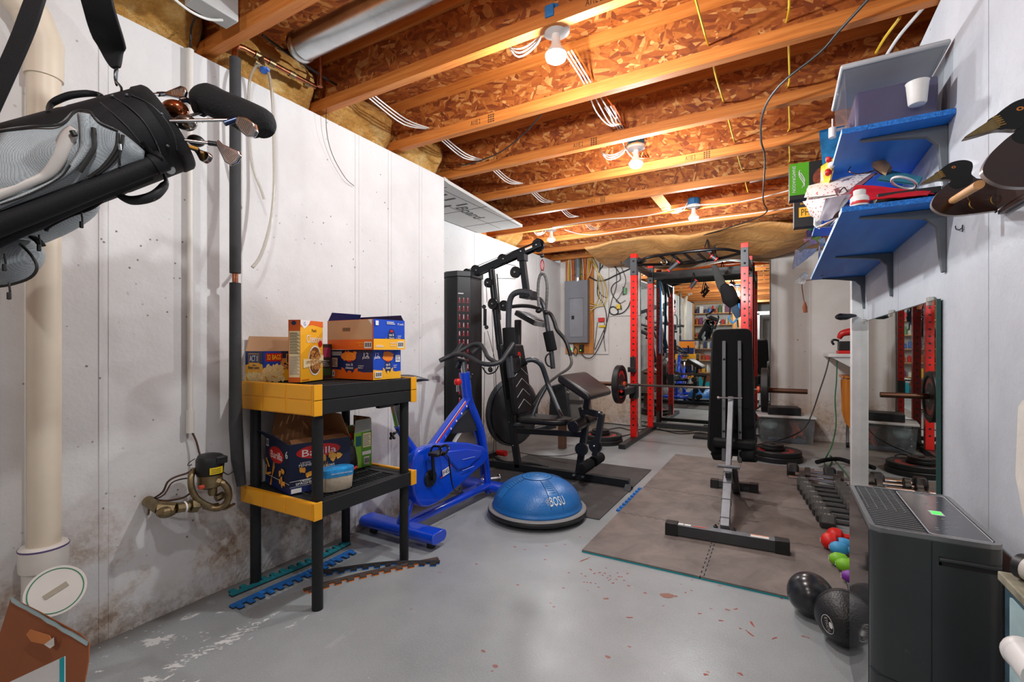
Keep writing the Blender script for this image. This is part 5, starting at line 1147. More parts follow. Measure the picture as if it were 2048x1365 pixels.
B(GM).beam(G(1004, 690, -.10), G(1016, 800, -.10), .012, .07, (0, 1, 0)).build('side_plate', t, bev=.003)
B(M('slate_plate', '#3c464f', rough=.4)).beam(G(1020, 712, -.16), G(1026, 755, -.16), .006, .05, (0, 1, 0)).build('adjust_plate', t)
B(BOLT).ball(G(1014, 716, -.17), .007, 8, 6).ball(G(1018, 750, -.17), .008, 8, 6).ball(G(1026, 892, -.03), .007, 8, 6).ball(G(1018, 845, -.03), .006, 8, 6).build('frame_bolts', t)
# seat
s0, s1 = G(1048, 848, 0), G(1140, 856, 0)
sxc = (s0.x+s1.x)/2; zc = .497
B(VIN).prism([(s0.x, -.13), (s0.x+.05, -.16), (s1.x-.08, -.13), (s1.x, -.07), (s1.x, .07), (s1.x-.08, .13), (s0.x+.05, .16), (s0.x, .13)], 0, .055, Matrix.Translation((0, 3.75, zc-.03))).build('seat', t, bev=.02, seg=4)
B(GREYT).cyl(G(1026, 850, 0), G(1050, 852, 0), .022, 14).build('seat_tube', t)
bar('seat_rail', G(1035, 862), G(1170, 870), .045, .04, up=(0, 1, 0))
bar('front_post', G(1172, 845), G(1157, 948), .05, .05)
bar('leg_arm_plate', G(1168, 822, -.0), G(1203, 830, -.0), .05, .04)
bar('leg_developer', G(1204, 828, -.06), G(1190, 912, -.06), .045, .05)
B(BOLT).ball(G(1198, 826, -.10), .010, 10, 6).ball(G(1188, 893, -.10), .010, 10, 6).ball(G(1160, 900, -.04), .009, 10, 6).build('arm_bolts', t)
for u, v in ((1163, 899), (1191, 893)): B(GM).lathe([(.0, -.012), (.055, -.012), (.055, .012), (0, .012)], G(u, v, -.05), (0, 1, 0), 24).build('swivel_disc', t)
for u, v, r, m_ in ((1166, 845, .052, VIN), (1183, 926, .045, FG)):
    c = G(u, v); B(m_).cyl(c+Vector((-.01, -.20, -.01)), c+Vector((0, -.03, 0)), r, 22).build('foam_roller', t, bev=.008)
    B(m_).cyl(c+Vector((0, .03, 0)), c+Vector((.01, .20, .01)), r, 22).build('foam_roller', t, bev=.008)
    B(PUL).cyl(c+Vector((-.011, -.205, -.01)), c+Vector((.011, .205, .01)), .015, 14).build('roller_axle', t)
# preacher pad
q = G(1172, 772)
T = frame(q, Vector((.82, 0, -.50)), (0, 1, 0))
B(VIN).prism([(-.15, -.035), (-.17, .015), (-.14, .04), (.12, .03), (.16, .01), (.15, -.03), (.10, -.035)], -.27, .27, frame(q, Vector((.86, 0, -.50)), (.50, 0, .86))).build('preacher_pad', t, bev=.02, seg=4)
bar('preacher_post', G(1176, 790), G(1172, 818), .045, .045)
bar('preacher_bracket', G(1163, 820), G(1170, 850), .04, .04); B(PUL).ball(G(1160, 818, -.05), .016, 12, 8).build('adjust_knob', t)
# dip / support tubes
B(GREYT).tube([G(1046, 724, .05), G(1065, 720, .1), G(1082, 730, .15), G(1092, 755, .2), G(1100, 780, .2), G(1124, 838, .1)], .024, 14, smooth=5).build('support_tube', t)
B(GREYT).tube([G(1092, 775, .2), G(1078, 800, .15), G(1065, 832, .05)], .018, 12).build('brace_tube', t)
B(FG).cyl(G(1042, 727, .04), G(1052, 722, .06), .036, 18).build('tube_foam', t)
# cables
m = B(CBL)
for l in ([(936, 540), (1003, 512), (1078, 482)], [(1031, 532), (1008, 527)], [(1031, 558), (995, 557)], [(965, 550), (966, 610)], [(972, 560), (974, 605)], [(969, 665), (969, 760), (966, 900)], [(975, 662), (990, 720), (993, 800), (985, 930)], [(984, 620), (988, 760), (992, 900)]):
    m.tube([G(a, b, -.05) for a, b in l], .0028, 6)
m.build('cables', t)
B(GM).cbox((G(970, 635, -.05)), .02, .03, .16).cyl(G(968, 614, -.08), G(968, 614, -.02), .02, 12).cyl(G(973, 655, -.08), G(973, 655, -.02), .02, 12).build('floating_pulley_bracket', t, bev=.003)
B(CBL).tube([G(1039, 906, -.02), G(1080, 912, -.05), G(1130, 912, -.05), G(1160, 904, -.05)], .003, 6, smooth=4).build('low_cable', t)
for l in (((1037, 945), (1047, 947)), ((1150, 950), (1168, 953))):
    B(BOLT).cbox(G(*l[0], -.02), .02, .07, .012).build('foot_bolt', t); B(BOLT).cbox(G(*l[1], -.02), .02, .07, .012).build('foot_bolt', t)
# rope attachment hanging from the boom
t = thing('triceps_rope', 'black braided rope hanging on a red carabiner from the gym boom', 'rope', tuple(G(1084, 550)))
B(BLK).ball(G(1084, 512), .018, 14, 10).cyl(G(1084, 494), G(1084, 514), .003, 8).build('cable_ball', t)
B(M('red_carabiner', '#b02024', rough=.3, metal=.6)).tube([G(1084, 520), G(1081, 528), G(1082, 538), G(1086, 541), G(1088, 530), G(1086, 522)], .0045, 8, closed=True, smooth=4).build('carabiner', t)
B(CHROME).tube([G(1084, 540), G(1081, 546), G(1088, 546)], .004, 8, closed=True, smooth=3).build('ring', t)
RP = NT('braided_rope_black'); RP.set('Base Color', RP.ramp(RP.n('ShaderNodeTexWave', {'Vector': RP.co((1, 1, 1)), 'Scale': 26.0, 'Distortion': 0.0}, wave_type='BANDS', bands_direction='Z').outputs['Fac'], [(.82, '#131315'), (.9, '#b9b9b6')])); RP.set('Roughness', .7); RP = RP.m
B(RP).tube([G(1078, 616, -.02), G(1076, 590), G(1077, 565), G(1080, 552), G(1084, 548), G(1090, 552), G(1094, 568), G(1094, 590), G(1092, 618, .02)], .0135, 12, smooth=5).build('rope', t)
B(BLK).ball(G(1077, 622, -.02), .028, 16, 10, (1, 1, .8)).build('rope_stop', t); B(BLK).ball(G(1092, 625, .02), .028, 16, 10, (1, 1, .8)).build('rope_stop', t)
# adjustable red/black thing on floor beside gym
t = thing('handle_attachment', 'black and red cable handle lying beside the gym mast', 'handle', tuple(G(1002, 912, .15)))
B(RED).cyl(P(995, 905, z=.05), P(1012, 908, z=.05), .03, 10).build('red_clip', t); B(BLK).tube([P(990, 915, z=.04), P(1010, 925, z=.03), P(1060, 928, z=.03), P(1095, 936, z=.03)], .014, 10, smooth=4).build('black_handle', t)
# ================================================================== elliptical behind the gym
EG = M('elliptical_grey', '#8d8a84', rough=.32, metal=.5); ED = M('elliptical_dark', '#2c2d30', rough=.35)
t = thing('elliptical_machine', 'grey and black elliptical trainer behind the home gym', 'elliptical', (-2.35, 4.8, 0))
E_ = lambda u, v, y=4.85: P(u, v, y=y)
def hull(nm, pts, y0, y1, m, bev=.02):
    pl = [(P(a, b, y=y0).x, P(a, b, y=y0).z) for a, b in pts]
    return B(m).prism(pl, -y1, -y0, frame((0, 0, 0), (1, 0, 0), (0, 0, 1))).build(nm, t, bev=bev, seg=3)
hull('housing', [(1100, 790), (1108, 770), (1130, 760), (1152, 768), (1162, 790), (1166, 830), (1160, 842), (1100, 842)], 4.75, 5.05, EG)
hull('housing_front', [(1100, 772), (1132, 764), (1140, 842), (1096, 842)], 4.70, 4.75, ED)
B(DKMET).box(-2.35, -2.28, 4.78, 5.0, 0, .0).build('x', t) if False else None
B(M('rusty_foot', '#6a4a38', rough=.6)).box(E_(1118, 800).x, E_(1130, 800).x, 4.82, 4.9, 0, .30).build('rear_leg', t, bev=.003)
B(EG).cyl(E_(1100, 808, 4.72), E_(1136, 784, 4.72), .02, 12).build('pedal_arm', t)
ec = Vector((P(1026, 828, y=4.35).x, 4.35, .45)); ea = Vector((1, -.32, 0)).normalized()
B(ED).lathe([(.0, -.07), (.27, -.07), (.33, -.045), (.345, 0), (.33, .045), (.30, .06), (.12, .075), (.0, .075)], ec, ea, 56).build('front_housing', t)
B(M('elliptical_rim', '#55585c', rough=.3, metal=.5)).lathe([(.34, -.03), (.362, -.02), (.362, .02), (.34, .03)], ec, ea, 56, cap=False).build('front_rim', t)
B(BLK).lathe([(.0, .0), (.05, 0), (.05, .02), (0, .02)], ec+ea*.072+Vector((0, 0, .12)), ea, 20).beam(ec+ea*.09+Vector((0, 0, .25)), ec+ea*.09+Vector((0, 0, -.12)), .03, .02).build('crank', t)
B(ED).beam(P(1030, 870, y=4.5), P(1110, 850, y=4.8), .10, .06).build('base_rail', t, bev=.01)
B(BLK).tube([E_(1022, 614, 4.5), E_(1045, 612, 4.5), E_(1070, 615, 4.5), E_(1098, 626, 4.5), E_(1108, 642, 4.5), E_(1114, 660, 4.5), E_(1130, 680, 4.5), E_(1138, 700, 4.5), E_(1141, 712, 4.5)], .021, 12, smooth=5).build('moving_handle', t)
B(EG).tube([E_(1141, 712, 4.5), E_(1143, 726, 4.5), E_(1136, 738, 4.5), E_(1115, 752, 4.5), E_(1085, 778, 4.5), E_(1060, 820, 4.6)], .016, 12, smooth=5).build('handle_tube', t)
B(ED).beam(E_(1036, 640, 4.5), E_(1034, 860, 4.5), .05, .07).build('console_mast', t, bev=.01)
c = E_(1062, 638, 4.45); T = frame(c, Vector((.72, -.1, -.35)), Vector((0, 1, 0)))
B(ED).box(-.14, .14, -.13, .13, -.03, .03, T).build('console', t, bev=.015, seg=3)
B(M('console_face', '#5e6266', rough=.35)).box(-.12, .10, -.11, .11, .031, .034, T).build('console_screen', t, bev=.002)
B(M('console_edge_silver', '#9a9d9e', rough=.3, metal=.4)).box(.135, .15, -.125, .125, -.028, .028, T).build('console_edge', t, bev=.004)
c = P(1148, 804, y=4.74); B(M('dark_letters', '#3c3a38', rough=.5)).box(c.x-.05, c.x+.10, 4.738, 4.749, c.z-.02, c.z+.02).build('badge_band', t, sm=False)
# ================================================================== back wall: mirror, breaker panel, cords
t = thing('wall_mirror', 'large wall mirror behind the red power rack', 'mirror', (-.92, 6.78, .02))
B(MIRROR).box(-1.73, -.115, 6.765, 6.79, .02, 2.30).build('mirror_glass', t, sm=False)
B(M('mirror_edge', '#4c5a55', rough=.3)).box(-1.735, -1.73, 6.763, 6.795, .02, 2.30).box(-.115, -.110, 6.763, 6.795, .02, 2.30).box(-1.735, -.11, 6.763, 6.795, 2.30, 2.305).box(-1.735, -.11, 6.763, 6.795, .012, .02).build('mirror_edge', t, sm=False)
Yw = 6.79
Wp = lambda u, v, d=0: P(u, v, y=Yw-d)
def wbox(m, u0, v0, u1, v1, d0, d1):
    a, b = Wp(u0, v0, d1), Wp(u1, v1, d1); return m.box(a.x, b.x, Yw-d1, Yw-d0, b.z, a.z)
b = wbox(B(PLYB), 1131, 505, 1187, 708, -.008, .02); b.build('plywood_backing', label='orange plywood backing board behind the grey breaker panel', cat='board', bev=.002)
b = wbox(B(M('white_board', '#d9d6d2', rough=.7, var=.1)), 1188, 512, 1217, 709, -.01, .012); b.build('white_board', label='narrow white board right of the breaker panel', cat='board', bev=.002)
b = wbox(B(M('white_board')), 1218.5, 540, 1280, 631, -.01, .012); b.build('white_board', label='square white board under the tangled black cords', cat='board', bev=.002)
PG = M('panel_grey', '#7c7f86', rough=.4, var=.05)
t = thing('breaker_panel', 'grey steel breaker panel on the plywood board', 'breaker panel', tuple(Wp(1154, 690, .1)))
wbox(B(PG), 1129, 563, 1175, 686, .02, .115).build('panel_box', t, bev=.004)
d = wbox(B(M('panel_grey_door', '#898c93', rough=.38)), 1139, 598, 1166, 674, .115, .122).build('panel_door', t, bev=.002)
wbox(B(BLK), 1143, 632, 1148, 639, .12, .128).build('latch', d, bev=.001)
wbox(B(M('panel_joint', '#4a4c50', rough=.6)), 1138.3, 597.3, 1166.7, 598, .113, .117).build('door_joint', t)
t = thing('service_conduit', 'thick grey plastic conduit entering the top of the breaker panel', 'conduit', tuple(Wp(1156, 560, .07)))
B(M('grey_pvc', '#6d7478', rough=.45)).cyl(Wp(1156, 563, .07), Wp(1156, 500, .07), .043, 18).cyl(Wp(1156, 540, .07), Wp(1156, 520, .07), .05, 18).build('conduit_pipe', t)
B(CHROME).cyl(Wp(1156, 564, .07), Wp(1156, 556, .07), .047, 18).build('threaded_hub', t)
wcols = [CO, CY, CO, CW, M('amber_cable', '#c98a2a', rough=.5), CO, CY, CW]
CN = {'orange_cable': 'orange', 'yellow_cable': 'yellow', 'white_cable': 'white', 'amber_cable': 'amber'}; ORD = ['first', 'second', 'third', 'fourth', 'fifth', 'sixth', 'seventh', 'eighth', 'ninth', 'tenth', 'eleventh', 'twelfth']
nms = {id(CO): 'orange', id(CY): 'yellow', id(CW): 'white'}
rnd = random.Random(5)
for side, ua, ub, k in (('left', 1134, 1148, 9), ('right', 1163, 1184, 12)):
    for q in range(k):
        u = ua+(ub-ua)*q/(k-1); mm = wcols[(q*3+(side == 'right')) % len(wcols)]; dd = .03+.02*(q % 3)
        cable('panel_cable', mm, [Wp(u+rnd.uniform(-2, 2), 494, dd+.05), Wp(u+rnd.uniform(-2, 2), 515, dd), Wp(u, 540, dd), Wp(min(u, 1173), 563, dd+.01)], .0055, '%s cable into the panel top, %s in the bunch %s of the conduit' % (CN[mm.name], ORD[q], side), 4, 6, grp='cables into the panel top, %s side' % side)
for q in range(5):
    cable('panel_cable', (CY, CW)[q % 2], [Wp(1172, 500, .05), Wp(1185+q*2, 530, .05), Wp(1207-q*3, 560, .04), Wp(1214-q*4, 590, .04), Wp(1206-q*4, 612, .05), Wp(1180, 606+q*5, .06)], .0055, '%s cable bowing into the panel side, %s from the top' % (('yellow', 'white')[q % 2], ORD[q]), 5, 6, grp='cables into the panel side')
def wcord(l, r, lb, m=CB, d=.03, cl=False): 
    o = B(m).tube([Wp(a, b, d) for a, b in l], r, 7, smooth=5, closed=cl).build('black_cable', label=lb, cat='cord'); return o
wcord([(1139, 562), (1141, 555), (1150, 550), (1165, 549), (1180, 555), (1195, 562), (1212, 560), (1235, 549), (1262, 537)], .010, 'thick black cord looping over the breaker panel toward the rack')
wcord([(1180, 498), (1194, 510), (1200, 530), (1196, 560), (1195, 590), (1205, 605), (1212, 625), (1212, 655), (1200, 690), (1185, 714), (1172, 716), (1163, 708)], .006, 'black cord falling right of the breaker panel and looping under it')
wcord([(1215, 505), (1206, 530), (1198, 545), (1195, 570), (1202, 590), (1215, 596)], .006, 'short black cord bent right of the panel cables')
wcord([(1204, 512), (1225, 530), (1238, 545), (1240, 560), (1228, 568), (1222, 580), (1228, 595), (1240, 608), (1243, 620)], .006, 'black cord hanging over the square white board to the yellow block')
wcord([(1222, 518), (1232, 535), (1233, 555), (1232, 575), (1224, 600), (1218, 625), (1212, 650), (1190, 700)], .005, 'long thin black cord slanting down past the red clip')
wcord([(1240, 530), (1251, 556), (1248, 575), (1238, 595), (1232, 602), (1240, 607), (1251, 601)], .004, 'black cord near the green block')
wcord([(1222, 615), (1228, 614), (1235, 620), (1236, 626), (1229, 630), (1221, 627), (1219, 620)], .008, 'small black cord coil under the yellow block', cl=True)
wcord([(1228, 630), (1245, 626), (1256, 615), (1262, 600)], .007, 'black cord running from the coil behind the rack post')
wcord([(1238, 485), (1240, 500), (1243, 530), (1250, 527)], .006, 'black cord loop above the left rack post', d=.4)
wcord([(1248, 488), (1255, 500), (1246, 515), (1241, 524)], .006, 'second black cord loop above the left rack post', d=.4)
b = B(M('green_block', '#3f9b4a', rough=.4)); wbox(b, 1247.5, 576, 1251.5, 588, .03, .07); b.use(BLK); wbox(b, 1245, 574, 1247, 590, .03, .07); b.build('terminal_block', label='small green terminal block among the black cords', cat='connector')
b = wbox(B(M('yellow_block', '#d8b820', rough=.4)), 1233, 609, 1240, 618, .03, .07); b.build('adapter_block', label='small yellow adapter block above the cord coil', cat='connector', bev=.003)
t = thing('clip_hook', 'red and yellow spring clips hanging on the narrow white board', 'clip', tuple(Wp(1202, 640, .04)))
wbox(B(RED), 1196, 636, 1208, 644, .01, .05).build('red_clip', t, bev=.006); wbox(B(M('yellow_block')), 1197, 651, 1211, 655, .01, .04).build('yellow_clip', t, bev=.004)
B(CB).tube([Wp(1195, 645, .03), Wp(1192, 670, .03), Wp(1188, 700, .03)], .004, 6, smooth=3).tube([Wp(1209, 645, .03), Wp(1208, 680, .03), Wp(1211, 703, .03)], .004, 6, smooth=3).build('clip_wires', t)
t = thing('power_outlet', 'white outlet box with a green light under the breaker panel', 'outlet', tuple(Wp(1142, 695, .04)))
wbox(B(M('outlet_white', '#d6d5cf', rough=.4)), 1138, 688, 1146, 705, .02, .05).build('outlet_plate', t, bev=.003)
wbox(B(emis('green_led', '#2fe04a', 1.5)), 1140, 697, 1143, 700, .05, .052).build('status_light', t)
b = wbox(B(BLK), 1158, 690, 1165, 705, .02, .08); b.use(MC.setdefault('gl', emis('green_led2', '#6ae030', 1.5))); wbox(b, 1160, 700, 1162, 702, .08, .082)
b.build('power_adapter', label='black power adapter plugged in under the breaker panel', cat='adapter', bev=.003)
wcord([(1150, 695), (1146, 705), (1152, 712), (1155, 700), (1149, 694)], .006, 'short looped black cord between outlet and adapter', cl=True)
# ================================================================== power rack
RR = M('rack_red_paint', '#e01a10', rough=.3, var=.06, coat=.3); RB = M('rack_black_steel', '#1c1d20', rough=.42); RG = M('rack_plate_grey', '#3d3f43', rough=.45)
XL, XR, YF, YR = -1.53, -.331, 5.66, 6.50
t = thing('power_rack', 'red power rack with black crossbars standing in front of the wall mirror', 'power rack', (-.93, 6.0, 0))
def upright(x, y, z1, nm='upright'):
    h = .0375; m = B(RR).box(x-h, x+h, y-h, y+h, .055, z1)
    m.use(RG).box(x-h-.001, x+h+.001, y-h-.003, y+h+.003, z1-.26, z1-.05)
    m.use(BLK)
    z = .20
    while z < z1-.32:
        for (cx, cy, ax) in ((x, y-h-.0006, (0, -1, 0)), (x+h+.0006, y, (1, 0, 0)), (x-h-.0006, y, (-1, 0, 0)), (x, y+h+.0006, (0, 1, 0))): m.lathe([(.0, 0), (.0115, 0)], (cx, cy, z), ax, 12, cap=False)
        z += .075
    m.use(BOLT if False else DKMET)
    for zz_ in (z1-.22, z1-.09): m.ball((x, y-h-.004, zz_), .012, 10, 6)
    m.build(nm, t, bev=.003)
    B(RB).prism([(h, 0), (h+.11, 0), (h+.02, .16), (h, .16)], -.02, .02, frame((x, y, .055), (0, 1, 0), (0, 0, 1))).build('gusset', t, bev=.002)
for x in (XL, XR):
    B(RB).box(x-.0375, x+.0375, 5.14, 6.68, 0, .055).build('base_rail', t, bev=.004)
    for y in (YF, YR): upright(x, y, 2.26)
    B(RB).beam((x, YF+.04, 2.12), (x, YR-.04, 2.12), .06, .06).build('side_beam', t, bev=.004)
    B(RB).beam((x, YR+.04, .10), (x, YR+.02, .10), .06, .06).build('end_plug', t)
B(RB).beam((XL+.04, YR, 2.10), (XR-.04, YR, 2.10), .06, .10).build('rear_crossbeam', t, bev=.004)
B(RB).beam((XL+.04, YR, .09), (XR-.04, YR, .09), .05, .05).build('floor_crossbeam', t, bev=.004)
pu = B(M('pullup_bar_black', '#1b1c1f', rough=.3, metal=.5))
pu.tube([(XL, YF, 2.14), (XL+.08, YF-.02, 2.17), (XL+.22, YF-.12, 2.185), (-.95, YF-.16, 2.195), (XR-.25, YF-.12, 2.20), (XR-.08, YF-.02, 2.18), (XR, YF, 2.15)], .016, 12, smooth=4)
pu.build('pullup_bar', t)
B(pu.ms[0]).tube([(XL+.04, YF+.02, 2.13), (XL+.3, YF+.25, 2.15), (-.95, YF+.3, 2.15), (XR-.3, YF+.25, 2.16), (XR-.04, YF+.02, 2.16)], .016, 12, smooth=4).build('pullup_bar', t)
for q in range(5):
    x = XL+.33+.135*q
    B(RB).beam((x, YF-.13, 2.185), (x+.04, YF+.26, 2.155), .025, .025).build('grip_rung', t, bev=.003)
for q, (a, b, c, d_, yy) in enumerate(((1356, 525, 1338, 541, 5.50), (1424, 514, 1432, 519, 5.6), (1408, 500, 1420, 505, 5.9), (1392, 562, 1381, 576, 6.2))):
    p, w_ = P(a, b, y=yy), P(c, d_, y=yy); dd = (w_-p).normalized()
    o = B(RG).cyl(p, w_, .020, 14).build('hand_grip', t)
    B(NYL).tube([p, p.lerp(w_, .3)+Vector((0, .02, .09)), p.lerp(w_, .5)+Vector((0, .03, .15))], .009, 8, flat=.4, smooth=4).tube([w_, w_.lerp(p, .3)+Vector((0, .02, .10)), w_.lerp(p, .5)+Vector((0, .03, .15))], .009, 8, flat=.4, smooth=4).build('grip_strap', o)
    B(RED).cyl(p-dd*.012, p, .026, 14).build('grip_end', o); B(RED).cyl(w_, w_+dd*.012, .026, 14).build('grip_end', o)
B(CHROME).tube([P(1322, 524, y=5.55), P(1330, 519, y=5.55), P(1334, 526, y=5.55), P(1328, 530, y=5.55)], .004, 8, closed=True, smooth=3).build('snap_hook', t)
B(RB).prism([(P(1242, 525, y=5.7).x, P(1242, 525, y=5.7).z), (P(1262, 508, y=5.7).x, P(1262, 508, y=5.7).z), (P(1290, 520, y=5.7).x, P(1290, 520, y=5.7).z), (P(1262, 546, y=5.7).x, 2.08)], -.05, .0, frame((0, 5.73, 0), (1, 0, 0), (0, 0, 1))).build('fabric_cover', t, bev=.005)
# j-cups and spotter arms
for x, s in ((XL, 1), (XR, -1)):
    B(RB).box(x-.03, x+.03, YF-.075, YF-.038, .86, 1.02).box(x-.04, x+.04, YF-.14, YF-.038, .84, .87).box(x-.04, x+.04, YF-.145, YF-.13, .86, .90).build('bar_hook', t, bev=.004)
    sa = B(RB).box(x-.032, x+.032, 5.13, YF-.038, .595, .665).box(x-.045, x+.045, YF-.06, YF+.045, .52, .70).box(x-.032, x+.032, 5.13, 5.16, .59, .715).build('spotter_arm', t, bev=.004)
    B(M('arm_liner_grey', '#54565b', rough=.5)).box(x-.028, x+.028, 5.17, 5.60, .665, .672).build('arm_liner', sa)
    B(RED).add([(x, 5.1285, .625), (x+.022, 5.1285, .645), (x, 5.1285, .665), (x-.022, 5.1285, .645)], [(0, 1, 2, 3)]).build('red_diamond', sa, sm=False)
for x in (XL, XR): B(RED).box(x-.02, x+.02, 5.75, 5.85, .0552, .057).build('rail_sticker', t)
# barbell with bumper plates
PLR = M('bumper_rubber', '#1b1b1c', rough=.5, var=.15); PLD = M('bumper_red', '#b81d18', rough=.4, var=.2, vs=30)
BYY, BZ = 5.45, .6975
t = thing('barbell', 'long steel barbell resting across the black spotter arms', 'barbell', (-.9, BYY, BZ), group=None)
B(M('bar_steel', '#6a6664', rough=.25, metal=.9)).cyl((-1.62, BYY, BZ), (-.17, BYY, BZ), .0145, 16).build('bar_shaft', t)
RUS = M('rusty_sleeve', '#5d4030', rough=.4, metal=.7)
for a, b in ((-2.02, -1.60), (-.18, .235)): B(RUS).cyl((a, BYY, BZ), (b, BYY, BZ), .025, 20).build('sleeve', t, bev=.002)
for a in (-1.585, -.195): B(M('orange_collar', '#d8481c', rough=.4)).cyl((a-.012, BYY, BZ), (a+.012, BYY, BZ), .036, 18).build('collar', t)
def plate(nm, lb, c, ax, r=.225, th=.05, red=True, grp=None, cat='weight plate'):
    t = thing(nm, lb, cat, tuple(c), group=grp); ax = Vector(ax)
    B(PLR).lathe([(.027, -th*.35), (.05, -th*.45), (r*.62, -th*.30), (r*.78, -th*.30), (r*.82, -th*.5), (r*.97, -th*.5), (r, -th*.38), (r, th*.38), (r*.97, th*.5), (r*.82, th*.5), (r*.78, th*.30), (r*.62, th*.30), (.05, th*.45), (.027, th*.35), (.027, -th*.35)], c, ax, 56, cap=False).build('plate_body', t)
    if red:
        e = ax.cross(Vector((0, 0, 1)) if abs(ax.z) < .9 else Vector((1, 0, 0))).normalized(); f = ax.cross(e)
        for s in (1, -1):
            m = B(PLD)
            for q in range(2):
                a0 = q*PI+.4; n = 10; hh = s*(th*.5+.0006 if False else th*.30+.002)
                m.grid(lambda a, b: c+ax*hh+(e*math.cos(a0+a*1.9)+f*math.sin(a0+a*1.9))*(r*(.42+.30*b)), 12, 2)
            m.build('red_print', t, ang=80)
        B(M('steel_hub', '#55534f', rough=.35, metal=.8)).lathe([(.028, -th*.46), (.045, -th*.46), (.045, th*.46), (.028, th*.46)], c, ax, 24, cap=False).build('hub', t)
    else:
        B(M('plate_paint_mark', '#8a8c8e', rough=.5)).lathe([(r*.45, th*.33), (r*.47, th*.335), (r*.49, th*.33)], c, ax, 32, cap=False).build('raised_ring', t)
    return t
plate('bumper_plate', 'black and red bumper plate on the left end of the barbell', Vector((-1.645, BYY, BZ)), (1, 0, 0), .227, .065)
plate('bumper_plate', 'black bumper plate on the right end of the barbell', Vector((-.135, BYY, BZ)), (1, 0, 0), .227, .065)
for (x, y, side) in ((-.035, 5.47, 'right of the bench'), (-1.84, 5.41, 'left of the rack')):
    plate('bumper_plate', 'lowest bumper plate in the floor stack %s' % side, Vector((x, y, .026)), (0, 0, 1), .235, .05)
    plate('bumper_plate', 'red marked bumper plate second up in the floor stack %s' % side, Vector((x+.0, y, .0765)), (0, 0, 1), .225, .05)
    plate('small_plate', 'small dark plate second from the top of the floor stack %s' % side, Vector((x-.035, y+.01, .1135)), (0, 0, 1), .115, .025, False)
    plate('small_plate', 'small dark plate on top of the floor stack %s' % side, Vector((x-.03, y+.01, .139)), (0, 0, 1), .10, .025, False)
# hanging ab strap with blue loops
t = thing('suspension_strap', 'grey padded sling strap with blue loops hanging in the power rack', 'strap', tuple(P(1445, 560, y=5.8)))
st = lambda u, v: P(u, v, y=5.75)
B(M('strap_grey_webbing', '#2b2c2b', rough=.8, bump=.4, bs=300)).tube([st(1428, 531), st(1436, 552), st(1444, 572), st(1455, 590), st(1464, 612)], [.007, .011, .013, .014, .009], 12, flat=4, smooth=4).build('webbing', t)
B(M('strap_pad_black', '#121214', spec=.2, rough=.8)).tube([st(1444, 570), st(1456, 586), st(1461, 600), st(1466, 614)], [.014, .028, .030, .012], 14, flat=2.9, smooth=4).build('sling_pad', t)
B(M('blue_strap', '#2a86c4', rough=.6)).tube([st(1478, 607), st(1478, 625), st(1472, 640), st(1465, 646), st(1460, 640), st(1459, 632)], .010, 8, flat=.3, smooth=4).build('blue_loop', t)
B(M('dark_blue_strap', '#24435c', rough=.7)).tube([st(1467, 608), st(1472, 622), st(1476, 636)], [.009, .015, .008], 10, flat=3, smooth=3).build('strap_back', t)
B(NYL).tube([st(1461, 612), st(1459, 630)], .008, 6).tube([st(1475, 640), st(1476, 655)], .007, 6).build('tail_strap', t)
t = thing('suspension_strap', 'blue strap hanging at the rear left post of the power rack', 'strap', (XL+.06, 6.56, 2.0))
B(M('blue_strap')).tube([(XL+.10, 6.60, 2.04), (XL+.11, 6.61, 1.8), (XL+.10, 6.60, 1.35), (XL+.10, 6.6, 1.05)], .018, 8, flat=.25, smooth=3).build('strap_tail', t)
B(M('pulley_stub', '#17181a', rough=.4)).cyl(P(1323, 565, y=6.6), P(1328, 590, y=6.6), .02, 10).build('strap_clip', t)
# cords and bar on floor behind bench
t = thing('chrome_bar', 'short chrome cable bar lying on the floor behind the power rack', 'bar', tuple(P(1360, 857, z=.03)))
B(CHROME).cyl(P(1328, 852, z=.03), P(1385, 856, z=.03), .018, 14).build('bar_shaft', t); B(BLK).cyl(P(1345, 854, z=.031), P(1372, 855.5, z=.031), .021, 14).build('grip_sleeve', t)
def fcord(l, lb, r=.006, m=CB, z=.008, nm='floor_cable'):
    return B(m).tube([P(a, b, z=z) for a, b in l], r, 7, smooth=5).build(nm, label=lb, cat='cord')
fcord([(1205, 846), (1235, 849), (1262, 852), (1285, 850)], 'black cord along the back wall left of the rack')
fcord([(1215, 860), (1240, 856), (1262, 861), (1290, 858)], 'second black cord on the floor left of the rack')
fcord([(1300, 855), (1325, 861), (1360, 868), (1400, 866), (1430, 872)], 'black cord running on the floor in front of the mirror')
fcord([(1320, 853), (1335, 848), (1375, 846), (1390, 852), (1385, 862), (1350, 863), (1322, 860), (1318, 855)], 'black cord loop around the chrome bar on the floor')
fcord([(1232, 878), (1248, 872), (1262, 868), (1268, 858)], 'black cord beside the left plate stack')
b = B(BLK).box(P(1395, 868, z=0).x, P(1432, 872, z=0).x, 6.18, 6.42, 0, .035); b.build('flat_black_tray', label='flat black tray on the floor in front of the mirror', cat='tray', bev=.004)
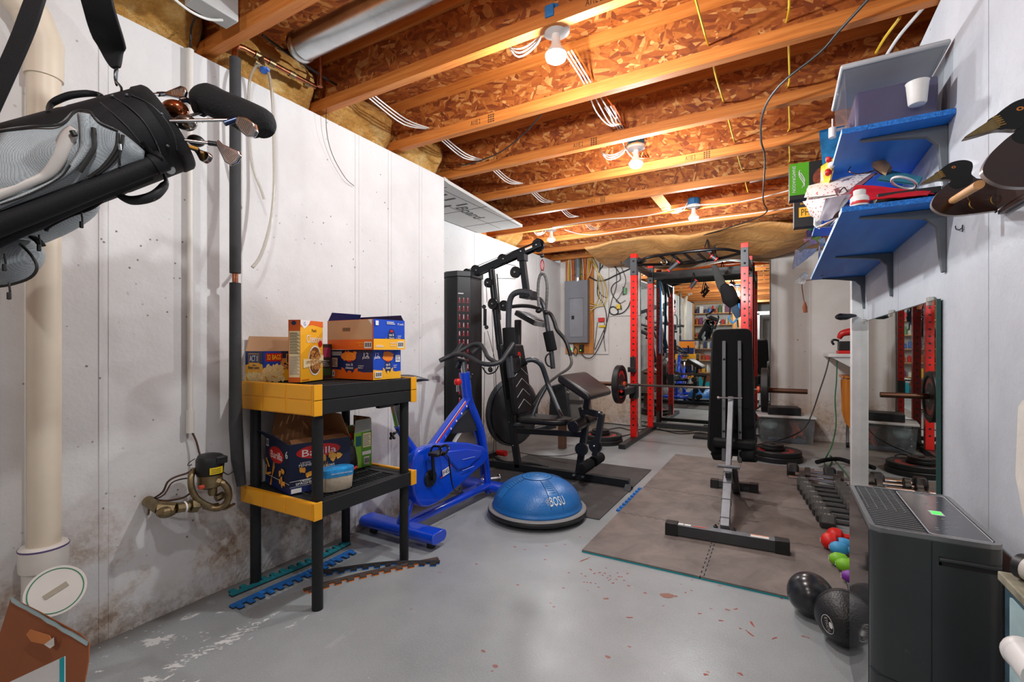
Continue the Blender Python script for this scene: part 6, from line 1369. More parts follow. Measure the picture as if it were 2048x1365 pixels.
# ================================================================== weight bench (seen from behind)
t = thing('weight_bench', 'black incline weight bench with a grey steel spine seen from behind', 'weight bench', (-.28, 3.5, MT))
BG = M('bench_grey_paint', '#7b7e83', rough=.4, var=.15, vs=20, metal=.3); BGD = M('bench_dark_paint', '#3b3d40', rough=.42); BV = M('bench_vinyl', '#0f0f10', spec=.25, rough=.6, bump=.35, bs=25)
f0, f1 = Vector((-.565, 2.93, 0)), Vector((.010, 2.96, 0))
d = (f1-f0).normalized()
m = B(BGD).beam(f0+Vector((0, 0, MT+.035)), f1+Vector((0, 0, MT+.035)), .055, .06); m.use(BG).beam(f0+Vector((0, 0, MT+.0655)), f1+Vector((0, 0, MT+.0655)), .055, .001); m.build('front_foot', t, bev=.002)
for p, s in ((f0, -1), (f1, 1)):
    q = p+d*s*.0; B(BLK).prism([(-.036, 0), (.036, 0), (.031, .072), (-.031, .072)], -.035, .035, frame(q+Vector((0, 0, MT)), Vector((-d.y, d.x, 0)), (0, 0, 1))).build('foot_cap', t, bev=.003)
up = Vector((0, 0, MT+.0665)); tt = lambda a: f0+(f1-f0)*a
T = frame(tt(.16)+up, d, Vector((0, 1, 0)))
m = B(WHT).box(-.055, -.025, -.012, .012, 0, .0006, T).box(-.02, .015, -.012, .012, 0, .0006, T).use(M('red_foot_print', '#c05a40', rough=.6)).box(.03, .10, -.008, .008, 0, .0006, T)
m.use(WHT).box(.33, .42, -.018, .018, 0, .0006, T).use(ORG).box(.33, .42, .008, .016, .0006, .0009, T); m.build('foot_labels', t, sm=False)
g0_, g1_ = Vector((-.30, 4.09, 0)), Vector((-.30, 4.09, 0))
B(BGD).beam((-.455, 4.075, MT+.035), (-.175, 4.095, MT+.035), .05, .055).build('rear_foot', t, bev=.002)
for x, y in ((-.455, 4.075), (-.175, 4.095)): B(BLK).prism([(-.034, 0), (.034, 0), (.029, .066), (-.029, .066)], -.03, .03, frame((x, y, MT), (0, 1, 0), (0, 0, 1))).build('foot_cap', t, bev=.003)
# ladder spine
l0 = P(1449.5, 1058, D=2.78); l1 = P(1457, 940, D=3.12)
B(BG).beam(l0, l1, .054, .05, (1, 0, 0)).build('ladder_spine', t, bev=.003)
dl = (l1-l0)
m = B(BGD)
for k in (.12, .42, .70, .9): m.beam(l0+dl*k, l0+dl*(k+.012), .058, .055, (1, 0, 0))
m.build('ladder_slots', t)
B(BG).beam(l0+Vector((-.07, 0, -.008)), l0+Vector((.07, 0, -.008)), .05, .008).build('foot_plate', t, bev=.002)
for dx_ in (-.05, .05): B(BLK).lathe([(.012, 0), (.014, .01), (.006, .014), (.006, .02), (0, .02)], l0+Vector((dx_, 0, -.004)), seg=6).build('foot_bolt', t)
B(BLK).cbox(P(1457, 951, D=3.02), .035, .03, .04).build('stop_block', t, bev=.004)
B(BG).cyl(P(1435, 932, D=3.08), P(1479, 936, D=3.04), .011, 14).build('adjust_pin', t)
s0_ = P(1456, 946, D=3.12); s1_ = P(1462, 797, D=3.44)
B(BG).beam(s0_, s1_, .05, .035, (1, 0, 0)).build('support_strut', t, bev=.003)
B(BGD).beam(P(1466, 935, D=3.10), P(1473, 985, D=3.6), .03, .05, (1, 0, 0)).build('main_rail', t, bev=.003); B(BGD).beam((-.30, 3.35, .28), (-.31, 4.08, .08), .045, .05, (1, 0, 0)).build('main_rail', t, bev=.003)
B(CHROME).cyl(P(1437, 796, D=3.42), P(1484, 797, D=3.38), .007, 12).ball(P(1437, 796, D=3.42), .012, 10, 6).build('hinge_pin', t)
# backrest: pad with tapered outline
def bk(u, v, dd=0):
    k = (910-v)/255.0; return P(u, v, D=3.42+.26*k+dd)
c_b, c_t = bk(1463, 908), bk(1463, 657); ey_ = (c_t-c_b).normalized(); ex_ = Vector((CA, SA, 0)); ex_ = Vector((.985, .06, 0)); ex_ = (ex_-ey_*ex_.dot(ey_)).normalized()
T = frame(c_b, ex_, ey_); Lb = (c_t-c_b).length
hw0, hw1 = .165, .143
def rr(w0, w1, L, r):
    out = []
    for cx, cy, a0 in ((w0-r, r, -90), (w1-r, L-r, 0), (-w1+r, L-r, 90), (-w0+r, r, 180)):
        for k in range(6): a = math.radians(a0+18*k); out.append((cx+r*math.cos(a), cy+r*math.sin(a)))
    return out
B(BV).prism(rr(hw0, hw1, Lb, .05), -.075, 0, T).build('back_pad', t, bev=.014, seg=4)
B(M('bench_underside', '#0b0b0c', spec=.15, rough=.9)).prism(rr(hw0-.012, hw1-.012, Lb-.01, .045), 0, .004, T).build('pad_backing', t)
for xx in (-.052, .056):
    B(BGD).box(xx-.013, xx+.013, -.06, Lb*.885, .004, .03, T).build('back_rail', t, bev=.003)
    m = B(BLK)
    for yy in (.13, .70): m.ball(T @ Vector((xx, Lb*yy+.03, .032)), .009, 10, 6)
    m.build('rail_bolt', t)
# seat pad beyond, low
B(BV).box(-.43, -.15, 3.72, 4.05, .40, .47).build('seat_pad', t, bev=.02, seg=3)
r0, r1 = P(1428, 908, D=3.55), P(1512, 912, D=3.33); rd = (r1-r0).normalized(); mid = (r0+r1)/2
B(FG).cyl(r0, mid-rd*.03, .047, 22).build('foam_roller', t, bev=.006); B(FG).cyl(mid+rd*.05, r1, .047, 22).build('foam_roller', t, bev=.006); B(BLK).cyl(r0-rd*.02, r1+rd*.01, .012, 12).build('roller_axle', t)
# ================================================================== storage tote
t = thing('storage_tote', 'clear plastic tote with a white lid by the back wall right of the rack', 'tote', (.08, 6.5, 0))
tc = NT('clear_tote_plastic'); tc.set('Base Color', '#a4adb0'); tc.set('Alpha', .20); tc.set('Roughness', .12); tc = tc.m
o0 = Vector((-.215, 6.36, 0)); T = frame(o0, (1, .12, 0), (-.12, 1, 0))
m = B(tc)
def shellbox(m, w, dd, h, th, T, tap=.02):
    m.prism([(tap, tap), (w-tap, tap), (w-tap, dd-tap), (tap, dd-tap)], 0, th, T)
    for (a, b, c, e) in (((tap, tap), (w-tap, tap), (w, 0), (0, 0)), ((w-tap, tap), (w-tap, dd-tap), (w, dd), (w, 0)), ((w-tap, dd-tap), (tap, dd-tap), (0, dd), (w, dd)), ((tap, dd-tap), (tap, tap), (0, 0), (0, dd))):
        p = [Vector((*a, 0)), Vector((*b, 0)), Vector((*c, h)), Vector((*e, h))]; n = (p[1]-p[0]).cross(p[2]-p[0]).normalized()*th
        m.add(p+[x-n for x in p], [(0, 1, 2, 3), (7, 6, 5, 4), (0, 4, 5, 1), (1, 5, 6, 2), (2, 6, 7, 3), (3, 7, 4, 0)], T)
    return m
shellbox(m, .57, .36, .30, .004, T).build('tub', t, sm=False)
B(M('white_lid', '#d8dad9', rough=.4)).box(-.015, .585, -.015, .375, .30, .325, T).build('lid', t, bev=.006)
t2 = thing('tote_contents', 'orange cord and grey gear packed inside the clear tote', 'gear', tuple(T @ Vector((.28, .18, .01))))
m = B(M('orange_cord', '#e8622a', rough=.5)); rnd = random.Random(11)
for q in range(5): m.tube([T @ Vector((.34+.15*rnd.random(), .06+.1*rnd.random(), .05+.2*rnd.random())) for k in range(7)], .007, 7, smooth=5)
m.build('orange_cord', t2)
B(M('teal_dish', '#a9c4c2', rough=.3)).ball(T @ Vector((.13, .15, .19)), .10, 20, 12, (1, .8, .6)).build('pale_bowl', t2)
m = B(M('dark_gear', '#3c3e42', rough=.5, var=.4, vs=20)).ball(T @ Vector((.25, .17, .14)), .12, 16, 10, (1, .9, .9)).ball(T @ Vector((.45, .2, .09)), .08, 14, 10).ball(T @ Vector((.12, .18, .09)), .08, 14, 10); m.build('dark_gear', t2)
m = B(M('blue_box_gear', '#4d6078', rough=.5)).box(.10, .50, .05, .3, .006, .05, T); m.build('blue_tray', t2, bev=.01)
T2 = T @ Matrix.Translation((.10, .06, .326))
t = thing('black_case', 'flat black case resting on the tote lid', 'case', tuple(T @ Vector((.25, .15, .326))))
B(BLK).box(0, .34, 0, .24, 0, .09, T2).build('case_body', t, bev=.006); B(DKMET).box(.10, .26, -.006, 0, .02, .06, T2).build('case_grille', t); 
fcord([(1510, 895), (1530, 900), (1560, 893), (1540, 886), (1500, 893)], 'black cord coil on the floor before the tote')
cable('power_cable', CB, [P(1660, 708, y=6.2), P(1653, 740, y=6.15), P(1640, 780, y=6.1), P(1625, 825, y=6.05), P(1610, 855, y=5.95), P(1585, 872, y=5.9), (P(1545, 884, y=5.9)), P(1515, 893, z=.01)], .007, 'black cord drooping from the white shelf to the floor by the tote', 5, cat='cord')
cable('extension_cable', M('green_cord', '#2f6a48', rough=.5), [P(1674, 712, y=6.1), P(1673, 760, y=6.05), P(1670, 800, y=6.0), P(1672, 850, y=5.8), P(1664, 890, y=5.4), P(1655, 910, z=.12), P(1648, 925, z=.01), P(1656, 934, z=.01), P(1663, 925, z=.01), P(1660, 912, z=.05), P(1668, 920, z=.02), P(1690, 945, z=.05), P(1703, 965, z=.02)], .006, 'green extension cord running down to the dumbbells', 5, cat='cord')
# white shelf, red tool kit, orange drop leaf
t = thing('wall_shelf', 'white shelf bracketed to the back wall beyond the white post', 'shelf', (.9, 6.4, 1.05))
B(WPAINT).box(.45, 1.3, 6.0, 6.78, 1.03, 1.065).build('shelf_board', t, bev=.004)
B(WPAINT).prism([(.47, 1.03), (1.3, 1.03), (1.3, .55), (1.25, .55)], 0, .03, frame((0, 6.05, 0), (1, 0, 0), (0, 0, 1))).build('shelf_bracket', t, bev=.003)
t = thing('tool_kit', 'red and black tool kit on the white shelf beyond the post', 'tool kit', (.60, 6.2, 1.065))
q = lambda u, v, y=6.2: P(u, v, y=y)
B(RED).box(q(1675, 690).x, .9, 6.12, 6.35, 1.065, 1.10).build('red_tray', t, bev=.006); B(BLK).box(q(1677, 690).x, .88, 6.14, 6.33, 1.10, 1.20).build('black_case', t, bev=.008)
B(RED).tube([q(1678, 678), q(1684, 668), q(1700, 664), q(1712, 664)], [.02, .035, .04, .04], 14, smooth=3).build('red_body', t); B(BLK).tube([q(1668, 690), q(1664, 684), q(1668, 680), q(1678, 682)], .012, 8, smooth=3).build('black_hose', t)
t = thing('drop_leaf_table', 'orange wood drop leaf table edge beyond the white post', 'table', (.9, 6.4, 0))
WO = mk_wood('orange_varnished_wood', '#b5651e', '#cf7c2a', '#e0923e', 2, .35)
x0 = P(1681, 760, y=6.35).x; pl = [(x0+.9, .78), (x0+.9, .17), (x0+.25, .17), (x0+.12, .2), (x0+.04, .3), (x0+.01, .42), (x0, .75), (x0, .78)]
B(WO).prism(pl, 0, .022, frame((0, 6.35, 0), (1, 0, 0), (0, 0, 1))).build('drop_leaf', t, bev=.003)
B(WO).box(x0+.02, x0+.95, 6.36, 6.75, .79, .815).build('table_top', t, bev=.004)
lx = P(1695, 880, y=6.5).x
B(CHROME).cyl((lx, 6.5, .05), (lx, 6.5, .78), .014, 12).build('leg', t); B(BLK).lathe([(.0, -.014), (.03, -.014), (.03, .014), (0, .014)], (lx, 6.5, .03), (1, 0, 0), 18).build('caster', t)
B(CHROME).cyl((lx+.7, 6.5, .0), (lx+.7, 6.5, .78), .014, 12).build('leg', t)
# ================================================================== dumbbells and balls
HEX = M('hex_iron', '#3d3c3a', rough=.5, var=.35, vs=40, bump=.4, bs=120); BARK = M('knurled_grey', '#4a4a4a', rough=.4, metal=.7)
def hexd(lb, c, L=.30, r=.058, hl=.085):
    t = thing('hex_dumbbell', lb, 'dumbbell', (c[0], c[1], MT), group='iron hex dumbbells in a row')
    z = r*.866+MT
    for s in (-1, 1):
        x0 = c[0]+s*(L/2-hl/2); ps = []
        prof = [(r*.80, -hl/2), (r, -hl/2+.012), (r, hl/2-.012), (r*.80, hl/2)]
        B(HEX).lathe(prof, (x0, c[1], z), (1, 0, 0), 6, sx=(0, 1, 0)).build('hex_head', t, ang=20, bev=.003)
    B(BARK).cyl((c[0]-L/2+hl*.9, c[1], z), (c[0]+L/2-hl*.9, c[1], z), .0155, 14).build('handle', t)
    m = B(M('head_number', '#b9b7b2', rough=.5)); m.text(str(c[2]), (c[0]-L/2+hl*.5, c[1]-.001, z+r*.866+.0006), (1, 0, 0), (0, 1, 0), .03, .022); m.build('number', t, sm=False)
    return t
order = ['farthest', 'second farthest', 'third farthest', 'fourth farthest', 'fifth farthest', 'third nearest', 'second nearest', 'nearest']
for k in range(8):
    u, v = 1616+3.6*k, 972+10.9*k
    y = 4.32-.117*k; xl = .115+.014*k
    w = (25, 25, 25, 20, 20, 15, 15, 12)[k]
    L = .33-.008*k
    hexd('iron hex dumbbell, %s of the row beside the right wall' % order[k], (xl+L/2, y, w), L, .058-.0012*k)
# two adjustable chrome dumbbells
def adj(lb, c, y, L, col=False):
    t = thing('adjustable_dumbbell', lb, 'dumbbell', (c, y, 0)); z = .062+MT
    B(CHROME).cyl((c-L/2, y, z), (c+L/2, y, z), .0125, 14).build('bar', t)
    for s in (-1, 1):
        B(M('iron_plate', '#4b4642', rough=.4, metal=.6, var=.3)).lathe([(.012, -.014), (.04, -.018), (.052, -.012), (.062, -.018), (.062, .018), (.052, .012), (.04, .018), (.012, .014)], (c+s*L*.28, y, z), (1, 0, 0), 32).build('iron_plate', t)
adj('chrome bar dumbbell with iron plates at the far end of the row', .27, 4.46, .42)
adj('second chrome bar dumbbell with iron plates near the far end', .31, 4.60, .40)
t = thing('rubber_dumbbell', 'black rubber hex dumbbell at the far left corner of the row', 'dumbbell', (.2, 4.74, MT))
for s, x0 in ((-1, .095), (1, .36)): B(M('black_rubber', '#161719', rough=.45)).lathe([(.045, -.045), (.066, -.03), (.066, .03), (.045, .045)], (x0, 4.73, .058+MT), (1, 0, 0), 6, sx=(0, 1, 0)).build('rubber_head', t, ang=20, bev=.006)
B(CHROME).cyl((.12, 4.73, .06+MT), (.34, 4.73, .06+MT), .015, 14).build('handle', t)
t = thing('padded_bar', 'black foam wrapped bar lying behind the dumbbells', 'bar', (.4, 4.95, .05))
B(FG).tube([P(1634, 925, z=.05), P(1655, 920, z=.05), P(1680, 919, z=.05), P(1708, 928, z=.05)], .02, 12, smooth=4).build('foam_wrap', t)
def vinyl(lb, c, m, L=.19, r=.042, num=None):
    t = thing('vinyl_dumbbell', lb, 'dumbbell', (c[0], c[1], MT), group='small vinyl dumbbells'); z = r+MT; x, y = c
    for s in (-1, 1):
        B(m).lathe([(.0, -.040), (r*.55, -.040), (r*.9, -.028), (r, -.008), (r*.96, .014), (r*.7, .030), (.016, .038)], (x+s*(L/2-.03), y, z), (-s*1.0*-1, 0, 0) if s < 0 else (-1, 0, 0), 22).build('round_head', t)
    B(m).cyl((x-L/2+.05, y, z), (x+L/2-.05, y, z), .0165, 14).build('handle', t)
    B(WHT).text(num or '5', (x-L/2-.0115, y, z), (0, -1, 0), (0, 0, 1), .02, .02, .0005).build('number', t, sm=False)
VR = M('red_vinyl', '#e01c14', rough=.45); VB = M('blue_vinyl', '#3f9fd6', rough=.5); VG = M('green_vinyl', '#7cc41e', rough=.45); VP = M('purple_vinyl', '#7a2a9e', rough=.45)
for lb, u, v, m, r, n in (('farther of the two red vinyl dumbbells', 1665, 1085, VR, .042, '8'), ('nearer of the two red vinyl dumbbells', 1654, 1098, VR, .045, '8'), ('farther of the two light blue vinyl dumbbells', 1681, 1102, VB, .036, '5'), ('nearer of the two light blue vinyl dumbbells', 1672, 1110, VB, .036, '5'),
                          ('left one of the two lime green vinyl dumbbells', 1672, 1132, VG, .034, '3'), ('right one of the two lime green vinyl dumbbells', 1686, 1144, VG, .034, '3'), ('purple vinyl dumbbell partly behind the dehumidifier', 1698, 1166, VP, .030, '2')):
    p = P(u, v, z=MT); vinyl(lb, (p.x+.075, p.y), m, r=r, num=n)
t = thing('medicine_ball', 'smooth shiny black ball at the mat corner', 'ball', (.112, 2.355, 0))
B(M('shiny_black_rubber', '#26292d', rough=.24, var=.1)).ball((.112, 2.355, .088), .088, 40, 24).build('ball_shell', t, ang=80)
t = thing('slam_ball', 'textured black slam ball with a white badge beside the dehumidifier', 'ball', (.222, 2.20, 0))
sb = NT('textured_black_rubber'); sb.set('Base Color', '#1c1d1f'); sb.set('Roughness', .42); sb.bump(sb.vor(140), .35, .003); sb = sb.m
cb = Vector((.216, 2.192, .101))
B(sb).ball(cb, .101, 44, 28).build('ball_shell', t, ang=80)
B(M('ball_groove', '#0c0c0d', rough=.6)).tube([cb+Vector((math.cos(a)*.1013, 0, math.sin(a)*.1013)) for a in [2*PI*k/48 for k in range(48)]], .0015, 5, closed=True).build('seam', t)
nb_ = (Vector((0, 0, .95))-cb); nb_.z = -.08; n0 = Vector((-.62, -.78, -.05)).normalized()
def onball(x, y, h=.0012, rot=-1.3):
    e = n0.cross(Vector((0, 0, 1))).normalized()*-1; f = n0.cross(e)*-1
    if f.z < 0: f = -f
    X = x*math.cos(rot)-y*math.sin(rot); Y = x*math.sin(rot)+y*math.cos(rot)
    return cb+(n0*.1+e*X+f*Y).normalized()*(.101+h)
vs, fs, asp = text_mesh('ETHOS', .5); m = B(WHT)
m.add([onball(x*.05, y*.011-.0) for x, y, z in vs], [f for f in fs]); m.tube([onball(.034*math.cos(a), .022*math.sin(a)) for a in [2*PI*k/30 for k in range(30)]], .0009, 4, closed=True)
m.add([onball(.012*math.cos(a)+.0, .0135+.006*math.sin(a)) for a in [2*PI*k/16 for k in range(16)]], [tuple(range(16))])
m.build('white_badge', t, sm=False)
# ================================================================== dehumidifier
DG = M('dehumidifier_grey', '#383d3f', rough=.25, var=.05); DGT = M('dehumidifier_trim', '#3b3f42', rough=.3)
t = thing('dehumidifier', 'tall dark grey dehumidifier with a top grille and control panel', 'dehumidifier', (.335, 1.83, 0))
x0, x1, y0, y1, H_ = .213, .478, 1.585, 2.045, .65
def rrect(x0, x1, y0, y1, r, n=6):
    o = []
    for cx, cy, a0 in ((x1-r, y0+r, -90), (x1-r, y1-r, 0), (x0+r, y1-r, 90), (x0+r, y0+r, 180)):
        for k in range(n+1): a = math.radians(a0+90*k/n); o.append((cx+r*math.cos(a), cy+r*math.sin(a)))
    return o
B(DG).prism(rrect(x0, x1, y0, y1, .03), .02, H_-.012).build('housing', t, bev=.002)
B(M('dehumidifier_side_gloss', '#3a3c3f', rough=.05, var=.03)).box(x0-.0015, x0, y0+.03, y1-.025, .03, H_-.02).build('glossy_side_panel', t)
rim = rrect(x0, x1, y0, y1, .03); inn = rrect(x0+.012, x1-.012, y0+.012, y1-.012, .02)
m = B(M('dehumidifier_rim', '#7e8285', rough=.25, metal=.4)); n = len(rim)
m.add([(x, y, H_-.012) for x, y in rim]+[(x, y, H_) for x, y in rim]+[(x, y, H_) for x, y in inn]+[(x, y, H_-.012) for x, y in inn], [(k+a*n, (k+1) % n+a*n, (k+1) % n+(a+1)*n, k+(a+1)*n) for a in range(3) for k in range(n)]); m.build('top_rim', t)
xm = x0+.125
m = B(DGT).box(x0+.012, xm, y0+.012, y1-.012, H_-.011, H_-.009).build('grille_floor', t)
m = B(M('grille_slats', '#5c6063', rough=.35))
for k in range(24): 
    y = y0+.022+k*.0182; m.box(x0+.014, xm-.004, y, y+.0075, H_-.009, H_-.002)
for k in range(5): m.box(x0+.02+k*.022, x0+.0225+k*.022, y0+.19, y1-.015, H_-.003, H_-.0008)
m.build('top_grille', t)
pn = B(M('control_panel', '#4a4e54', rough=.15)).prism(rrect(xm+.002, x1-.016, y0+.020, y1-.02, .012), H_-.01, H_-.002).build('control_panel', t, bev=.001)
m = B(M('panel_outline', '#b9bcc0', rough=.3)); a = rrect(xm+.002, x1-.016, y0+.020, y1-.02, .012); m.tube([(x, y, H_-.0015) for x, y in a], .0012, 5, closed=True); m.build('panel_outline', pn)
m = B(M('display_frame', '#c4c8ca', rough=.3)).box(xm+.045, xm+.075, 1.79, 1.835, H_-.002, H_-.0012).use(emis('green_display', '#3fd84a', 1.2)).box(xm+.049, xm+.071, 1.798, 1.828, H_-.0012, H_-.0008); m.build('green_display', pn)
m = B(M('panel_icons', '#8f969c', rough=.5)); rnd = random.Random(2)
for k in range(16):
    x = xm+.02+.09*rnd.random(); y = 1.64+.30*rnd.random()
    if abs(x-xm-.06) < .025 and abs(y-1.81) < .04: continue
    m.box(x, x+.007, y, y+.003, H_-.002, H_-.0015)
m.build('panel_icons', pn)
SEAM = M('seam_dark', '#101213', rough=.6)
B(SEAM).box(x0+.125, x0+.1265, y0-.0008, y0, .02, H_-.014).build('front_seam', t)
m = B(SEAM).box(x0+.14, x1-.008, y0-.001, y0, H_-.072, H_-.064).box(x0+.14, x0+.145, y0-.001, y0, H_-.072, H_-.05); m.build('handle_recess', t)
B(M('recess_lip', '#3f4447', rough=.3)).box(x0+.14, x1-.01, y0-.006, y0, H_-.060, H_-.052).build('handle_lip', t, bev=.002)
m = B(SEAM).tube([(x0+.0, y0+.02, .262), (x0+.012, y0-.0004, .258), (x0+.055, y0-.0004, .25), (x0+.062, y0-.0004, .24), (x0+.062, y0-.0004, .05)], .0012, 5); m.build('bucket_seam', t)
m = B(BLK)
for xx in (x0+.04, x1-.04):
    for yy in (y0+.04, y1-.04): m.lathe([(.0, 0), (.015, 0), (.015, .02), (0, .02)], (xx, yy, 0), seg=14)
m.build('feet', t)
# ================================================================== right wall: mirror, shelves, ducks
t = thing('wall_mirror', 'unframed mirror clipped to the grey right wall behind the dehumidifier', 'mirror', (.52, 3.3, .06))
B(MIRROR).box(.518, .528, 2.362, 4.31, .06, 1.315).build('mirror_glass', t, sm=False)
B(M('mirror_edge_green', '#1f4a44', rough=.2)).box(.517, .530, 2.354, 2.3615, .06, 1.315).box(.517, .53, 2.354, 4.31, 1.315, 1.319).build('mirror_edge', t, sm=False)
for y in (2.44, 3.20, 4.15): B(CLEAR).box(.510, .534, y, y+.03, 1.30, 1.335).build('mirror_clip', t, bev=.003)
SHBL = NT('blue_painted_board'); f = SHBL.noise(3, 4, vec=SHBL.co((4, .6, 1))); SHBL.set('Base Color', SHBL.ramp(f, [(.3, '#1670d8'), (.7, '#268aee')])); SHBL.set('Roughness', .5); SHBL.bump(SHBL.noise(60, 3), .1, .002); SHBL = SHBL.m
SHED = M('blue_board_raw_edge', '#1f6fc4', rough=.8, var=.5, vs=150, bump=.8, bs=200); SEDW = M('shelf_front_edge', '#a9c6ea', rough=.5)
BRK = M('bracket_grey', '#5e656b', rough=.45)
def bracket(par, y, z, L=.26, H=.24):
    m = B(BRK)
    # arm under the board
    pl = [(RX, z), (RX, z-H), (RX-.012, z-H), (RX-.02, z-H*.75), (RX-.028, z-.07), (RX-.06, z-.034), (RX-L*.6, z-.018), (RX-L, z-.006), (RX-L, z)]
    m.prism([(x, zz_) for x, zz_ in pl], -.013, .013, frame((0, y, 0), (1, 0, 0), (0, 0, 1)))
    return m.build('shelf_bracket', par, bev=.004)
def shelf(nm, lb, y0, y1, z, ys):
    t = thing(nm, lb, 'shelf', (.37, (y0+y1)/2, z))
    B(SHBL).box(.207, RX-.001, y0+.001, y1, z, z+.019).build('shelf_board', t)
    B(SHED).box(.207, RX-.001, y0-.001, y0+.001, z, z+.019).build('raw_end', t)
    B(SEDW).box(.2055, .207, y0, y1, z, z+.019).build('front_edge', t)
    for y in ys: bracket(t, y, z-.0005)
    return t
ZU, ZLo = 1.955, 1.655
shelf('wall_shelf', 'upper blue board shelf on the right wall', 2.20, 4.15, ZU, (2.30, 3.27))
shelf('wall_shelf', 'lower blue board shelf on the right wall', 2.20, 4.31, ZLo, (2.32, 3.27, 4.24))
CT = NT('clear_container'); CT.set('Base Color', '#8c9198'); CT.set('Alpha', .14); CT.set('Roughness', .08); CT = CT.m
t = thing('clear_container', 'clear food container with a grey lid on the upper blue shelf', 'container', (.36, 2.4, ZU+.02))
zb = ZU+.0205; T = Matrix.Translation((.215, 2.225, zb))
shellbox(B(CT), .30, .36, .235, .003, T, .012).build('tub', t, sm=False)
B(M('frosted_lid', '#aeb1b4', rough=.35)).box(.203, .527, 2.212, 2.597, zb+.236, zb+.256).build('lid', t, bev=.008)
B(M('purple_flour_bag', '#2a1258', rough=.45)).box(.255, .50, 2.245, 2.52, zb+.005, zb+.15).build('purple_bag', t, bev=.01)
B(M('scoop_white', '#dcdcd9', rough=.4)).lathe([(.0, 0), (.024, 0), (.027, .005), (.033, .075), (.035, .08), (.0, .08)], (.43, 2.196, zb+.035), seg=26).build('measuring_cup', t)
B(CT).box(.200, .215, 2.30, 2.42, zb+.17, zb+.245).build('side_latch', t, bev=.005)
# packets on the upper shelf
U = lambda u, v, x: P(u, v, x=x)
def packet(nm, lb, cat, faces, th=.02, arts=()):
    pass
t = thing('charging_cable', 'white cable plug hanging over the upper shelf edge', 'plug', (.18, 2.35, ZU+.03))
q = P(1665, 262, D=1.95)
B(M('white_plug', '#e6e6e4', rough=.35)).cyl(q+Vector((0, 0, .012)), q+Vector((0, 0, -.028)), .014, 16).cyl(q+Vector((0, 0, .012)), q+Vector((0, 0, .05)), .003, 8).cyl(q, q+Vector((.05, .02, .006)), .007, 10).build('plug_body', t)
t = thing('candy_bag', 'blue and red candy bag hanging over the upper shelf edge', 'bag', tuple(P(1655, 300, D=2.2)))
def sheet(pts, m, th=.012, par=None, nm='bag_panel', puff=.0):
    a, b, c, d = [Vector(p) for p in pts]; n = (b-a).cross(d-a).normalized()
    def f(s, q): 
        p = a*(1-s)*(1-q)+b*s*(1-q)+c*s*q+d*(1-s)*q; return p+n*(puff*math.sin(PI*s)*math.sin(PI*q)+.003*noise.noise(p*40))
    mm = B(m); mm.grid(f, 10, 10); mm.grid(lambda s, q: f(q, s)-n*(th+2*puff*math.sin(PI*s)*math.sin(PI*q)), 10, 10)
    return mm
Dd = 2.05
sheet([P(1638, 262, D=2.05), P(1690, 250, D=2.0), P(1672, 312, D=2.1), P(1645, 330, D=2.2)], M('blue_foil_bag', '#2a7fb4', rough=.3, var=.3, vs=30), .012, puff=.006).build('blue_top', t)
sheet([P(1645, 330, D=2.2), P(1672, 312, D=2.1), P(1662, 365, D=2.2), P(1645, 375, D=2.3)], M('yellow_foil_bag', '#e8c42a', rough=.3, var=.3, vs=30), .012, puff=.006).build('yellow_middle', t)
sheet([P(1640, 335, D=2.25), P(1650, 330, D=2.24), P(1655, 400, D=2.4), P(1644, 400, D=2.45)], M('red_foil_bag', '#d8301c', rough=.3, var=.3, vs=30), .012, puff=.006).build('red_edge', t)
for u, v, c in ((1658, 318, RED), (1668, 312, RED), (1663, 330, WHT), (1656, 345, RED)): B(c).ball(P(u, v, D=2.13), .014, 10, 8, (1, 1, 1.2)).build('candy_print', t)
# snapdragon box and pho bowl box
t = Box('noodle_box', 'green and black noodle box on the far upper shelf', P(1580, 452, D=2.98)+Vector((0, 0, .0)), (.93, -.36), .10, .12, .31, INK).t
bx = Box.__new__(Box)
q = P(1577, 447, D=2.95); ez = ZU+.02
for o in list(t.children): bpy.data.objects.remove(o)
bpy.data.objects.remove(t)
a = Box('noodle_box', 'green and black noodle box on the far upper shelf', (.047, 3.12, ZU+.0205), (1, .06), .225, .07, .205, INK)
SG = M('lime_green_print', '#58b01e', rough=.4)
a.art('front', 'printing', [('r', 0, .12, .42, 1, SG), ('e', .78, .52, .28, .3, M('bowl_photo', '#9a4a2c', rough=.5, var=.6, vs=60)), ('e', .86, .4, .09, .09, ORG), ('r', .45, .05, .62, .2, SG), ('r', .62, 0, 1, .12, AMB)])
# vertical brand name
m = B(WHT); T0 = a.T; e = a.ex; n = e.cross(Vector((0, 0, 1)))
m.text('SNAPDRAGON', a.o+e*.022+Vector((0, 0, .115))+n*.003, (0, 0, -1), e, .15, .016, .0003)
for k in range(3): m.tube([a.o+e*(.060+.014*math.sin(j*.9+k))+Vector((0, 0, .06+.022*j+.008*k))+n*.003 for j in range(5)], .002, 5, smooth=3)
m.build('brand_print', a.t, sm=False)
a = Box('noodle_box', 'black and yellow noodle bowl box at the far end of the upper shelf', (.085, 3.84, ZU+.0205), (1, .04), .24, .09, .215, INK)
a.art('front', 'printing', [('r', .12, .3, .72, .62, AMB), ('t', 'PHO', .36, .46, .36, INK, .22), ('t', 'SNAPDRAGON', .40, .74, .5, AMB, .06), ('e', .22, .86, .06, .06, AMB), ('e', .36, .86, .06, .06, AMB), ('e', .5, .86, .06, .06, AMB), ('e', .22, .86, .03, .03, INK), ('e', .5, .86, .03, .03, INK)])
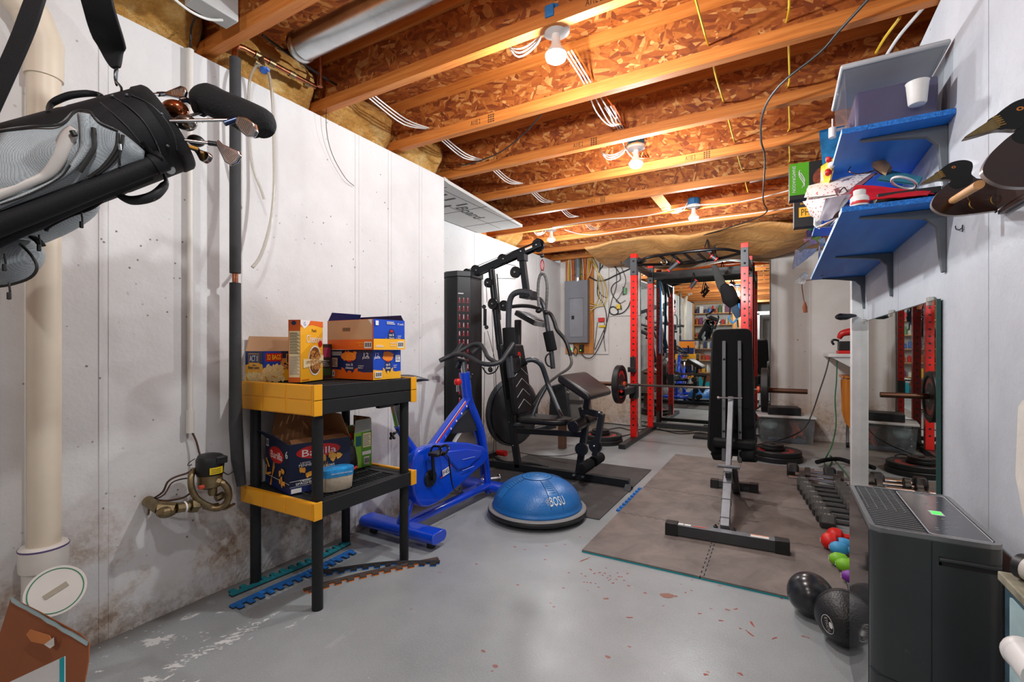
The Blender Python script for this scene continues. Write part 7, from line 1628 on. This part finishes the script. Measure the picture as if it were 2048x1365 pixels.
# items on the lower shelf
ZB = ZLo+.0195
t = thing('gift_bag', 'white spotted gift bag sticking out over the lower blue shelf', 'bag', (.2, 2.6, ZB))
GB = NT('spotted_paper'); GB.set('Base Color', GB.mix(GB.ramp(GB.vor(60), [(.0, 1.0), (.2, 1.0), (.28, 0.0)]), '#e2dcd8', '#b83a3c')); GB.set('Roughness', .6); GB = GB.m
sheet([P(1612, 402, D=2.25), P(1620, 378, D=2.3), P(1760, 345, D=2.1), P(1690, 395, D=2.05)], GB, .02, puff=.012).build('spotted_top', t)
sheet([P(1612, 402, D=2.25), P(1690, 388, D=2.05), P(1684, 415, D=1.98), P(1640, 442, D=2.2)], GB, .02, puff=.01).build('spotted_side', t)
sheet([P(1668, 380, D=2.12), P(1756, 345, D=2.08), P(1700, 392, D=2.0), P(1676, 400, D=2.04)], M('mauve_paper', '#8a5c62', rough=.6), .004).build('mauve_inside', t)
B(INK).tube([P(1672, 396, D=2.08), P(1684, 378, D=2.06), P(1690, 376, D=2.06), P(1696, 388, D=2.04)], .0025, 6, smooth=4).build('bag_cord', t)
t = thing('tissue_paper', 'crumpled white tissue hanging off the lower shelf edge', 'tissue', tuple(P(1636, 430, D=2.3)))
rnd = random.Random(9)
tp = M('white_tissue', '#e6e4e2', rough=.6)
for (a, b, c, dd) in (((1612, 405), (1636, 400), (1645, 445), (1620, 430)), ((1630, 420), (1648, 425), (1640, 458), (1628, 450))):
    sheet([P(*a, D=2.35), P(*b, D=2.3), P(*c, D=2.4), P(*dd, D=2.45)], tp, .004, puff=.015).build('paper_fold', t)
t = thing('paper_stack', 'grey purple bags and papers piled on the lower blue shelf', 'papers', (.3, 2.6, ZB))
sheet([P(1648, 443, D=2.02), P(1662, 396, D=1.95), P(1704, 388, D=1.86), P(1676, 436, D=1.9)], M('grey_purple_bag', '#6b6270', rough=.6, var=.25, vs=12), .02, puff=.008).build('purple_grey_bag', t)
for k in range(5):
    T = frame((.22+.01*k, 2.26+.04*k, ZB+.004+.006*k), (1, .1*k, .02), (-.1*k, 1, .03)); B([SILF, WHT, M('grey_purple_bag'), CARDL, WHT][k]).box(0, .26-.02*k, 0, .3, 0, .004, T).build('loose_sheet', t, bev=.001)
t = thing('red_folder', 'red paper folder lying open on the lower blue shelf', 'folder', (.36, 2.4, ZB+.03))
FR = M('red_card', '#c01820', rough=.5)
sheet([P(1690, 400, D=1.97), P(1712, 372, D=1.98), P(1745, 372, D=1.93), P(1870, 388, D=1.72)], FR, .003).build('folder_flap', t); sheet([P(1730, 402, D=1.86), P(1735, 378, D=1.92), P(1862, 384, D=1.75), P(1855, 392, D=1.70)], FR, .003).build('folder_back', t)
t = thing('pill_bottle', 'white bottle with a red label on the lower blue shelf', 'bottle', (.265, 2.245, ZB))
c = P(1719, 405, D=1.80); c = Vector((c.x, c.y, ZB)); 
B(M('bottle_white', '#e2e2df', rough=.35)).lathe([(.0, 0), (.028, 0), (.030, .004), (.030, .032), (.024, .040), (.018, .042), (.0, .042)], c, seg=28).build('bottle_body', t)
B(RED).lathe([(.0303, .006), (.0306, .007), (.0306, .016), (.0303, .017)], c, seg=28, cap=False).build('label_band', t); B(M('bottle_white')).lathe([(.0, .042), (.019, .042), (.020, .044), (.020, .060), (.018, .062), (0, .062)], c, seg=28).build('bottle_cap', t)
t = thing('paper_bag', 'small brown paper bag with string handle under the upper shelf', 'bag', tuple(P(1760, 350, D=2.1)))
sheet([P(1747, 340, D=2.1), P(1755, 314, D=2.1), P(1785, 335, D=2.05), P(1775, 358, D=2.05)], CARDL, .03, puff=.01).build('bag_panel', t)
B(COPPER).tube([P(1750, 342, D=2.1), P(1720, 348, D=2.1), P(1698, 343, D=2.12), P(1705, 333, D=2.14), P(1745, 326, D=2.12), P(1755, 330, D=2.12)], .002, 6, smooth=5).build('string_handle', t)
t = thing('teal_book', 'teal notebook and black tray on the lower blue shelf', 'book', tuple(P(1800, 360, D=1.95)))
sheet([P(1752, 362, D=2.03), P(1778, 343, D=2.08), P(1845, 357, D=1.9), P(1836, 372, D=1.86)], M('teal_cover', '#3d7f90', rough=.5), .006).build('teal_cover', t)
B(M('tray_black', '#171719', rough=.6)).box(.33, .52, 2.30, 2.75, ZB+.035, ZB+.06).build('black_tray', t, bev=.003)
t = thing('white_ring', 'white plastic ring leaning on the lower blue shelf', 'ring', tuple(P(1808, 368, D=1.85)))
B(M('ring_white', '#dcdad6', rough=.4)).tube([P(1808+25*math.cos(a), 366+11*math.sin(a)+5*math.cos(a), D=1.80+.06*math.sin(a)) for a in [2*PI*k/24 for k in range(24)]], .0045, 8, closed=True).build('ring', t)
# clutter at the far end of the lower shelf: each item its own
rnd = random.Random(21)
cl = [('scissors_handle', 'green scissor handles among the clutter at the lower shelf end', 'scissors', '#2fae48', [(1612, 452), (1626, 446), (1630, 455), (1618, 462)]), 
      ('seed_packet', 'purple printed packet in the clutter at the lower shelf end', 'packet', '#5a4a86', [(1612, 462), (1632, 455), (1634, 472), (1614, 474)]),
      ('seed_packet', 'orange brown tube packet in the clutter at the lower shelf end', 'packet', '#b0683c', [(1626, 452), (1634, 452), (1644, 482), (1636, 486)]),
      ('seed_packet', 'pink and white packet in the clutter at the lower shelf end', 'packet', '#c89ab0', [(1606, 478), (1626, 472), (1634, 486), (1612, 492)]),
      ('paint_brush', 'tan brush sticking out low at the shelf end', 'brush', '#c8a070', [(1593, 498), (1618, 480), (1622, 486), (1600, 504)]),
      ('paper_slip', 'grey pointed paper hanging at the lower shelf end', 'paper', '#b9b3b0', [(1590, 500), (1634, 496), (1628, 506), (1584, 540)]),
      ('paper_slip', 'white torn paper hanging lowest at the shelf end', 'paper', '#ddd8d2', [(1604, 545), (1616, 548), (1608, 568), (1588, 566)]),
      ('seed_packet', 'lime packet under the green scissors at the shelf end', 'packet', '#a8c83a', [(1622, 476), (1640, 470), (1642, 480), (1626, 486)]),
      ('seed_packet', 'red tipped packet beside the orange tube at the shelf end', 'packet', '#c8402c', [(1640, 462), (1650, 460), (1652, 474), (1642, 476)]),
      ('seed_packet', 'blue white packet at the front of the shelf end clutter', 'packet', '#7890b8', [(1618, 436), (1630, 430), (1634, 446), (1622, 450)]),
      ('seed_packet', 'cream packet sticking up from the shelf end clutter', 'packet', '#e6dcc4', [(1636, 480), (1648, 474), (1650, 490), (1640, 494)])]
for nm, lb, cat, hx, q in cl:
    D_ = 3.35+.2*rnd.random(); p4 = [P(a, b, D=D_+.03*i) for i, (a, b) in enumerate(q)]
    o = sheet(p4, M('clutter_'+hx[1:], hx, rough=.5, var=.35, vs=70), .006, puff=.004).build(nm, label=lb, cat=cat); WM[o.name] = Matrix()
t = thing('blue_ribbon_loop', 'dark blue ribbon loop hanging below the lower shelf edge', 'ribbon', tuple(P(1645, 500, D=3.4)))
B(M('navy_ribbon', '#1c2f5a', rough=.6)).tube([P(1640, 490, D=3.4), P(1638, 530, D=3.4), P(1640, 549, D=3.4), P(1648, 549, D=3.4), P(1652, 530, D=3.4), P(1650, 488, D=3.4)], .011, 8, flat=.25, smooth=4).build('ribbon', t)
t = thing('hanging_toggle', 'brown cord with a small wooden toggle hanging from the lower shelf end', 'toggle', tuple(P(1605, 560, D=3.7)))
B(M('brown_cord', '#6a3424', rough=.6)).tube([(.215, 4.285, 1.655), P(1605, 565, D=3.66), P(1606, 590, D=3.7), P(1609, 606, D=3.7)], .0035, 7, smooth=4).build('cord', t)
B(M('toggle_wood', '#8a4a2c', rough=.5)).tube([P(1609, 604, D=3.7), P(1609.5, 615, D=3.7), P(1611, 626, D=3.7)], [.007, .018, .014], 10, flat=.6).build('wood_toggle', t)
t = thing('door_knob_hook', 'grey metal knob sticking out left of the white post', 'hook', tuple(P(1695, 635, D=3.55)))
B(DKMET).tube([P(1712, 632, D=3.5), P(1702, 632, D=3.5), P(1692, 634, D=3.5), P(1680, 634, D=3.5), P(1672, 635, D=3.5)], [.008, .016, .024, .026, .012], 16, smooth=4).build('knob', t)
# ducks: two plywood duck profiles joined by a box and a dowel
def smooth2(pl, k=4):
    o, _ = catmull([Vector((x, z, 0)) for x, z in pl], 0, k, True); return [(q.x, q.y) for q in o]
def duckpoly(s):
    # beak tip at 0,0, facing -x ; units scaled by s
    P0 = [(0, 0), (.10, .075), (.19, .135), (.27, .20), (.34, .26), (.42, .31), (.52, .33), (.62, .32), (.70, .27), (.72, .20), (.71, .12), (.70, .06), (.74, .0), (.82, -.05), (1.15, -.05), (1.45, .0), (1.75, .05), (1.75, -.62), (1.2, -.64), (.62, -.66), (.42, -.64), (.28, -.58), (.18, -.48), (.16, -.38), (.22, -.24), (.32, -.12), (.42, -.03), (.50, .03), (.44, .0), (.36, .02), (.26, .035), (.12, .01)]
    return smooth2([(x*s, z*s) for x, z in P0])
WDK = mk_wood('dark_walnut_stain', '#1c0c07', '#2a120a', '#3a1a0c', 0, .25); DBL = M('duck_black', '#090c0b', rough=.3, spec=.3); DOL = M('duck_olive', '#6a5a30', rough=.45, var=.3, vs=40); GOLD = M('duck_gold', '#a3803e', rough=.5)
EDG = M('varnished_edge', '#8d8480', rough=.25, var=.2)
t = thing('duck_rack', 'dark wooden rack with two painted duck profiles on the right wall', 'duck rack', (.45, 1.6, 1.4))
def duck(y, tip, s, th=.02, nm='duck_profile'):
    T = frame((tip[0], y, tip[1]), (1, 0, 0), (0, 0, 1)); pl = duckpoly(s); mx = RX-.012-tip[0]
    pl = [(min(x, mx), z) for x, z in pl]
    o = B(EDG).prism(pl, -th, -.0005, T).build(nm, t, bev=.0)
    B(WDK).prism(pl, -.0004, .0008, T).build('walnut_face', o, sm=False)
    hd = [(x, z) for x, z in duckpoly(s) if z > -.20*s and .19*s < x < .9*s]
    head = [(.19, .135), (.27, .20), (.34, .26), (.42, .31), (.52, .33), (.62, .32), (.70, .27), (.72, .20), (.71, .12), (.70, .06), (.72, -.04), (.66, -.14), (.50, -.18), (.40, -.10), (.42, -.03), (.50, .03), (.44, .0), (.36, .02), (.28, .03)]
    head = smooth2(head); B(DBL).add([(x*s, z*s, .0014) for x, z in head], [tuple(range(len(head)))], T).build('black_head', o, sm=False)
    bk_ = [(0, 0), (.10, .075), (.19, .135), (.27, .19), (.31, .14), (.30, .05), (.26, .035), (.12, .01)]
    B(DOL).add([(x*s, z*s, .0018) for x, z in bk_], [tuple(range(len(bk_)))], T).build('olive_beak', o, sm=False)
    m = B(M('duck_eye', '#d07a1c', rough=.3)).add([(.46*s+.030*s*math.cos(a), .22*s+.022*s*math.sin(a), .0022) for a in [2*PI*k/16 for k in range(16)]], [tuple(range(16))], T)
    m.use(DBL).add([(.46*s+.015*s*math.cos(a), .22*s+.012*s*math.sin(a), .0026) for a in [2*PI*k/12 for k in range(12)]], [tuple(range(12))], T); m.build('eye', o, sm=False)
    m = B(GOLD)
    def arc(cx, cz, r, a0, a1, w0):
        ps = []
        for k in range(11):
            a = a0+(a1-a0)*k/10; ps.append((cx+r*math.cos(a), cz+r*.7*math.sin(a), w0*math.sin(PI*(k+.5)/11)))
        m.tube([T @ Vector((x*s, z*s, .0016)) for x, z, w in ps], [max(.0006, w*s) for x, z, w in ps], 6, flat=.3)
    arc(.95, -.35, .30, 2.0, 3.6, .012); arc(.85, -.48, .18, 2.7, 4.0, .03); arc(1.15, -.45, .2, 2.6, 3.9, .03)
    for k in range(5): m.tube([T @ Vector(((.24+.012*k)*s, (.17-.025*k)*s, .0024)), T @ Vector(((.30+.012*k)*s, (.18-.025*k)*s, .0024))], .0012, 4)
    m.build('gold_strokes', o, sm=False)
ft = P(1841, 368, y=1.80); nt_ = P(1928, 276, y=1.42)
duck(1.80, (ft.x, ft.z), .245/1.55); duck(1.42, (nt_.x, nt_.z), .30/1.55)
fz = ft.z-.66*.158; xb = ft.x+.085
dz0 = P(1905, 402, y=1.80); dz1 = P(1960, 368, y=1.44)
B(M('raw_dowel', '#cf9a62', rough=.6)).cyl((dz0.x, 1.795, dz0.z), (dz1.x, 1.445, dz1.z), .010, 14).build('dowel', t)
bx0, bx1 = P(1992, 440, y=1.80).x, RX-.014
B(WDK).add([(bx0, 1.80, fz+.005), (bx0, 1.44, fz-.01), (bx0+.012, 1.44, fz-.01), (bx0+.012, 1.80, fz+.005), (bx0, 1.80, fz+.12), (bx0, 1.44, fz+.12), (bx0+.012, 1.44, fz+.12), (bx0+.012, 1.80, fz+.12)], [(3, 2, 1, 0), (4, 5, 6, 7), (0, 1, 5, 4), (1, 2, 6, 5), (2, 3, 7, 6), (3, 0, 4, 7)]).build('side_board', t, bev=.002)
B(WDK).box(bx0, RX-.002, 1.44, 1.79, fz-.012, fz).build('bottom_board', t, bev=.002)
o = B(DKMET).tube([P(1911, 452, x=.53), P(1912, 458, x=.53), P(1918, 460, x=.528), P(1924, 456, x=.53), P(1925, 450, x=.533), P(1925, 464, x=.53)], .0018, 6, smooth=3).build('cup_hook', label='small dark hook in the grey wall under the ducks', cat='hook')
# tank at the lower right edge
t = thing('weathered_cabinet', 'weathered blue green cabinet at the lower right edge by the wall', 'cabinet', (.47, 1.2, 0))
WTH = M('weathered_teal', '#2c4450', rough=.5, var=.6, vs=7); WTP = M('weathered_pale', '#9fb9bd', rough=.6, var=.25, vs=9)
B(WTH).box(.418, .520, .85, 1.40, 0, .63).build('cabinet_body', t, bev=.004)
B(WTP).box(.414, .418, .85, 1.36, 0, .615).build('pale_side', t); B(M('weathered_top', '#8a8672', rough=.7, var=.5, vs=20)).box(.41, .524, .85, 1.41, .63, .65).build('cabinet_top', t, bev=.003)
for k in range(3): B(INK).box(.43, .50, 1.4005, 1.402, .50+.02*k, .508+.02*k).build('vent_slot', t)
B(M('blue_tape', '#1c5fa8', rough=.5)).add([(.4135, 1.30, .30), (.4135, 1.24, .30), (.4135, 1.30, .45), (.4135, 1.34, .45)], [(0, 1, 2, 3)]).build('blue_stroke', t)
t = thing('spray_bottle', 'round black and white capped can on the weathered cabinet', 'can', (.46, 1.36, .652))
B(M('white_can', '#c9c6bd', rough=.4)).cyl((.445, 1.372, .677), (.49, 1.30, .677), .025, 20).build('can_body', t); B(BLK).cyl((.438, 1.383, .677), (.446, 1.371, .677), .026, 20).build('can_base', t)
t = thing('white_jug', 'white plastic bottle end at the lower right corner', 'bottle', (.39, 1.2, .2))
q = P(2045, 1310, y=1.22); B(M('jug_white', '#dedddb', rough=.4)).ball(q+Vector((.0, 0, 0)), .030, 20, 12).cyl(q, q+Vector((0, -.08, 0)), .028, 18).build('bottle_body', t)
B(M('wood_scrap_brown', '#8a5a30', rough=.7, bump=.5, bs=40)).box(.522, .534, 1.45, 1.62, .70, 1.05).build('torn_board', label='strip of torn brown wood on the wall at the far right edge', cat='board')
# cardboard carton at the lower left corner
t = thing('moving_carton', 'open cardboard carton with a white and teal side at the lower left corner', 'box', (-1.5, .35, 0))
def slab(pts, m, th, nm, hole=None):
    a = [Vector(p) for p in pts]; n = (a[1]-a[0]).cross(a[3]-a[0]).normalized()*th; k = len(a)
    return B(m).add(a+[p+n for p in a], [tuple(range(k)), tuple(reversed(range(k, 2*k)))]+[(i, k+i, k+(i+1) % k, (i+1) % k) for i in range(k)]).build(nm, t)
A = [P(22, 1196, D=1.24), P(75, 1222, D=1.20), P(160, 1268, D=1.13), P(178, 1286, D=1.12), P(176, 1325, D=1.10), P(158, 1420, D=1.06), P(-60, 1450, D=1.15), P(-20, 1330, D=1.22)]
MC['inner_card'] = mat('inner_cardboard', '#8a4f2c', .8, bump=.2, bs=30)
slab(A, MC['inner_card'], .003, 'raised_flap')
slab([P(52, 1270, D=1.165), P(60, 1260, D=1.168), P(98, 1272, D=1.14), P(104, 1284, D=1.135), P(92, 1291, D=1.13), P(62, 1284, D=1.155)], M('handle_fold', '#b9733f', rough=.8), .002, 'handle_fold')
slab([P(88, 1290, D=1.128), P(107, 1276, D=1.13), P(108, 1292, D=1.13), P(100, 1298, D=1.128)], M('handle_hole_wall', '#d6d2cc', rough=.7), .001, 'handle_hole')
slab([P(-60, 1402, D=.98), P(128, 1314, D=.98), P(128, 1430, D=.96), P(-60, 1470, D=.96)], M('white_carton_side', '#c9cbca', rough=.6), .003, 'white_side')
slab([P(119, 1319, D=.978), P(128, 1314, D=.978), P(128, 1430, D=.958), P(119, 1430, D=.958)], M('teal_carton_print', '#1a9aa4', rough=.5), .001, 'teal_edge')
sheet([P(22, 1194, D=1.238), P(178, 1284, D=1.118), P(176, 1292, D=1.116), P(26, 1204, D=1.236)], M('clear_tape', '#a9c4c8', rough=.3), .002).build('tape_edge', t)
# ================================================================== behind the camera (seen in the mirrors)
w = B(STUD)
for x in (-2.30, -1.16, -1.04, -.66, .25, 1.0): w.box(x, x+.04, -1.62, -1.53, 0, 2.48)
w.box(-2.3, .6, -1.62, -1.53, 2.42, 2.48); struct(w, 'trim_40')
struct(B(WPAINT).box(-.60, -.50, -1.56, -1.50, 0, 2.10).box(.14, .24, -1.56, -1.50, 0, 2.10).box(-.60, .24, -1.56, -1.50, 2.05, 2.15), 'trim_41', bev=.004)
struct(B(CONC).box(-2.3, -.62, -1.72, -1.66, 0, 2.8), 'wall_pantry')
t = thing('pantry_shelves', 'tall pine pantry shelves behind the camera seen in the back mirror', 'shelves', (-1.7, -1.35, 0))
zsh = (.40, .76, 1.10, 1.44, 1.80, 2.14)
for z in zsh: B(STUD).box(-2.25, -1.17, -1.60, -1.30, z-.02, z).build('shelf_board', t)
for x in (-2.26, -1.19): B(STUD).box(x, x+.03, -1.60, -1.30, 0, 2.42).build('shelf_side', t)
rnd = random.Random(4)
cols = ['#c8302a', '#e8e6e0', '#3a6cb4', '#e0b02c', '#d8d4c8', '#7a3a6a', '#4a8a5a', '#e8e6e0', '#b85a2c', '#2c3c6a']
nm_c = {'#c8302a': 'red', '#e8e6e0': 'white', '#3a6cb4': 'blue', '#e0b02c': 'yellow', '#d8d4c8': 'cream', '#7a3a6a': 'purple', '#4a8a5a': 'green', '#b85a2c': 'orange', '#2c3c6a': 'navy'}
lv = ['lowest', 'second', 'third', 'fourth', 'fifth', 'top']
for i, z in enumerate(zsh):
    x = -2.20; ct = -1
    while x < -1.27:
        ct += 1; wd = rnd.uniform(.068, .11); h = rnd.uniform(.12, .24); c = cols[rnd.randrange(len(cols))] if i != 1 else cols[rnd.choice((0, 0, 8))]
        m = M('goods_'+c[1:], c, rough=.45, var=.2, vs=30)
        if rnd.random() < .5:
            o = B(m).lathe([(.0, 0), (wd*.45, 0), (wd*.46, .004), (wd*.46, h*.75), (wd*.3, h*.84), (wd*.3, h), (0, h)], (x+wd/2, -1.42, z+.0005), seg=16).build('jar', label='%s jar on the %s pantry shelf, item %s along' % (nm_c[c], lv[i], ORD[ct]), cat='jar', group='jars on the pantry shelves')
        else:
            o = B(m).box(x, x+wd*.9, -1.50, -1.37, z+.0005, z+h).build('food_box', label='%s food box on the %s pantry shelf, item %s along' % (nm_c[c], lv[i], ORD[ct]), cat='box', group='food boxes on the pantry shelves')
        x += wd+.015
for k, x in enumerate((-2.0, -1.5)):
    B(M('teal_box_goods', '#1aa0b0', rough=.5)).box(x-.22, x+.2, -1.55, -1.32, .001, .34).build('teal_carton', label='teal carton on the floor under the pantry shelves, %s one' % ('left', 'right')[k], cat='box')
